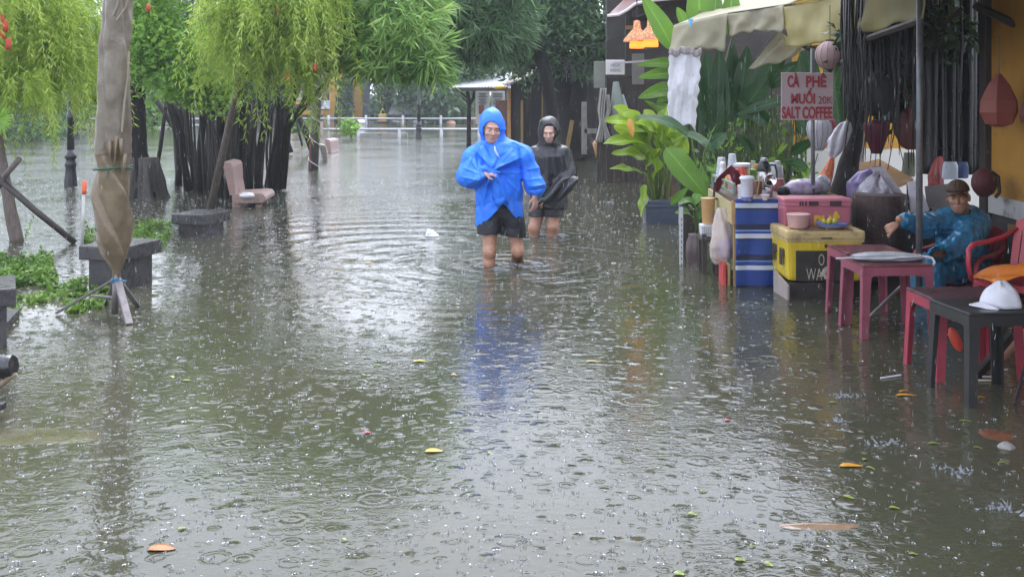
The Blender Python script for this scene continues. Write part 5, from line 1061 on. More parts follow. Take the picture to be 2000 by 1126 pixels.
put(on(1480,350,'orange_lid_jar','small jar with orange lid left of the thermos','jar',[(.035,0),(.037,.01),(.037,.12),(.04,.121),(.04,.15),(.035,.152)],mat('orange lid jar',(.50,.22,.06),.35,.3,12),16))
put(on(1478,378,'ladle_pot','brown pot with a wooden stick in front of the thermos','pot',[(.04,0),(.045,.01),(.045,.11),(.043,.112)],mat('brown tin',(.20,.11,.08),.35,.3,12),16))
b = MB(); b.tube([(0,0,0),(.03,0,.17)], .006, 6); o = tag(b.build('stir_stick', WOODY), 'slanting wooden stirring stick in front of the thermos', 'stick'); o.location = Vector(((1478-CX)*9.4/F,9.4,ZT))
b = MB(); b.ball((0,0,.04), (.055,.05,.045), 14, 9, wob=lambda d: 1+.25*noise.noise(d*3)); o = tag(b.build('black_cloth', mat('black cloth',(.012,.012,.013),.7), smooth=True), 'crumpled black cloth at the right end of the counter', 'cloth'); o.location = Vector(((1530-CX)*9.45/F,9.45,ZT))
b = MB(); b.grid(lambda u, v: ((u-.5)*.26, .02*math.sin(u*9)-.05+.05*v, .13-.26*abs(u-.5)-.10*v*(1+.4*math.sin(u*12))), 20, 8, th=.005); o = tag(b.build('red_cloth', mat('burgundy cloth',(.16,.012,.03),.7,.2,12), smooth=True), 'burgundy cloth draped over the jars at the left of the counter', 'cloth'); o.location = Vector(((1424-CX)*9.75/F,9.72,ZT+.12))
b = MB(); b.ball((0,0,.05), (.17,.07,.075), 18, 9, wob=lambda d: 1+.3*noise.noise(d*4)); o = tag(b.build('plastic_wrap', mat('lilac plastic bag',(.36,.30,.42),.3,.4,18), smooth=True), 'crumpled lilac plastic bags at the right end of the counter under the sign', 'bag'); o.location = Vector(((1568-CX)*9.7/F,9.7,ZT))
b = MB(); b.ball((0,0,.07), (.075,.06,.085), 16, 9, wob=lambda d: 1+.25*noise.noise(d*4)); o = tag(b.build('grey_bag', mat('grey blue plastic bag',(.30,.32,.36),.3,.4,18), smooth=True), 'grey knotted plastic bag just right of the sign pole', 'bag'); o.location = Vector(((1605-CX)*9.75/F,9.75,ZT))
for (x0,y0,x1,y1,nm,lab,m_) in ((1408,522,1414,556,'red_crate','red slatted crate end under the counter',mat('red plastic',(.55,.04,.04),.4)),(1417,520,1422,556,'yellow_board','yellow upright board under the counter',WOODY)):
    a = P((x0+x1)/2,(y0+y1)/2,9.3); b = MB(); b.box(a, ((x1-x0)*9.3/F,.2,.22), bev=.004); tag(b.build(nm, m_, loc=P((x0+x1)/2,560,9.3)), lab, 'crate' if 'crate' in nm else 'board')
# left of the counter
def film(name, c, alpha=.85): return mat(name, c, .18, .25, 14, trans=.15)
t = root('shopping_bag', 'bulging thin plastic bag, peach and white with blue things inside, hanging at the counter side', 'bag', P(1412,515,9.45))
b = MB(); prof = [(515,1410,14,.04),(500,1409,21,.09),(480,1411,24,.11),(455,1413,22,.10),(435,1411,17,.07),(418,1409,11,.04),(405,1409,7,.025)]
def bagf(u, v):
    s_ = v*(len(prof)-1); i = min(len(prof)-2,int(s_)); f = s_-i; y,x,w_,d_ = [prof[i][k]+(prof[i+1][k]-prof[i][k])*f for k in range(4)]
    a = u*2*PI; q = 1+.14*math.sin(a*5+v*6)+.10*noise.noise(Vector((math.cos(a)*3,math.sin(a)*3,v*7))); return P(x,y,9.4)+Vector((math.cos(a)*w_*9.4/F*q, math.sin(a)*d_*q, 0))
b.grid(bagf, 40, 36); b.build('film', mat('peach white plastic film',(.66,.56,.50),.2,.1,7,wear=(.70,.40,.22),wscale=6,wthr=.55,alpha=.62,bump=.012,bscale=22), t, world=True, smooth=True)
b = MB(); b.ball(P(1418,486,9.40), (.075,.06,.085), 16, 10, wob=lambda d: 1+.2*noise.noise(d*4)); b.build('blue_contents', mat('violet blue contents',(.22,.20,.62),.35,.4,16), t, world=True, smooth=True)
b = MB(); b.lathe([(.048,-.11),(.052,-.10),(.062,.10),(.066,.11),(.060,.112)], P(1383,411,9.9), 22); tag(b.build('tan_bucket', mat('tan plastic bucket',(.52,.31,.13),.4,.08), loc=P(1383,436,9.9), ang=40), 'tan plastic bucket with dark rim left of the counter', 'bucket')
b = MB(); b.box(P(1384,387,9.95), (.14,.14,.012), bev=.003); b.tube([P(1396,356,9.9),P(1394,384,9.9)], .011, 7); tag(b.build('dark_tray', IRON, loc=P(1384,388,9.95)), 'thin dark tray laid over the tan bucket', 'tray')
t = root('white_basket', 'white perforated plastic basket under the tan bucket', 'basket', P(1383,460,9.9)); b = MB(); b.box(P(1384,449,9.9), (.135,.18,.10), bev=.012, taper=1.08); b.build('basket', WHP, t, world=True)
b = MB()
for i in range(7):
    for j in range(4): b.box(P(1372+i*4,442+j*4.5,9.805), (.006,.012,.008))
b.build('holes', mat('dark hole',(.10,.09,.08),.7), t, world=True)
t = root('low_stool', 'dark wooden stool standing in the water under the white basket', 'stool', P(1384,540,9.9)); b = MB(); b.box(P(1385,464,9.9), (.17,.24,.03), bev=.005); b.build('seat', mat('dark stool wood',(.05,.04,.035),.45,.3,9), t, world=True)
for dx in (-.06,.06):
    for dy in (-.09,.09): b = MB(); b.box(P(1385,510,9.9)+Vector((dx,dy,0)), (.035,.035,.5)); b.build('leg', mat('dark stool wood',(.05,.04,.035),.45,.3,9), t, world=True)
t = root('angle_post', 'white perforated steel angle post standing in the water left of the stall', 'post', P(1331,520,10.3)); b = MB(); b.box(P(1331,470,10.3), (.030,.005,.62)); b.box(P(1328,470,10.32), (.005,.04,.62)); b.build('angle', mat('white angle steel',(.55,.56,.57),.4,.15,12), t, world=True)
b = MB()
for i in range(9): b.box(P(1331,428+i*11,10.295), (.008,.006,.018))
b.build('holes', mat('dark hole',(.10,.09,.08),.7), t, world=True)
b = MB(); b.box(P(1352,460,10.75), (.20,.03,.5)); tag(b.build('dark_board', PLANK, loc=P(1352,520,10.75)), 'dark brown board standing behind the clay jar', 'board')
# ================================================================== coolers
YEL = mat('yellow cooler plastic', (.62,.46,.02), .4, .12, 5, wear=(.40,.28,.05), wscale=4, wthr=.6); YLID = mat('grimy yellow lid', (.52,.40,.17), .5, .2, 5, wear=(.28,.21,.12), wscale=4, wthr=.52)
t = root('yellow_cooler', 'big grimy yellow cooler box with dark patch and white letters', 'cooler', P(1598,585,8.7))
b = MB(); b.box((2.395,8.895,.295), (.56,.55,.32), bev=.03, taper=1.04); b.build('body', YEL, t, world=True, smooth=False)
b = MB(); b.box((2.395,8.895,.485), (.61,.60,.075), bev=.022); b.box((2.395,8.895,.443), (.595,.585,.018), bev=.004); b.build('lid', YLID, t, world=True)
b = MB(); b.box((2.40,8.592,.468), (.085,.012,.010), bev=.002); b.box((2.40,8.615,.405), (.022,.02,.03), bev=.004); b.build('latch', mat('dark plastic',(.05,.04,.03),.5), t, world=True)
b = MB()
for x in (2.16,2.21,2.29,2.35,2.45,2.53,2.60): b.box((x,8.612,.405), (.008,.01,.05), bev=.002)
b.build('ribs', YEL, t, world=True)
for y in (8.75,9.0): b = MB(); b.box((2.10,y,.34), (.03,.09,.06), bev=.008); b.box((2.088,y,.29), (.012,.06,.09), bev=.004); b.build('handle', mat('dark plastic',(.05,.04,.03),.5), t, world=True)
b = MB(); b.box((2.365,8.608,.255), (.39,.008,.23)); b.build('dark_patch', mat('flaking dark paint',(.035,.032,.025),.6,.4,14,wear=(.20,.17,.04),wscale=7,wthr=.64), t, world=True)
WL = mat('worn white lettering', (.50,.46,.38), .6, .3, 30)
for s, x0, x1, y0, y1 in (('O',1599,1610,496,518),('WA',1575,1606,524,547)): text_mesh(s, .1, 'lettering', WL, t, P((x0+x1)/2,(y0+y1)/2,8.602)-wloc(t), (x1-x0)*8.6/F, (y1-y0)*8.6/F, .001, -.001)
b = MB()
for (x,y,r) in ((1611,529,5),(1608,535,5),(1614,524,3.5),(1613,541,4)): b.ball(P(x,y,8.6), (r*8.6/F,.003,r*8.6/F), 10, 5, wob=lambda d: 1+.3*noise.noise(d*3))
b.build('flower_print', WL, t, world=True)
t = root('dark_crate', 'dark wet wooden crate carrying the yellow cooler, pale board on its left end', 'crate', P(1575,590,8.6))
b = MB(); b.box((2.37,8.88,-.14), (.50,.52,.53), bev=.006); b.build('box', mat('black wet wood',(.03,.026,.022),.4,.5,9,bump=.003,wear=(.07,.06,.05),wscale=6,wthr=.62), t, world=True)
b = MB(); b.poly([(2.105,8.58,-.3),(2.105,8.58,.11),(2.085,8.95,.17),(2.085,8.95,-.3)], .015); b.build('end_board', mat('pale stained board',(.36,.31,.28),.6,.15,7,wear=(.22,.17,.15),wscale=5,wthr=.58), t, world=True)
PKC = mat('pink cooler plastic', (.42,.12,.16), .4, .12, 6, wear=(.30,.10,.12), wscale=4, wthr=.6); PKL = mat('pink cooler lid', (.52,.17,.22), .35, .1, 6)
t = root('pink_cooler', 'dusty pink cooler with yellow lettering standing at the back of the yellow cooler', 'cooler', (2.42,9.04,.523))
b = MB(); b.box((2.42,9.04,.60), (.52,.24,.155), bev=.018, taper=1.03); b.build('body', PKC, t, world=True)
b = MB(); b.box((2.42,9.04,.722), (.545,.262,.035), bev=.014); b.box((2.42,9.04,.692), (.53,.25,.03), bev=.008); b.build('lid', PKL, t, world=True)
b = MB()
for x,w_ in ((2.28,.012),(2.30,.012),(2.325,.012),(2.36,.02),(2.40,.05),(2.56,.09)): b.box((x,8.910,.700), (w_,.006,.032 if w_ < .06 else .04))
b.build('dark_marks', mat('dark worn marks',(.06,.02,.03),.6), t, world=True)
b = MB(); b.box((2.163,9.04,.655), (.02,.08,.03), bev=.006); b.build('handle', PKL, t, world=True)
YLT = mat('yellow lettering', (.70,.48,.03), .45, .08)
text_mesh('PHÊ', .1, 'lettering', YLT, t, P(1615,431,8.917)-wloc(t), 50*8.92/F, 36*8.92/F, .001, .004)
b = MB(); b.box((2.40,8.74,.527), (.42,.26,.009), bev=.003); tag(b.build('serving_tray', mat('brown tray',(.16,.09,.05),.4), loc=(2.40,8.74,.523)), 'flat brown tray lying on the yellow cooler lid', 'tray')
b = MB(); b.lathe([(.07,0),(.078,.01),(.088,.09),(.094,.105),(.088,.108),(.06,.10),(.04,.095)], (0,0,0), 24, wob=lambda a,z: 1+(.05*math.sin(2*a) if z > .09 else 0)); o = tag(b.build('pink_bowl', mat('pale pink plastic bowl',(.60,.36,.34),.35,.06), ang=45), 'pale pink plastic bowl with lid on the yellow cooler', 'bowl'); o.location = (2.22,8.73,.532)
t = root('blue_plate', 'blue rimmed plate of small yellow green limes on the yellow cooler', 'plate', (2.475,8.73,.532)); b = MB(); b.lathe([(.07,0),(.09,.004),(.125,.030),(.128,.036),(.10,.03),(.06,.012)], (0,0,0), 26); b.build('plate', mat('blue enamel plate',(.06,.16,.55),.25,.08), t, smooth=True)
b = MB(); b.lathe([(.072,.001),(.092,.005),(.122,.027)], (0,-.002,0), 26, cap=False); b.build('white_outside', WHP, t, smooth=True)
for i, (x,y) in enumerate(((-.02,0),(.02,-.02),(.045,.03),(0,.04),(-.05,.02))): b = MB(); b.ball((0,0,0), .021, 12, 8); o = tag(b.build('lime', mat('yellow green lime skin',(.42,.36,.03),.4,.3,30), smooth=True), 'small yellow green lime among those on the blue plate', 'lime', 'limes on the blue plate'); o.location = (2.475+x,8.73+y,.575+.008*(i % 2))

# ================================================================== low plastic tables
RP = mat('dull red plastic', (.27,.065,.10), .42, .2, 5, wear=(.17,.045,.06), wscale=6, wthr=.54); RP2 = mat('bright red plastic', (.33,.035,.06), .40, .25, 5, wear=(.20,.03,.045), wscale=6, wthr=.56); BP = mat('black plastic with wear', (.022,.021,.021), .38, .3, 6, wear=(.10,.095,.09), wscale=9, wthr=.63)
TTOP = mat('wet dark red top', (.13,.035,.04), .2, .25, 5, wear=(.20,.07,.08), wscale=4, wthr=.56)
def table(label, m, w_, d, zt, group='low plastic tables of the coffee stall', top=None):
    t = root('plastic_table', label, 'table', (0,0,0), group); g_ = -.30
    b = MB(); b.box((0,0,zt-.009), (w_,d,.018), bev=.007); b.build('tabletop', top or m, t)
    b = MB()
    for (x0,y0,x1,y1) in ((-w_/2,-d/2,w_/2,-d/2),(w_/2,-d/2,w_/2,d/2),(w_/2,d/2,-w_/2,d/2),(-w_/2,d/2,-w_/2,-d/2)):
        a = Vector((x0,y0,0)); c = Vector((x1,y1,0)); ctr = Vector((0,0,0)); n = 14
        inn = ((ctr-(a+c)/2).normalized())*.006
        def fn(u, v): 
            k = abs(u*2-1); drop = .055+.07*max(0,(k-.62)/.38)**2.2; p = a.lerp(c,.01+u*.98)+inn; return (p.x,p.y,zt-.016-drop*v)
        b.grid(fn, n, 3, th=.006)
    b.build('apron', m, t)
    for sx in (-1,1):
        for sy in (-1,1):
            b = MB(); prof = [(0,0),(.062,0),(.062,.011),(.011,.011),(.011,.062),(0,.062)]; vs = []
            for (z,s_,sp) in ((zt-.018,1.0,-.004),(zt-.12,.86,.0),(g_,.62,.022)):
                for (x,y) in prof: vs.append((sx*(w_/2+sp-x*s_), sy*(d/2+sp-y*s_), z))
            n = 6; fs = [(i*n+j,i*n+(j+1) % n,(i+1)*n+(j+1) % n,(i+1)*n+j) for i in range(2) for j in range(n)]+[tuple(range(n)),tuple(2*n+j for j in range(n))]
            if sx*sy < 0: fs = [tuple(reversed(q)) for q in fs]
            b.add(vs, fs); b.build('leg', m, t)
    return t
def place(o, x, y, a): o.location = (x,y,0); o.rotation_euler.z = math.radians(a); return o
place(table('dull red low plastic table with a folded white umbrella on it', RP, .46,.44,.475, top=TTOP), 2.475,7.46,2)
place(table('dull red low plastic table between the umbrella table and the yellow cooler', RP, .42,.42,.485, top=TTOP), 2.49,7.92,2)
place(table('bright red low table with dark top, in the middle between umbrella table and black table', RP2, .48,.42,.445, top=mat('dark stained top',(.07,.03,.035),.3,.3,6)), 2.56,6.40,4)
place(table('black low plastic table with a white cap on it, nearest the camera', BP, .40,.40,.475), 2.475,5.90,8)
def bar(label, a, c, r, m, name='metal_strut'):
    b = MB(); a = Vector(a); c = Vector(c); d = c-a; R = d.to_track_quat('X','Z').to_matrix(); b.box((a+c)/2,(d.length,r,r*1.6),R,bev=.003); return tag(b.build(name, m, loc=a), label, 'strut')
bar('grey metal strut slanting under the umbrella table into the water', P(1686,632,7.55), P(1760,560,7.9), .018, mat('dull grey metal',(.24,.23,.23),.4,.2,12))
bar('dark flat bar slanting under the black table', P(1893,752,6.2), P(1975,655,6.5), .03, mat('dark metal bar',(.035,.03,.03),.4,.3,12))
bar('thin dark rod leaning at the right edge under the black table', P(1981,788,5.75), P(2006,700,5.9), .012, mat('dark metal bar',(.035,.03,.03),.4,.3,12))
# folded umbrella on the table
t = root('folded_umbrella', 'folded white translucent umbrella with hooked handle lying on the dull red table', 'umbrella', (2.45,7.42,.478))
def fumb(u, v):
    a = u*2*PI; r = .055*math.sin(PI*min(1,v*.75+.12))**.8*(1+.30*math.sin(a*6+v*4)+.12*math.sin(a*13-v*6)); x = -.20+.46*v; return (2.44+x, 7.42+.02*v+math.cos(a)*r*1.6, .478+max(.002,.022+math.sin(a)*r*.42))
b = MB(); b.grid(fumb, 56, 20); b.build('canopy', mat('translucent white film',(.60,.61,.64),.2,.1,12,trans=.15,bump=.01,bscale=24), t, world=True, smooth=True)
b = MB(); b.tube([(2.13,7.40,.492),(2.25,7.415,.495)], .006, 6); b.build('tip', WHP, t, world=True)
b = MB(); b.tube([(2.68,7.44,.50),(2.74,7.44,.497),(2.775,7.435,.488),(2.785,7.42,.462),(2.765,7.41,.438),(2.735,7.408,.437)], .009, 8); b.build('handle', WHP, t, world=True, smooth=True)
# white cap on black table
t = root('baseball_cap', 'white baseball cap lying on the black plastic table', 'cap', (2.50,5.90,.478))
CAPM = mat('white cotton cap', (.60,.61,.66), .7, .1, 12, bump=.006, bscale=24)
b = MB(); b.grid(lambda u, v: (lambda a, e: (lambda n_: (2.545+.105*math.cos(a)*math.cos(e)*n_, 5.86+.115*math.sin(a)*math.cos(e)*n_, .480+.118*math.sin(e)*n_*(1+.07*math.sin(a*2+1))))(1+.10*noise.noise(Vector((math.cos(a)*1.6,math.sin(a)*1.6,e*1.5)))-.03*abs(math.sin(a*3))**.3))(u*2*PI, v*PI/2), 32, 10, th=.004); b.build('crown', CAPM, t, world=True, smooth=True)
b = MB(); b.grid(lambda u, v: (lambda a: (2.545+(-.100-.075*v*math.cos((u-.5)*2.4))*math.cos((u-.5)*1.9)*1.0, 5.86+(-.02)+ (u-.5)*.19*(1-.15*v), .495-.014*v-.02*(2*u-1)**2+.006))(0), 16, 6, th=.004); b.build('brim', CAPM, t, world=True, smooth=True)
b = MB(); b.ball((2.545,5.86,.600), (.008,.008,.005), 8, 5); b.build('button', CAPM, t, world=True)

# ================================================================== red plastic armchairs
def chair(label, m):
    t = root('plastic_armchair', label, 'chair', (0,0,0), 'red plastic armchairs'); zs = .075; g_ = -.33
    b = MB(); b.grid(lambda u, v: ((u-.5)*.46, (v-.5)*.44, zs+.018*(2*u-1)**2+.02*(1-v)**3*-1+.006), 12, 10, th=.012); b.box((0,-.215,zs-.02),(.46,.02,.05),bev=.006); b.box((-.225,0,zs-.02),(.02,.42,.05),bev=.006); b.box((.225,0,zs-.02),(.02,.42,.05),bev=.006); b.build('seat', m, t)
    def bk(u, v): 
        x = (u-.5)*(.42+.10*v-.10*max(0,v-.7)); z = zs+.02+.42*v-.05*(2*u-1)**2*v; y = .205+.13*v-.07*(2*u-1)**2; return (x,y,z)
    b = MB()
    n = 7
    for i in range(n):
        u0 = .10+i*(.80/n)+.016; u1 = .10+(i+1)*(.80/n)-.016; b.grid(lambda u, v: bk(u0+(u1-u0)*u, .12+.66*v), 3, 10, th=.010)
    b.grid(lambda u, v: bk(u, .78+.22*v), 16, 4, th=.014); b.grid(lambda u, v: bk(u, .0+.12*v), 16, 3, th=.014); b.grid(lambda u, v: bk(.0+.10*u, v), 3, 12, th=.014); b.grid(lambda u, v: bk(.9+.10*u, v), 3, 12, th=.014); b.build('backrest', m, t)
    for s_ in (-1,1):
        b = MB(); pts = [(s_*.245,-.225,zs-.02),(s_*.262,-.235,zs+.10),(s_*.268,-.225,zs+.20),(s_*.272,-.17,zs+.235),(s_*.275,0,zs+.245),(s_*.268,.14,zs+.27),(s_*.235,.25,zs+.33)]
        for i in range(len(pts)-1):
            for k in range(1): pass
        b.tube(pts, [.020,.020,.022,.026,.026,.022,.018], 8, sx=.75); b.build('armrest', m, t, smooth=True)
        for (y,sp) in ((-.205,-.03),(.19,.06)):
            b = MB(); vs = []; prof = [(0,0),(.055,0),(.055,.012),(.012,.012),(.012,.055),(0,.055)]
            for (z,k,o_) in ((zs,1,0),(g_,.7,1)):
                for (px_,py_) in prof: vs.append((s_*(.238+.02*o_-px_*k), y+sp*o_+(py_*k if y < 0 else -py_*k), z))
            b.add(vs, [(j,(j+1) % 6,6+(j+1) % 6,6+j) for j in range(6)]+[tuple(range(6)),tuple(range(6,12))]); b.build('leg', m, t)
    return t
RC = mat('red chair plastic', (.42,.035,.055), .33, .12, 5, wear=(.30,.03,.05), wscale=5, wthr=.6)
c1 = chair('red plastic armchair the person in the blue poncho sits in', RC); c1.location = (3.55,8.92,0); c1.rotation_euler.z = math.radians(-52)
c2 = copy_tree(c1); c2['label'] = 'red plastic armchair with an orange cloth over its seat, right edge'; c2.location = (3.62,8.0,.17); c2.rotation_euler.z = math.radians(-62)
c3 = copy_tree(c1); c3['label'] = 'red plastic armchair under the black table side, mostly behind the tables'; c3.location = (3.02,7.05,-.02); c3.rotation_euler.z = math.radians(-80)
c3['label'] = 'red plastic armchair cut off by the right edge behind the white cap'; c3.location = (4.0,7.45,0); c3.rotation_euler.z = math.radians(-75)
def orange(u, v):
    x = 3.31+.62*u; y = 7.72+.42*v-.1*u; z = .315+.13*u**1.3-.10*max(0,.25-u)**1*2+.012*math.sin(u*13+v*5)+.015*noise.noise(Vector((u*5,v*5,4)))-.05*max(0,abs(v-.5)-.3); return (x,y,z)
b = MB(); b.grid(orange, 26, 20, th=.006); tag(b.build('orange_cloth', mat('orange waterproof cloth',(.70,.20,.02),.4,.12,8), loc=(3.55,8.0,.30), smooth=True), 'bright orange cloth spread over the red armchair at the right edge', 'cloth')

# ================================================================== yellow wall and the dim space behind the tables
WALLY = mat('ochre limewash wall', (.40,.20,.025), .75, .15, 2.2, wear=(.24,.12,.03), wscale=1.6, wthr=.56)
WBAND = mat('stained white dado', (.48,.47,.46), .7, .15, 3, wear=(.16,.14,.13), wscale=3, wthr=.55)
t = root('ochre_wall', 'ochre house wall with stained white band at its foot, right edge', 'wall', (3.98,6.5,0))
b = MB(); b.box((4.08,6.3,2.35), (.2,6.1,3.24)); b.build('wall', WALLY, t, world=True)
b = MB(); b.box((4.07,6.3,.655), (.24,6.1,.15), bev=.006); b.build('white_band', WBAND, t, world=True)
b = MB(); b.box((4.08,6.3,.14), (.2,6.1,.88)); b.build('lower_wall', mat('shadowed lower plaster',(.06,.055,.05),.7,.35,3,wear=(.16,.14,.12),wscale=3,wthr=.6), t, world=True)  # shadow below the white band, put into the wall colour
b = MB(); b.box((3.97,8.55,.50), (.02,.9,.06)); b.build('ochre_batten', WOODY, t, world=True)
b = MB(); b.box((4.0,9.42,1.9), (.14,.13,4.3), bev=.008); b.build('corner_post', mat('dark beam',(.035,.025,.02),.6), t, world=True)
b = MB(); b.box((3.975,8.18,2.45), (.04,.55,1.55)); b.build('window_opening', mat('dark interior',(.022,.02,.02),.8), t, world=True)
b = MB(); b.box((3.96,8.49,2.45), (.05,.06,1.62)); b.box((3.96,7.88,2.45), (.05,.06,1.62)); b.box((3.96,8.18,1.65), (.06,.68,.05)); b.build('window_frame', mat('dark beam',(.035,.025,.02),.6), t, world=True)
b = MB(); b.grid(lambda u, v: (1.55+2.8*u, 1.5+8.4*v, 2.60+.75*u+.02*math.sin(v*150)), 8, 120, th=.03); b.build('unseen_eave_roof', mat('old roof sheet',(.06,.045,.04),.7,.3,5), t, world=True)  # unseen eave, carried far out over the water to darken the stall side
for y in (4.2,6.0,7.8,9.4): b = MB(); b.tube([(1.6,y,2.54),(4.1,y,3.2)], .05, 6); b.build('rafter', mat('dark beam',(.035,.025,.02),.6), t, world=True)
b = MB(); b.tube([P(1905,12,9.3), P(1993,52,8.9), P(2060,80,8.6)], .035, 6); b.tube([P(1880,15,9.4), P(1840,50,9.5)], .02, 6); b.build('bracket_beam', mat('dark beam',(.035,.025,.02),.6), t, world=True)
t = root('back_house', 'bright ochre house wall with white foot seen in the gap behind the stall', 'house', (4.5,15.2,0))
b = MB(); b.box((5.4,15.2,2.2), (3.2,.2,2.8)); b.build('wall', mat('bright ochre wall',(.52,.27,.025),.7,.15,2,wear=(.32,.17,.03),wscale=1.5,wthr=.6), t, world=True)
b = MB(); b.box((5.4,15.17,.36), (3.2,.24,.9)); b.build('white_foot', mat('white painted foot wall',(.66,.64,.60),.6,.06,3), t, world=True)
for x in (4.55,4.98,5.42): b = MB(); b.box((x,15.08,1.9), (.05,.06,2.2)); b.build('pilaster', mat('bright ochre wall',(.66,.36,.03),.7), t, world=True)
# dark plastic sheet hanging between the corner post and the stall
TAR = mat('dark wet plastic sheet', (.020,.018,.018), .3, .4, 6, bump=.006, bscale=14)
b = MB(); b.grid(lambda u, v: P(1797+122*u, -60+400*v, 10.2)+Vector((0,.05*math.sin(u*21+v*1.2)+.03*math.sin(u*47),0)), 50, 20, th=.006); t = tag(b.build('plastic_sheet', TAR, loc=P(1850,340,10.2), smooth=True), 'dark wet plastic sheet hanging in folds right of the awning pole', 'sheet')
b = MB(); b.grid(lambda u, v: P(1735+75*u-10*v, 40+200*v, 10.9)+Vector((0,.05*math.sin(u*13+v*2),0)), 24, 16, th=.006); tag(b.build('plastic_sheet', TAR, loc=P(1770,240,10.9), smooth=True), 'dark sheet bundled under the awning roof left of the pole', 'sheet')
# dark trunk and hanging tangle inside the stall
t = root('gnarled_tree', 'dark gnarled trunk leaning through the stall behind the coffee sign', 'tree', P(1640,470,10.4))
trunk(t, [P(1632,470,10.4),P(1638,400,10.4),P(1656,330,10.4),P(1672,260,10.4),P(1668,190,10.4),P(1664,120,10.4),P(1668,40,10.4),P(1680,-60,10.4)], [.13,.12,.10,.075,.08,.085,.08,.06])
trunk(t, [P(1672,250,10.4),P(1700,200,10.4),P(1706,140,10.4),P(1690,90,10.4)], [.05,.045,.045,.03], 'branch')
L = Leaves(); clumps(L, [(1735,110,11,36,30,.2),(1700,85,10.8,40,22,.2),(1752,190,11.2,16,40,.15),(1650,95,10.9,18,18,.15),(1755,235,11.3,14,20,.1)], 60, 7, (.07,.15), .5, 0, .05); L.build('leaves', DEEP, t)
b = MB()
for i in range(26):
    x = rng.uniform(1655,1720); b.tube([P(x,70,10.25),P(x+rng.normal()*4,110+rng.random()*40,10.25),P(x+rng.normal()*4,160+rng.random()*90,10.25)], .006, 4)
b.build('hanging_cords', mat('dark cords',(.05,.045,.045),.6,.4), t, world=True)
# ---- aerial roots and dead vines hanging through the stall
t = root('hanging_roots', 'tangle of dark aerial roots and dead vines hanging behind the awning pole', 'roots', P(1760,330,10.3)); RT = mat('dark wet roots', (.022,.018,.017), .5, .5, 9)
b = MB()
for i in range(150):
    x = rng.choice([rng.uniform(1640,1800), rng.uniform(1690,1910)]); Y = rng.uniform(9.75,10.7); y1 = rng.uniform(60,250) if rng.random() < .6 else rng.uniform(220,345); q = rng.normal()*7
    b.tube([P(x,-30,Y),P(x+q*.5,-30+(y1+30)*.35,Y),P(x-q*.4,-30+(y1+30)*.7,Y),P(x+q,y1,Y)], [rng.uniform(.006,.022),rng.uniform(.006,.018),.008,.003], 5)
b.build('roots', RT, t, world=True, smooth=True)
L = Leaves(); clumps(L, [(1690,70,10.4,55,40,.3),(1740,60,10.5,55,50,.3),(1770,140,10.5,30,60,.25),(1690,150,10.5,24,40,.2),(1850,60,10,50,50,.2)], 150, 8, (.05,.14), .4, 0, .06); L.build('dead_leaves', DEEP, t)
# ---- hanging lanterns and bags
def ribbed(name, label, px, py, rx, ry, Y, m, kind='round', rib=None, tassel=True, group='silk lanterns hanging in the stall'):
    c = P(px,py,Y); R = rx*Y/F; Hh = ry*Y/F; t = root(name, label, 'lantern', c+Vector((0,0,-Hh)), group); k = 14
    if kind == 'round': pr = [(R*math.sin(a)*.98+.012, -Hh*math.cos(a)) for a in np.linspace(.22,PI-.22,14)]
    else: pr = [(R*w_, Hh*z) for w_, z in kind]
    b = MB(); b.lathe(pr, c, 48, wob=lambda a, z: 1-.035*abs(math.cos(a*k/2))); b.build('silk', m, t, world=True, smooth=True)
    b = MB()
    for i in range(k):
        a = (i+.5)/k*6.283*1.0; b.tube([c+Vector((math.cos(a)*r*1.01, math.sin(a)*r*1.01, z)) for r, z in pr], .0018, 4)
    b.build('ribs', rib or mat('dark lantern wire',(.05,.03,.03),.5), t, world=True)
    b = MB(); zt = pr[-1][1]; zb = pr[0][1]; b.lathe([(pr[-1][0]*1.02,zt-.005),(pr[-1][0]*1.05,zt+.015),(.01,zt+.02)], c, 16); b.tube([c+Vector((0,0,zt)), c+Vector((0,0,zt+.35))], .004, 4)
    if tassel: b.lathe([(.002,zb-.13),(.014,zb-.11),(.012,zb-.03),(pr[0][0],zb)], c, 12)
    b.build('cap', mat('dark lantern cap',(.03,.02,.02),.5), t, world=True); return t
ribbed('silk_lantern', 'pale pink ribbed round lantern just under the awning above the coffee sign', 1621,108,27,28,11.0, clothmat('pale pink silk',(.50,.36,.35),.4))
ribbed('silk_lantern', 'dark grey round lantern with pointed foot hanging in the middle of the stall', 1714,186,30,42,10.05, clothmat('dark grey silk',(.045,.047,.055),.2), 'round')
ribbed('silk_lantern', 'whitish ribbed lantern hanging behind the pole of the coffee sign', 1600,262,25,32,11.2, clothmat('whitish silk',(.56,.54,.58),.4), [(.30,-1),(.55,-.7),(.85,-.2),(1,.3),(.92,.7),(.6,.95),(.3,1)], None, False)
ribbed('silk_lantern', 'burgundy tulip shaped lantern with pale foot hanging over the tray table', 1712,269,25,31,10.05, clothmat('burgundy silk',(.16,.02,.045),.3), [(.36,-1),(.5,-.7),(.75,-.1),(.95,.5),(1,.8),(.9,.95),(.5,1)], None, False)
ribbed('silk_lantern', 'red lantern partly hidden behind the whitish one', 1612,246,20,22,11.6, clothmat('red silk',(.40,.03,.05),.3), 'round', None, False)
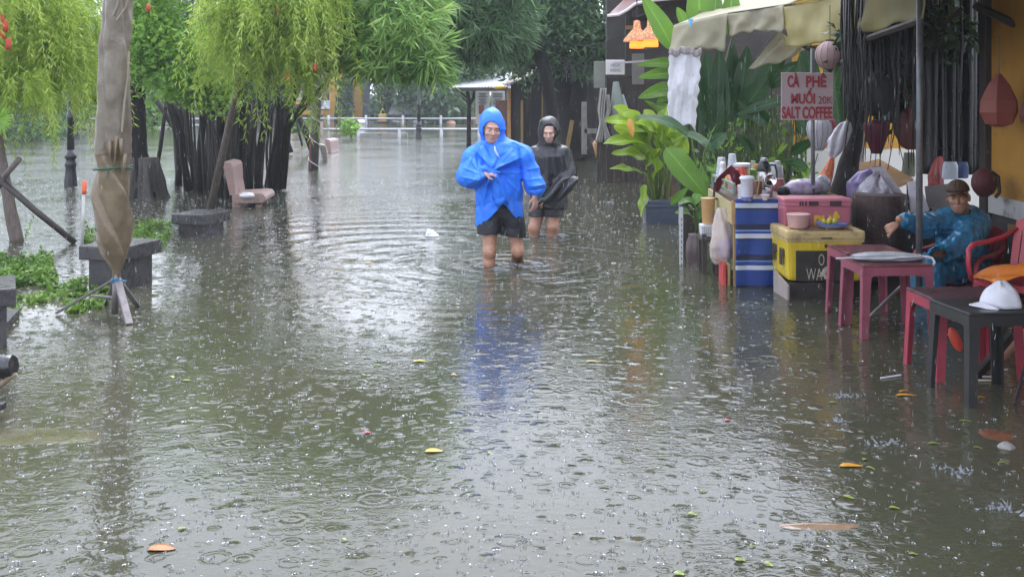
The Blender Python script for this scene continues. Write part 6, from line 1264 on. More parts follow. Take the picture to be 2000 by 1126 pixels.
def facet(name, label, px, py, rx, ry, Y, m): 
    c = P(px,py,Y); R = rx*Y/F; Hh = ry*Y/F; t = root(name, label, 'lantern', c+Vector((0,0,-Hh)), 'pink fabric lanterns on the ochre wall'); b = MB(); b.lathe([(.25*R,-Hh),(.72*R,-.88*Hh),(R,-.45*Hh),(.95*R,0),(.55*R,.6*Hh),(.12*R,1.0*Hh)], c, 6); b.build('silk', m, t, world=True); b = MB(); b.tube([c+Vector((0,0,Hh)), c+Vector((0,0,Hh+.3))], .004, 4); b.build('cord', IRON, t, world=True)
DPK = clothmat('dusty pink fabric',(.36,.11,.085),.3)
facet('fabric_lantern','big dusty pink faceted lantern hanging against the ochre wall',1951,196,38,52,8.7,DPK); facet('fabric_lantern','second dusty pink lantern, cut off by the right edge',2006,216,16,26,8.5,clothmat('dark pink fabric',(.22,.06,.05),.3))
def sack(name, label, cat, prof, Y, m, dep=.5, k=5, amp=.10, group=None, sm=True):
    b = MB()
    def fn(u, v):
        s_ = v*(len(prof)-1); i = min(len(prof)-2,int(s_)); f = s_-i; y,x,w_ = [prof[i][q]+(prof[i+1][q]-prof[i][q])*f for q in range(3)]; a = u*2*PI
        q = 1+amp*math.sin(a*k+v*5)+amp*noise.noise(Vector((math.cos(a)*2.5,math.sin(a)*2.5,v*6+Y))); r = w_*Y/F; return P(x,y,Y)+Vector((math.cos(a)*r*q, math.sin(a)*r*dep*q, 0))
    b.grid(fn, 36, 30); return tag(b.build(name, m, loc=P(prof[0][1],max(p[0] for p in prof),Y), smooth=True), label, cat, group)
sack('net_bag','orange net of fruit hanging by the dark trunk','bag',[(392,1606,10),(385,1604,17),(365,1603,18),(345,1612,14),(325,1620,9),(305,1626,4)],10.0,mat('orange fruit net',(.52,.14,.05),.5,.35,40,bump=.008,bscale=60),.7,7,.06)
sack('white_bag','white plastic bag tied above the orange net','bag',[(310,1626,4),(295,1630,12),(275,1637,17),(255,1645,16),(240,1652,8),(236,1654,2)],10.0,mat('white bag film',(.50,.50,.55),.25,.2,12,bump=.015,bscale=30),.6,5,.24)
sack('cloth_bag','brown red cloth bag hanging behind the awning pole','bag',[(292,1782,12),(285,1780,20),(260,1775,26),(240,1776,28),(222,1784,22),(200,1792,10),(185,1790,3)],10.3,mat('brown red cloth',(.13,.045,.04),.7,.3,8),.5,4,.10)
sack('tote_bag','faded green canvas tote hanging under the brown red bag','bag',[(345,1774,12),(342,1774,13),(310,1776,12),(298,1776,11)],10.6,mat('faded green canvas',(.26,.28,.20),.7,.15,10),.5,2,.05)
sack('paper_roll','whitish rolled cloth hanging left of the burgundy lantern','cloth',[(318,1682,5),(300,1682,6),(270,1684,5),(255,1686,1)],10.9,mat('whitish roll',(.40,.37,.36),.6),.6,3,.1)
b = MB(); b.tube([P(1776,176,10.4)+Vector((math.cos(a)*.055,0,math.sin(a)*.085)) for a in np.linspace(0,6.2832,25)], .018, 7); b.tube([P(1776,160,10.4),P(1778,60,10.5)], .004, 4); tag(b.build('rope_ring', mat('brown rope',(.16,.09,.08),.7,.3,30), loc=P(1776,196,10.4), smooth=True), 'brown rope ring hanging on a string beside the pole', 'ring')
sack('red_bag','red plastic bag hanging right of the pole below the dark sheet','bag',[(368,1828,10),(362,1827,14),(340,1828,15),(320,1832,10),(305,1836,4)],9.8,mat('red plastic bag',(.32,.06,.05),.35,.25,10),.5,5,.12)
sack('white_blue_sack','white sack with pale blue print right of the red bag','sack',[(350,1855,14),(346,1855,15),(325,1856,15),(316,1856,13)],9.7,mat('white blue print sack',(.50,.55,.62),.4,.1,10,wear=(.25,.36,.50),wscale=8,wthr=.57),.4,2,.05)
sack('blue_bag','dark blue bag hanging next to the white sack','bag',[(348,1880,10),(344,1880,11),(325,1881,10),(316,1881,8)],9.8,mat('dark blue bag',(.035,.06,.16),.5,.3,8),.5,3,.06)
b = MB(); b.ball(P(1922,357,9.0), (.10,.07,.115), 18, 12, wob=lambda d: 1+.12*noise.noise(d*3)); t = tag(b.build('backpack', mat('dark red backpack cloth',(.10,.02,.02),.7,.4,12,wear=(.015,.013,.013),wscale=5,wthr=.5), loc=P(1922,385,9.0), smooth=True), 'dark red and black backpack hanging on the ochre wall above the seated person', 'backpack')
b = MB(); b.tube([P(1936,335,8.9),P(1950,345,8.9),P(1952,375,8.9),P(1944,386,8.9)], .014, 6); b.build('strap', mat('black strap',(.015,.014,.014),.7), t, world=True) if False else None
o = b.build('strap', mat('black strap',(.015,.014,.014),.7)); o.parent = t; o.location = -Vector(t.location)
# covered heap, tray table, papers
t = root('tray_table', 'wooden topped table board with mitred corner behind the plastic covered heap', 'table', P(1730,420,10.6)); b = MB(); b.poly([P(1662,326,10.5),P(1716,313,11.2),P(1784,352,10.3),P(1735,372,9.9)], .03); b.build('board', mat('orange brown board',(.28,.15,.05),.5,.25,6), t, world=True)
for (x,y,Y) in ((1672,326,10.6),(1716,320,11.1),(1775,356,10.3)): b = MB(); b.tube([P(x,y,Y), P(x,470,Y)], .02, 6); b.build('leg', mat('dark beam',(.035,.025,.02),.6), t, world=True)
FILMG = mat('crumpled clear plastic over dark', (.16,.15,.19), .18, .5, 7, bump=.02, bscale=22, wear=(.42,.42,.48), wscale=9, wthr=.56)
b = MB(); b.grid(lambda u, v: (lambda a, e: P(1718+64*math.cos(a)*math.cos(e)*(1+.12*noise.noise(Vector((a*2,e*3,1)))), 465-125*math.sin(e)*(1+.10*noise.noise(Vector((a*2,e*2,5)))-.25*(math.cos(a) > 0)*math.cos(a)), 9.75)+Vector((0,.35*math.sin(a)*math.cos(e),0)))(u*2*PI, v*PI/2), 48, 24); tag(b.build('covered_heap', FILMG, loc=P(1718,470,9.75), smooth=True), 'heap of goods under crumpled clear plastic behind the coolers', 'heap')
b = MB(); b.lathe([(.20,-.1),(.22,.0),(.23,.25),(.22,.36)], P(1718,462,9.5), 24, wob=lambda a,z: 1+.02*math.sin(a*24)); tag(b.build('wicker_basket', mat('dark wicker',(.055,.03,.025),.6,.4,30,bump=.006,bscale=50), loc=P(1718,500,9.5)), 'big dark wicker basket below the plastic covered heap', 'basket')
sack('purple_bundle','bundle wrapped in purple and white plastic on top of the heap','bundle',[(400,1690,28),(385,1688,32),(355,1690,30),(335,1700,22),(325,1712,10)],10.0,mat('purple white plastic',(.16,.12,.26),.3,.4,9,wear=(.45,.44,.48),wscale=6,wthr=.54),.6,4,.12)
b = MB(); b.poly([P(1700,328,9.85),P(1725,326,9.85),P(1775,395,9.6),P(1752,400,9.6)], .02); tag(b.build('flat_pack', mat('pale printed carton',(.36,.34,.37),.5,.2,14), loc=P(1740,400,9.7)), 'pale flat carton leaning across the purple bundle', 'carton')
b = MB(); b.poly([P(1772,355,9.5),P(1794,352,9.5),P(1820,425,9.45),P(1780,425,9.4)], .006); tag(b.build('white_card', mat('white card',(.62,.60,.66),.5,.05), loc=P(1795,425,9.45)), 'white card leaning behind the awning pole', 'card')
b = MB(); b.box(P(1835,395,9.75), (.22,.03,.30), Matrix.Rotation(math.radians(-6),3,'Y')); tag(b.build('grey_board', mat('greyish board',(.20,.19,.18),.6,.2,8), loc=P(1835,430,9.75)), 'greyish board standing left of the seated person', 'board')
b = MB(); b.lathe([(.05,0),(.055,.03),(.03,.035),(.012,.05),(.02,.06),(.01,.07)], P(1818,422,9.3), 16); tag(b.build('teapot_lid', mat('black pot',(.02,.02,.022),.3), loc=P(1818,425,9.3), ang=40), 'small black lidded pot beside the seated person', 'pot')
b = MB(); b.box((3.2,9.6,.10), (1.1,.5,.7)); tag(b.build('dark_cupboard', mat('dark cupboard wood',(.028,.022,.02),.6,.4,5), loc=(3.2,9.6,-.25)), 'dark low cupboard behind the seated person', 'cupboard')
# overhead wires
for i, (a, c, sag) in enumerate(((P(1075,60,25),P(1210,68,18),.25),(P(1100,30,25),P(1330,-10,17),.3),(P(1060,78,24),P(1330,100,19.5),.5))):
    pts = [a.lerp(c,f)+Vector((0,0,-sag*4*f*(1-f))) for f in np.linspace(0,1,14)]; b = MB(); b.tube(pts, .010, 5); tag(b.build('wire', IRON, loc=a), ['upper thin wire from the big dark trunk to the dark house','highest wire crossing towards the banana leaves','long sagging wire from the street light to the dark house'][i], 'wire')
# ================================================================== people
def skinmat(name, c, c2):
    m = mat(name, c, .42, .1, 30, c2=c2, bump=.0015, bscale=120); b = m.node_tree.nodes['Principled BSDF']; b.inputs['Subsurface Weight'].default_value = .12; b.inputs['Subsurface Radius'].default_value = (.02,.008,.004); return m
SKIN = skinmat('light skin', (.50,.28,.22), (.58,.35,.28)); SKINF = skinmat('face skin', (.58,.37,.29), (.66,.44,.36)); SKIN2 = skinmat('tan skin', (.33,.16,.095), (.40,.21,.13)); SKINL = skinmat('tan leg skin', (.40,.20,.13), (.50,.27,.18)); SKINW = skinmat('wet muddy skin', (.17,.085,.055), (.26,.13,.08))
HAIR = mat('dark brown hair', (.025,.016,.012), .5, .4, 40, stretch=(1,1,.3)); EYE = mat('dark eye', (.07,.045,.038), .3); LIP = mat('lips', (.40,.17,.14), .45); BROW = mat('eyebrow', (.22,.12,.08), .6)
def head(S, c, yaw=0.0, pitch=0.0, s=1.0, roll=0.0):
    """skull, jaw, brow, nose, lips, ears and neck stub round centre c, face towards -y; returns the placement matrix"""
    R = Matrix.Rotation(roll,3,'Y') @ Matrix.Rotation(yaw,3,'Z') @ Matrix.Rotation(pitch,3,'X'); c = Vector(c)
    def T(x,y,z): return tuple(c+R @ Vector((x*s,y*s,z*s)))
    def E(p, r, k=.02, op='u'): S.ell(T(*p), [q*s for q in r], k*s, R, op)
    E((0,.015,.045),(.076,.096,.085)); E((0,-.02,-.03),(.066,.075,.085),.03); E((0,-.052,-.088),(.034,.032,.026),.04)
    E((0,-.083,.030),(.050,.016,.012),.02)
    for q in (-1,1):
        E((q*.031,-.098,.008),(.021,.017,.013),.014,'s'); E((q*.031,-.080,.007),(.0135,.0125,.0105),.004); E((q*.042,-.070,-.022),(.022,.018,.016),.02); E((q*.078,.008,-.006),(.012,.022,.032),.008)
    S.cap(T(0,-.090,.022), T(0,-.112,-.026), .008*s, .0125*s, .012*s); E((0,-.106,-.030),(.0165,.011,.008),.008)
    E((0,-.088,-.056),(.023,.011,.0055),.006); E((0,-.086,-.067),(.020,.011,.0062),.006); E((0,-.101,-.0615),(.026,.008,.0018),.003,'s')
    return c, R, s
def face_mats(H, base=0, eye=1, lip=2, brow=3, hair=4, hairfn=None):
    c, R, s = H; Rt = np.array(R.transposed()); c = np.array(c)
    def fn(P_, mi):
        q = ((P_-c) @ Rt.T)/s; x, y, z = np.abs(q[:,0]), q[:,1], q[:,2]; f = (y < -.045) & (np.abs(z) < .16)
        mi[f & (((x-.031)/.0105)**2+((z-.006)/.0036)**2 < 1)] = eye
        mi[f & (((x)/.024)**2+((z+.0615)/.0095)**2 < 1) & (y < -.08)] = lip
        mi[f & (np.abs(x-.034) < .017) & (np.abs(z-.028+.10*np.abs(x-.033)) < .0030)] = brow
        if hairfn is not None: mi[hairfn(q)] = hair
        return mi
    return fn
def hand(S, wrist, knuck, tips_dir, palm_n, s=1.0, curl=.5, thumb=1, spread=.16):
    """palm from wrist to knuckles, four unequal bent fingers and a thumb from the side of the palm"""
    w = Vector(wrist); k = Vector(knuck); d = (k-w).normalized(); n = Vector(palm_n); n = (n-d*n.dot(d)).normalized(); a = d.cross(n)
    for i in range(4):
        u = (i-1.5)*.019*s; S.cap(tuple(w+d*.012*s+a*u*.62), tuple(k+a*u), .0135*s, .0115*s, .012*s)
    ln = (.88,1.0,.93,.74)
    for i in range(4):
        u = (i-1.5)*.0195*s; p = k+a*u; q = (d+a*(i-1.5)*spread*.4).normalized(); L = .036*s*ln[i]; ang = 0
        for j, f in enumerate((1.0,.72,.55)):
            ang += curl*(.75 if j == 0 else 1.0); dd = q*math.cos(ang)+n*math.sin(ang); e = p+dd*L*f; r0 = (.0098,.0092,.0086)[j]*s; S.cap(tuple(p), tuple(e), r0, r0*.94, .003); p = e
    b0 = w+d*.028*s-a*thumb*.026*s+n*.004*s; t1 = b0+(d*.55-a*thumb*.75+n*.30).normalized()*.032*s; t2 = t1+(d*.9-a*thumb*.15+n*.45).normalized()*.028*s
    S.cap(tuple(w+d*.02*s-a*thumb*.012*s), tuple(b0), .014*s, .013*s, .012*s); S.cap(tuple(b0), tuple(t1), .0125*s, .0105*s, .006*s); S.cap(tuple(t1), tuple(t2), .0105*s, .0085*s, .003*s)

# ------------------------------------------------------------------ the man in the blue raincoat
O1 = Vector((-.117,10.3,0)); X0 = 975; S1 = 213.6
def m_(px, py, y=0.0): return ((px-X0)/S1, y, (517-py)/S1)
S = SDF((-.46,-.40,-.40),(.48,.34,1.50),.0062)
H1 = head(S, (-.066,-.045,1.235), yaw=math.radians(9), pitch=math.radians(6), s=1.06, roll=math.radians(3))
S.cap((-.05,.0,1.16),(-.03,.03,1.02),.058,.066,.03)
S.ell((0,.03,.90),(.19,.115,.20),.05); S.ell((0,.02,.68),(.165,.11,.20),.06); S.ell((0,.02,.50),(.175,.12,.13),.06)
# legs: left in the picture steps forward, the other trails with the heel lifting
S.chain([(-.085,.01,.47),(-.087,-.075,.13),(-.090,-.075,.02),(-.095,-.04,-.30)],[.088,.056,.049,.042],.03)
S.ell((-.087,-.115,.125),(.040,.032,.045),.03); S.ell((-.088,-.02,-.05),(.052,.055,.13),.03)
S.cap((-.095,-.05,-.335),(-.10,-.20,-.36),.042,.034,.03)
S.chain([(.110,.02,.47),(.170,-.015,.125),(.165,.13,-.02),(.16,.26,-.16)],[.088,.056,.048,.040],.03)
S.ell((.172,-.055,.125),(.045,.034,.05),.03); S.ell((.168,.11,.02),(.055,.06,.10),.03)
S.cap((.16,.27,-.18),(.165,.17,-.30),.040,.032,.03)
# arms
S.chain([(-.20,.03,1.0),(-.29,-.02,.80),(-.13,-.22,.845)],[.058,.045,.030],.02); S.chain([(.20,.03,1.0),(.315,.0,.80),(.325,-.07,.64)],[.058,.046,.031],.02)
hand(S, m_(948,336,-.235), m_(962,333,-.262), None, (.25,.5,-.55), 1.02, .85, 1)
hand(S, m_(1044,381,-.075), m_(1045,397,-.085), None, (-.55,.35,.1), 1.06, .42, 1)
FM = face_mats(H1)
def fn(Pc):
    mi = np.zeros(len(Pc), int); mi = FM(Pc, mi); mi[Pc[:,2] < .6] = 6; mi[(Pc[:,2] < .10) & (Pc[:,0] > .05) & (Pc[:,1] > -.06)] = 5; mi[(Pc[:,0] > .27) & (Pc[:,2] < .7)] = 0; return mi
man = S.build('person', [SKIN,EYE,LIP,BROW,HAIR,SKINW,SKINL], None, fn, O1, relax=1)
tag(man, 'person wading in a hooded bright blue raincoat and black shorts, clutching the coat front', 'person', 'people')
BLUE = mat('bright blue coated nylon', (.028,.21,.92), .46, .07, 3, bump=.016, bscale=10, spec=.4)
S = SDF((-.46,-.40,.22),(.50,.34,1.50),.0054); g = S.all(); X,Y,Z = g
S.ell((-.01,.02,.92),(.205,.15,.21),.05); S.ell((-.01,.01,.72),(.205,.155,.22),.08)
S.cap((-.19,.03,.985),(.185,.03,.995),.088,.092,.07); S.cap((-.05,.01,1.12),(-.02,.02,1.03),.10,.17,.10); S.cap((-.04,.02,1.06),(-.22,.03,.97),.085,.085,.08); S.cap((-.02,.02,1.06),(.21,.03,.98),.085,.09,.08)
zf = np.clip((.80-Z)/.50,0,1); rx = .195+.025*zf; ry = .150+.03*zf; dsk = (np.sqrt(((X-.005)/rx)**2+((Y-.01)/ry)**2)-1)*ry; dsk = np.maximum(dsk, np.maximum(Z-.85,.2-Z)); S.un((slice(None),)*3, dsk.astype(np.float32), .06)
# sleeves, baggy, gathered at the cuffs
S.chain([(-.205,.02,.965),(-.275,-.02,.83),(-.175,-.19,.815)],[.095,.088,.066],.09); S.ell((-.262,-.05,.80),(.085,.08,.075),.08); S.ell((-.150,-.215,.838),(.044,.046,.050),.02)
S.chain([(.20,.02,.975),(.283,.0,.84),(.334,-.05,.70)],[.090,.082,.076],.05); S.ell((.325,-.04,.725),(.082,.080,.07),.05); S.ell((.336,-.060,.665),(.058,.056,.026),.02)
# bunched cloth at the fist
for p in ((-.075,-.235,.875),(-.05,-.225,.905),(-.095,-.21,.90),(-.045,-.235,.85),(-.07,-.20,.93)): S.ell(p,(.040,.035,.028),.03)
S.cap((-.06,-.215,.85),(.005,-.185,.60),.028,.045,.05); S.cap((-.06,-.20,.90),(.10,-.13,.98),.025,.03,.06); S.cap((-.07,-.20,.90),(-.14,-.12,1.03),.02,.03,.06)
# folds fanning out from the fist, plus random creases
cx, cz = -.06, .875; ang = np.arctan2(Z-cz, X-cx); rr = np.sqrt((X-cx)**2+(Z-cz)**2); front = np.clip((.10-Y)/.15,0,1)
fold = .016*np.sin(ang*8+.6*np.sin(ang*3)+rr*5)*np.clip(rr/.10,0,1)*np.exp(-rr/.38)*front*(Z < 1.12)
S.f = (S.f+fold+wrink(g,[(.20,.006,4),(.10,.0032,5)],3)*(Z < 1.13)+ .004*np.sin(X*42+Z*3)*np.clip((.80-Z)/.3,0,1)).astype(np.float32)
def cz(x0,y0,x1,y1,amp,w=.012): S.crease(m_(x0,y0)[::2], m_(x1,y1)[::2], amp*1.35, w*.85)
for q in ((962,322,928,292,.013),(964,318,945,284,.010),(975,318,1000,292,.010),(978,322,1018,306,.014),(978,330,1016,338,.012),(976,336,1012,372,.012),(972,340,992,388,.024,.016),(966,342,962,398,.012),(958,342,942,400,.010),(950,345,930,385,.009),(985,372,1004,420,.010),(945,395,940,436,.008),(1006,360,1016,420,.008),
  (1030,292,1052,338,.009),(1024,300,1040,352,.010),(1050,340,1062,362,.009),(1030,330,1058,326,.009,.010),(1026,350,1060,346,.008,.010),(1036,362,1064,358,.012,.009),(1034,370,1062,366,-.014,.008),(916,306,938,334,.009),(908,326,944,338,.010),(906,344,940,348,.010,.010),(925,300,912,330,.008),(936,330,944,352,-.012,.009),
  (1014,292,1020,352,-.022,.010),(1019,352,1024,372,-.03,.012),(930,296,936,325,-.012,.010),(940,276,930,300,.010),(1000,276,1030,290,.010)): cz(*q)
# hood
hc = (-.066,-.01,1.265); d = S.dell(X,Y,Z,hc,(.122,.135,.165)); d2 = S.dcap(X,Y,Z,(-.085,.02,1.34),(-.075,.05,1.40),.075,.035); h_ = np.maximum(.05-np.abs(d-d2),0)/.05; d = np.minimum(d,d2)-h_*h_*.05*.25
d = d+.006*np.sin(Z*38+X*20)*(Z < 1.25)+.004*np.sin(X*60+Y*30); S.un((slice(None),)*3, d.astype(np.float32), .05)
shell = np.maximum(S.f, -(S.f+.018))
# face opening, hem and cuffs cut away
op = S.dell(X,Y,Z,(-.073,-.20,1.212),(.090,.19,.106)); op2 = S.dcap(X,Y,Z,(-.072,-.19,1.19),(-.05,-.20,1.085),.060,.022); op = np.minimum(op,op2)
shell = np.maximum(shell, -op)
hem = np.interp(X.ravel(), [-.24,-.175,-.05,.035,.07,.13,.215,.26],[.36,.355,.47,.575,.545,.46,.375,.38]).reshape(X.shape)
hb_ = np.clip((Y+.06)/.16,0,1); hem = hem*(1-hb_)+.33*hb_; shell = np.where((np.abs(X+.0) < .27), np.maximum(shell, hem-Z), np.maximum(shell, .60-Z))
S.f = shell.astype(np.float32)
coat = S.build('raincoat', [BLUE], man, None, None, relax=1)
# black shorts
SH = mat('black shorts', (.010,.011,.016), .6, .3, 12, bump=.004, bscale=22)
S = SDF((-.30,-.28,.14),(.32,.30,.62),.0065); S.ell((0,.02,.50),(.19,.135,.13),.04)
S.cap((-.088,.005,.45),(-.09,-.045,.26),.116,.108,.04); S.cap((.112,.015,.45),(.140,.005,.25),.116,.108,.04); g = S.all(); X,Y,Z = g
S.f = S.f+(wrink(g,[(.12,.004,4)],9)).astype(np.float32); hemz = np.where(X < .01, .290+.03*(X+.09), .262-.10*(X-.14)) ; S.f = np.maximum(np.maximum(S.f, -(S.f+.016)), hemz-Z).astype(np.float32); S.build('shorts', [SH], man)
b = MB()
for k in range(2): b.tube([m_(966+k,284,-.165), m_(967+k*2,292,-.20), m_(972+k*2,301,-.215), m_(978-k*3,306,-.21)], .0026, 5)
b.build('drawstring', mat('white cord',(.72,.72,.74),.5), coat, smooth=True)
b = MB(); b.lathe([(.058,0),(.066,.012),(.060,.03)], (-.048,-.02,1.065), 20, sx=1.1); b.build('white_collar', mat('white shirt',(.72,.72,.74),.6), man, smooth=True)

# ------------------------------------------------------------------ the walker in black
Yq = 12.35; S2 = F/Yq; O2 = Vector(((1070-CX)*Yq/F, Yq, 0))
def w_(px, py, y=0.0): return ((px-1070)/S2, y, (460-py)/S2)
S = SDF((-.34,-.34,-.42),(.40,.30,1.34),.0062)
H2 = head(S, (.012,-.04,1.135), yaw=math.radians(-6), pitch=math.radians(16), s=.96)
S.cap((.01,.0,1.07),(.01,.03,.93),.048,.055,.03); S.ell((.015,.03,.80),(.155,.10,.18),.05); S.ell((.01,.02,.55),(.15,.105,.20),.06); S.ell((.0,.02,.36),(.155,.115,.11),.05)
S.chain([(-.085,.01,.36),(-.150,-.06,.09),(-.155,-.02,-.33)],[.092,.062,.040],.03); S.chain([(.07,.01,.36),(.048,-.07,.10),(.035,-.03,-.33)],[.092,.064,.040],.03)
S.ell((-.150,-.10,.095),(.042,.03,.045),.03); S.ell((.047,-.115,.105),(.042,.03,.045),.03)
S.cap((-.155,-.03,-.36),(-.16,-.17,-.38),.038,.03,.03); S.cap((.035,-.04,-.36),(.03,-.18,-.38),.038,.03,.03)
S.chain([(.16,.02,.88),(.225,-.02,.66),(.115,-.20,.52)],[.05,.040,.027],.02); S.chain([(-.13,.02,.88),(-.18,-.02,.66),(-.02,-.20,.47)],[.05,.040,.027],.02)
hand(S, w_(1094,368,-.215), w_(1083,373,-.25), None, (.1,.5,-.6), .92, .75, -1); hand(S, w_(1062,384,-.22), w_(1054,392,-.25), None, (.5,.4,.2), .92, .75, 1)
FM2 = face_mats(H2, hairfn=lambda q: (q[:,2] > .052+.35*np.maximum(0,.0)-.25*np.abs(q[:,0])) & (q[:,1] < .02) & (q[:,2] > .02) & ((q[:,2] > .088) | (np.abs(q[:,0]) > .062)))
woman = S.build('person', [SKINF,EYE,LIP,BROW,HAIR,SKINL], None, lambda Pc: FM2(Pc, np.where(Pc[:,2] < .38, 5, 0)), O2)
tag(woman, 'person looking down in a hooded black raincoat, wading just behind the one in blue', 'person', 'people')
BLK = mat('wet black nylon', (.022,.022,.026), .32, .3, 5, bump=.012, bscale=14)
S = SDF((-.34,-.36,.28),(.42,.32,1.36),.0062); g = S.all(); X,Y,Z = g
S.ell((.015,.02,.80),(.185,.135,.19),.05); S.cap((-.14,.02,.90),(.165,.02,.905),.072,.075,.06); S.cap((.01,.0,1.0),(.01,.02,.92),.085,.13,.08)
zf = np.clip((.80-Z)/.5,0,1); rx = .175+.02*zf; ry = .135+.03*zf; dsk = (np.sqrt(((X-.01)/rx)**2+((Y-.01)/ry)**2)-1)*ry; S.un((slice(None),)*3, np.maximum(dsk, np.maximum(Z-.85,.3-Z)).astype(np.float32), .06)
S.chain([(.16,.02,.89),(.225,-.01,.68),(.135,-.18,.545)],[.088,.080,.055],.05); S.chain([(-.13,.02,.89),(-.175,-.03,.68),(-.05,-.17,.50)],[.085,.072,.052],.05)
S.f = (S.f+wrink(g,[(.2,.007,4),(.10,.004,5)],21)*(Z < .98)+.009*np.sin(X*45+2*np.sin(Z*6))*np.clip((.95-Z)/.2,0,1)).astype(np.float32)
for q in ((1048,296,1046,370),(1056,292,1058,372),(1068,296,1072,380),(1080,292,1084,360),(1092,292,1100,350),(1100,300,1112,352),(1040,310,1038,380),(1062,300,1088,352),(1086,340,1112,356),(1084,352,1108,366)): S.crease(w_(q[0],q[1])[::2], w_(q[2],q[3])[::2], .012, .013)
d = S.dell(X,Y,Z,(.012,-.005,1.165),(.122,.132,.150)); d2 = S.dell(X,Y,Z,(.012,.0,1.03),(.115,.12,.10)); h_ = np.maximum(.05-np.abs(d-d2),0)/.05; d = np.minimum(d,d2)-h_*h_*.05*.25; d = d+.005*np.sin(Z*40+X*25); S.un((slice(None),)*3, d.astype(np.float32), .04)
shell = np.maximum(S.f, -(S.f+.015)); op = np.minimum(S.dell(X,Y,Z,(.016,-.17,1.122),(.084,.17,.108)), S.dcap(X,Y,Z,(.012,-.19,1.06),(.014,-.19,1.02),.048,.02)); shell = np.maximum(shell, -op)
hem = np.interp(X.ravel(), [-.25,-.19,-.12,-.06,.0,.17,.2],[.24,.24,.21,.33,.30,.245,.26]).reshape(X.shape); hem = np.where(X > .26, .45, hem+.0*Z); S.f = np.maximum(shell, hem-Z).astype(np.float32)
S.build('raincoat', [BLK], woman)
S = SDF((-.28,-.26,.10),(.26,.28,.50),.0068); S.ell((0,.02,.36),(.165,.125,.11),.04); S.cap((-.085,.0,.34),(-.110,-.02,.22),.108,.104,.04); S.cap((.065,.0,.34),(.058,-.03,.22),.110,.106,.04); g = S.all(); S.f = (S.f+wrink(g,[(.09,.005,4)],5)).astype(np.float32); S.f = np.maximum(np.maximum(S.f,-(S.f+.016)), .215+.0*g[0]-g[2]).astype(np.float32); S.build('shorts', [mat('charcoal shorts',(.030,.030,.036),.5,.3,14,bump=.004,bscale=20)], woman)
# the dark folded cape / umbrella held at the waist
t = root('folded_umbrella', 'crumpled black folded umbrella held at the waist of the walker in black', 'umbrella', O2+Vector((.1,-.25,.48)))
def fold_(u, v):
    px = 1060+66*u; py = 385-38*u+ (v-.5)*(10+26*math.sin(PI*min(1,u*1.05))**.7); return Vector(w_(px,py,-.27+.03*math.sin(u*9+v*7)-.05*math.sin(v*PI)))+O2
b = MB(); b.grid(fold_, 30, 14, th=.012); b.build('fabric', BLK, t, world=True, smooth=True)
b = MB(); b.grid(lambda u, v: Vector(w_(1038+ (1-v)*8+u*(26-14*v), 380+22*v+6*u*(1-v), -.25+.03*math.sin(u*8+v*3)))+O2, 14, 14, th=.010); b.build('loose_panel', BLK, t, world=True, smooth=True)
b = MB(); b.tube([Vector(w_(1104,364,-.29))+O2, Vector(w_(1128,344,-.30))+O2], .010, 6); b.build('rib_tip', IRON, t, world=True)

# ------------------------------------------------------------------ the seated person in the blue poncho
Y3 = 8.95; O3 = Vector((3.55,Y3,0)); S3 = F/Y3
def s_(px, py, Y=Y3): return tuple(P(px,py,Y)-O3)
S = SDF((-.70,-.55,-.36),(.40,.40,.92),.0064)
H3 = head(S, s_(1872,386,8.83), yaw=math.radians(-26), pitch=math.radians(0), s=1.0, roll=math.radians(-5))
S.cap(s_(1882,405,8.9), s_(1885,425,8.95), .05,.06,.03); S.ell((.03,.02,.42),(.16,.13,.20),.06); S.ell((.05,.05,.20),(.17,.15,.14),.06)
for q in ((-.05,-.10),(.05,-.16)): S.chain([(.0+q[0],-.02+q[1]*.5,.16),(-.38+q[0],-.10+q[1],.17),(-.40+q[0],-.14+q[1],-.28)],[.085,.06,.045],.03)
S.chain([s_(1850,430,8.85), s_(1800,440,8.75), s_(1757,428,8.6)],[.055,.045,.03],.02); hand(S, s_(1752,437,8.6), s_(1738,447,8.58), None, (-.2,.3,-.9), 1.05, .28, 1)
S.chain([s_(1900,440,8.8), s_(1880,480,8.55), s_(1822,500,8.35)],[.055,.045,.03],.02); hand(S, s_(1819,503,8.33), s_(1812,513,8.30), None, (.3,.4,-.4), 1.0, .4, -1)
FM3 = face_mats(H3)
sit = S.build('person', [SKIN2,EYE,LIP,BROW,HAIR], None, lambda Pc: FM3(Pc, np.zeros(len(Pc), int)), O3)
tag(sit, 'person in a blue plastic poncho and brown cap sitting in a red plastic chair', 'person', 'people')
PON = mat('translucent blue poncho', (.020,.15,.29), .28, .2, 4, c2=(.026,.18,.33), bump=.006, bscale=12)
S = SDF((-.72,-.60,-.10),(.42,.42,.72),.007); g = S.all(); X,Y,Z = g
S.ell((.03,.02,.42),(.19,.16,.20),.06); S.cap(s_(1850,432,8.88), s_(1906,432,8.92), .095,.10,.06); S.ell((.04,.02,.20),(.22,.20,.18),.08); S.cap(s_(1895,420,9.02), s_(1905,440,9.05), .08,.09,.05)
S.chain([s_(1850,434,8.85), s_(1805,440,8.75), s_(1768,431,8.62)],[.10,.085,.060],.05)
S.chain([s_(1905,440,8.85), s_(1885,478,8.55), s_(1832,496,8.38)],[.11,.10,.060],.05)
for q in ((-.05,-.10),(.05,-.16)): S.chain([(.0+q[0],-.02+q[1]*.5,.18),(-.36+q[0],-.10+q[1],.21),(-.39+q[0],-.13+q[1],.02)],[.115,.10,.085],.06)
S.f = (S.f+wrink(g,[(.16,.008,4),(.07,.005,6)],31)).astype(np.float32)
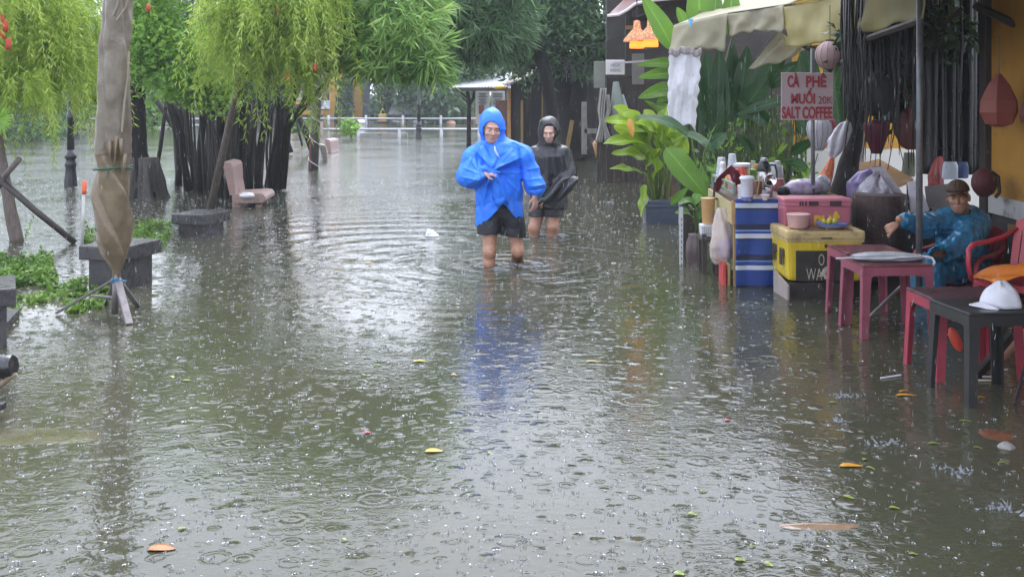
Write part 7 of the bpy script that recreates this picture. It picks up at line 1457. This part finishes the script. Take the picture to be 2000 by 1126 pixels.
for q in ((1840,440,1790,436),(1835,432,1775,424),(1850,450,1800,446),(1870,440,1840,486),(1884,440,1856,496),(1895,440,1880,500),(1905,450,1892,500),(1860,430,1836,470),(1800,470,1760,474),(1840,470,1790,490),(1850,480,1826,498)): S.crease(s_(q[0],q[1])[::2], s_(q[2],q[3])[::2], .014, .012, .5)
shell = np.maximum(S.f, -(S.f+.016))
nk = S.dell(X,Y,Z, s_(1878,402,8.84),(.075,.075,.085)); shell = np.maximum(shell, -nk)
S.f = shell.astype(np.float32); S.build('poncho', [PON], sit)
CAPB = mat('brown cap cloth', (.060,.028,.014), .7, .2, 14); c, R, s0 = H3
def hx(x,y,z): return c+R @ Vector((x,y,z))
b = MB(); b.grid(lambda u, v: (lambda a, e: hx(.088*math.sin(a)*math.cos(e)*(1-.05*math.sin(e)), .012-.108*math.cos(a)*math.cos(e), .052+.092*math.sin(e)**.9))(u*2*PI, v*PI/2), 30, 10, th=.004); b.grid(lambda u, v: hx((u-.5)*.15, -.085-.075*v*math.cos((u-.5)*2.3), .055-.012*v-.055*(u-.5)**2*2), 14, 6, th=.004)
o = b.build('cap', CAPB); o.parent = sit
b.v and None
me = o.data; me.polygons.foreach_set('use_smooth',[True]*len(me.polygons))
# ------------------------------------------------------------------ someone sitting beyond the right edge: only a lower leg shows
O4 = Vector((3.45,6.85,0)); S = SDF((-.70,-.40,-.40),(.60,.45,1.0),.0075)
H4 = head(S, (.22,0,.86), yaw=math.radians(-50), s=1.0); S.cap((.22,0,.78),(.22,.02,.62),.05,.06,.03); S.ell((.22,.02,.46),(.13,.17,.20),.05); S.ell((.22,.02,.22),(.14,.16,.13),.05)
S.chain([(.20,-.08,.17),(-.16,-.09,.20),(-.45,-.12,.10)],[.085,.060,.040],.03); S.cap((-.46,-.12,.09),(-.55,-.15,.0),.036,.030,.03); S.cap((-.55,-.15,.0),(-.57,-.17,-.06),.030,.022,.02)
S.chain([(.20,.10,.17),(-.18,.12,.20),(-.16,.12,-.30)],[.085,.060,.042],.03)
S.chain([(.20,-.20,.60),(.12,-.24,.38),(-.06,-.20,.28)],[.05,.042,.03],.02); S.chain([(.20,.22,.60),(.14,.26,.38),(-.04,.20,.28)],[.05,.042,.03],.02)
hand(S,(-.08,-.20,.27),(-.15,-.19,.25),None,(0,0,-1),1,.3,1); hand(S,(-.06,.20,.27),(-.13,.19,.25),None,(0,0,-1),1,.3,-1)
FM4 = face_mats(H4, hairfn=lambda q: (q[:,2] > .06) | ((q[:,1] > .03) & (q[:,2] > -.04)))
def fn4(Pc):
    mi = FM4(Pc, np.zeros(len(Pc),int)); mi[(Pc[:,2] > .24) & (Pc[:,2] < .70) & (Pc[:,0] > .02)] = 5; mi[(Pc[:,0] > .0) & (Pc[:,2] <= .30)] = 6; return mi
leg = S.build('person', [SKIN2,EYE,LIP,BROW,HAIR,mat('grey shirt',(.16,.16,.17),.7),mat('dark shorts cloth',(.03,.03,.04),.7)], None, fn4, O4)
tag(leg, 'person cut off by the right edge, bare leg showing behind the black table', 'person', 'people')
b = MB(); b.ball((0,0,0), (.032,.018,.075), 14, 9); o = tag(b.build('red_sandal', mat('orange red sandal rubber',(.72,.09,.05),.4,.08), smooth=True), 'orange red sandal tip sticking up from the water left of the bare foot', 'sandal'); o.location = P(1866,662,6.45); o.rotation_euler = (0,math.radians(-24),0)
# ================================================================== leaves and litter on the water
def lf(px, py, L_, W_, m, col, a=0, lab=None, grp='fallen leaves floating on the flood'):
    c = G(px, py); t_ = math.radians(a); b = MB(); n = 10
    def fn(u, v):
        w_ = W_/2*(math.sin(PI*min(1,u**.8*1.0)))**.8; x = (u-.5)*L_; y = (v-.5)*2*w_+.10*L_*math.sin(u*3); return (x*math.cos(t_)-y*math.sin(t_), x*math.sin(t_)+y*math.cos(t_), .004+.002*math.sin(u*5)+.004*abs(v-.5))
    b.grid(fn, n, 4, th=.0012); o = b.build('fallen_leaf', m, smooth=True); o.location = c; tag(o, lab, 'leaf', grp)
OR = mat('orange yellow dead leaf', (.50,.25,.02), .3, .3, 30); YG = mat('yellow green fallen leaf', (.22,.29,.05), .3, .35, 30); YL = mat('yellow fallen leaf', (.48,.36,.03), .3, .3, 30); PKP = mat('pink petal', (.65,.10,.16), .5)
lf(1770,773,.115,.035,OR,0,4,'bright orange leaf on the water below the bright red table, the lower of two'); lf(1765,765,.07,.022,OR,0,30,'smaller orange leaf touching the bright orange one below the red table'); lf(1907,776,.085,.03,OR,0,-5,'orange leaf on the water under the black table')
lf(1663,911,.105,.045,OR,0,3,'broad orange yellow leaf alone in the right foreground'); lf(848,882,.085,.05,YL,0,8,'bright yellow leaf in the middle foreground'); lf(820,706,.085,.035,YL,0,5,'yellow leaf on the water left of the blue reflection, farther than the bright one')
lf(721,514,.10,.05,YL,0,10,'yellow leaf floating in the middle distance left of the walkers'); lf(1158,707,.09,.02,YL,0,0,'thin yellow leaf right of the blue reflection')
lf(887,733,.04,.02,OR,0,0,'tiny orange leaf between the middle yellow leaves')
for i, (x,y,l,w_,a) in enumerate(((1885,823,.065,.022,-15),(1825,867,.075,.02,12),(1910,875,.05,.022,-10),(1628,787,.055,.022,0),(1352,1005,.06,.028,3),(1747,993,.05,.02,0),(1446,1095,.055,.028,-6),(1500,1103,.045,.022,0),(1374,960,.045,.02,0),(1690,898,.035,.02,40),(1326,1122,.05,.03,8),(1657,972,.06,.03,-20),(1784,1083,.04,.02,0),(1470,1067,.028,.02,0),(710,733,.05,.02,0),(335,737,.07,.03,-5),(365,744,.06,.025,0),(356,1033,.045,.022,10),(737,714,.07,.025,0),(1178,700,.05,.02,0),(955,885,.035,.02,0),(672,1055,.03,.018,0),(1960,905,.05,.02,-20),(1700,915,.04,.02,0),(1600,1040,.03,.012,0))):
    lf(x,y,l*rng.uniform(.55,.95),w_*rng.uniform(.6,.95),YG,0,a+rng.normal()*25,'small yellow green leaf floating on the flood, a plain one like the others')
for o in list(bpy.data.objects):
    if o.get('label','').startswith('small yellow green leaf floating'): o['group'] = 'small yellow green leaves floating on the flood'; o['label'] = 'small yellow green leaf floating on the flood water'
for i,(x,y) in enumerate(((718,845),(1422,821))): lf(x,y,.03,.025,PKP,0,20,['pink petal floating left of the middle','pink petal floating in the right half below the stall reflection'][i],'pink petals on the water')
lf(315,1073,.10,.06,mat('sodden orange leaf',(.35,.15,.05),.3),0,0,'sodden rust coloured leaf at the bottom left')
b = MB(); b.poly([(-.07,-.03,0),(.05,-.05,0),(.085,.0,0),(.01,.05,.06),(-.05,.03,.075)], .012); b.box((0,0,.02),(.10,.06,.035),bev=.01); o = tag(b.build('foam_scrap', mat('white foam',(.65,.66,.68),.5)), 'white foam scrap floating left of the walking man', 'litter'); o.location = G(843,461)
def stick(x0,y0,x1,y1,lab,m): a = G(x0,y0)+Vector((0,0,.006)); c = G(x1,y1)+Vector((0,0,.006)); b = MB(); b.tube([a,c],.005,5); tag(b.build('drinking_straw', m, loc=a), lab, 'straw', 'straws and sticks floating under the tables')
stick(1720,740,1760,734,'thin pale stick floating left of the bright red table leg',WHP); stick(1902,744,1946,745,'cream stick floating under the black table',mat('cream stick',(.6,.52,.40),.5)); stick(1917,737,1958,738,'white stick floating just behind the cream one',WHP); stick(1945,725,1968,723,'short white stick farthest under the black table',WHP)
# things just breaking the surface
def hump(px, py, rx, ry, m, name, lab, cat, seed, h=.010):
    c = G(px,py); b = MB(); b.grid(lambda u, v: (lambda a: (rx*v*math.cos(a)*(1+.22*noise.noise(Vector((math.cos(a)*1.5,math.sin(a)*1.5,seed)))), ry*v*math.sin(a)*(1+.25*noise.noise(Vector((math.cos(a)*1.5+7,math.sin(a)*1.5,seed)))), h*(1-v**2)-.0015))(u*2*PI), 40, 8); o = tag(b.build(name, m, smooth=True), lab, cat); o.location = c
def wetmat(name, c):
    m = mat(name, c, .12, .2, 14, bump=.002, bscale=24, wear=(.10,.085,.05), wscale=12, wthr=.60); return m
hump(1600,1026,.165,.040,wetmat('wet tan sandbag',(.20,.135,.085)),'sunken_bag','tan lump just under the surface in the right foreground','lump',3)
hump(70,852,.42,.16,wetmat('wet pale slab',(.085,.077,.042)),'sunken_slab','pale flat slab just under the surface at the left','slab',8,.004)
hump(1945,848,.08,.10,wetmat('wet orange brick',(.15,.065,.035)),'sunken_brick','orange brown brick patch under the surface at the right edge','brick',12)
hump(1965,872,.04,.04,mat('white rubble',(.24,.23,.21),.5,.4,40,bump=.01,bscale=40),'rubble','pale rubble lump at the right edge by the black table','rubble',15,.025)
# big splashes where water pours off the awning
SPL = mat('splashing water', (.50,.52,.56), .15)
for i,(px,py,w_) in enumerate(((1655,772,.10),(1730,868,.16),(1640,822,.05),(1860,920,.08),(1185,395,.18),(1960,995,.08))):
    c = G(px,py); b = MB()
    for k in range(16 if w_ > .06 else 8):
        x = rng.normal()*w_*.45; y = rng.normal()*.03; h = abs(rng.normal())*.014+.004; q = rng.uniform(.003,.008); a0 = rng.random()*6
        b.add([(x+q*math.cos(a0+j*2.09)*1.8, y+q*math.sin(a0+j*2.09), -.001) for j in range(3)]+[(x+rng.normal()*.015,y+rng.normal()*.01,h)], [(0,1,3),(1,2,3),(2,0,3)])
        b.ball((x+rng.normal()*.03, y, h*rng.uniform(.3,1.2)), rng.uniform(.002,.005), 6, 4)
    o = tag(b.build('water_splash', SPL, smooth=True), ['splash near the dull red tables','longest splash in the right foreground','small splash between the orange leaves','splash below the black table','splash before the blue grey planter','splash at the lower right edge'][i], 'splash', 'splashes where water pours from the awning', 'stuff'); o.location = c
# foam and wake where the walkers push through the water
def wake(c, r, n, lab):
    b = MB()
    for k in range(n):
        a = rng.uniform(0,6.28); q = r*rng.uniform(.35,1.0)*np.array([1.25,.8]); l = rng.uniform(.03,.12); w_ = rng.uniform(.004,.010); pts = []
        for f in np.linspace(0,1,6): aa = a+l/r*f*1.2; pts.append(Vector((math.cos(aa)*q[0], math.sin(aa)*q[1]-.05, .002)))
        b.tube(pts, [w_*.2,w_*.8,w_,w_,w_*.7,w_*.2], 5)
    o = tag(b.build('wake_foam', SPL, smooth=True), lab, kind='stuff'); o.location = c
wake((-.16,10.25,0),.26,26,'broken white wake round the legs of the man in blue'); wake((.16,10.3,0),.16,18,'broken white wake round the trailing leg of the man in blue'); wake((.35,12.3,0),.34,24,'broken white wake round the legs of the walker in black')
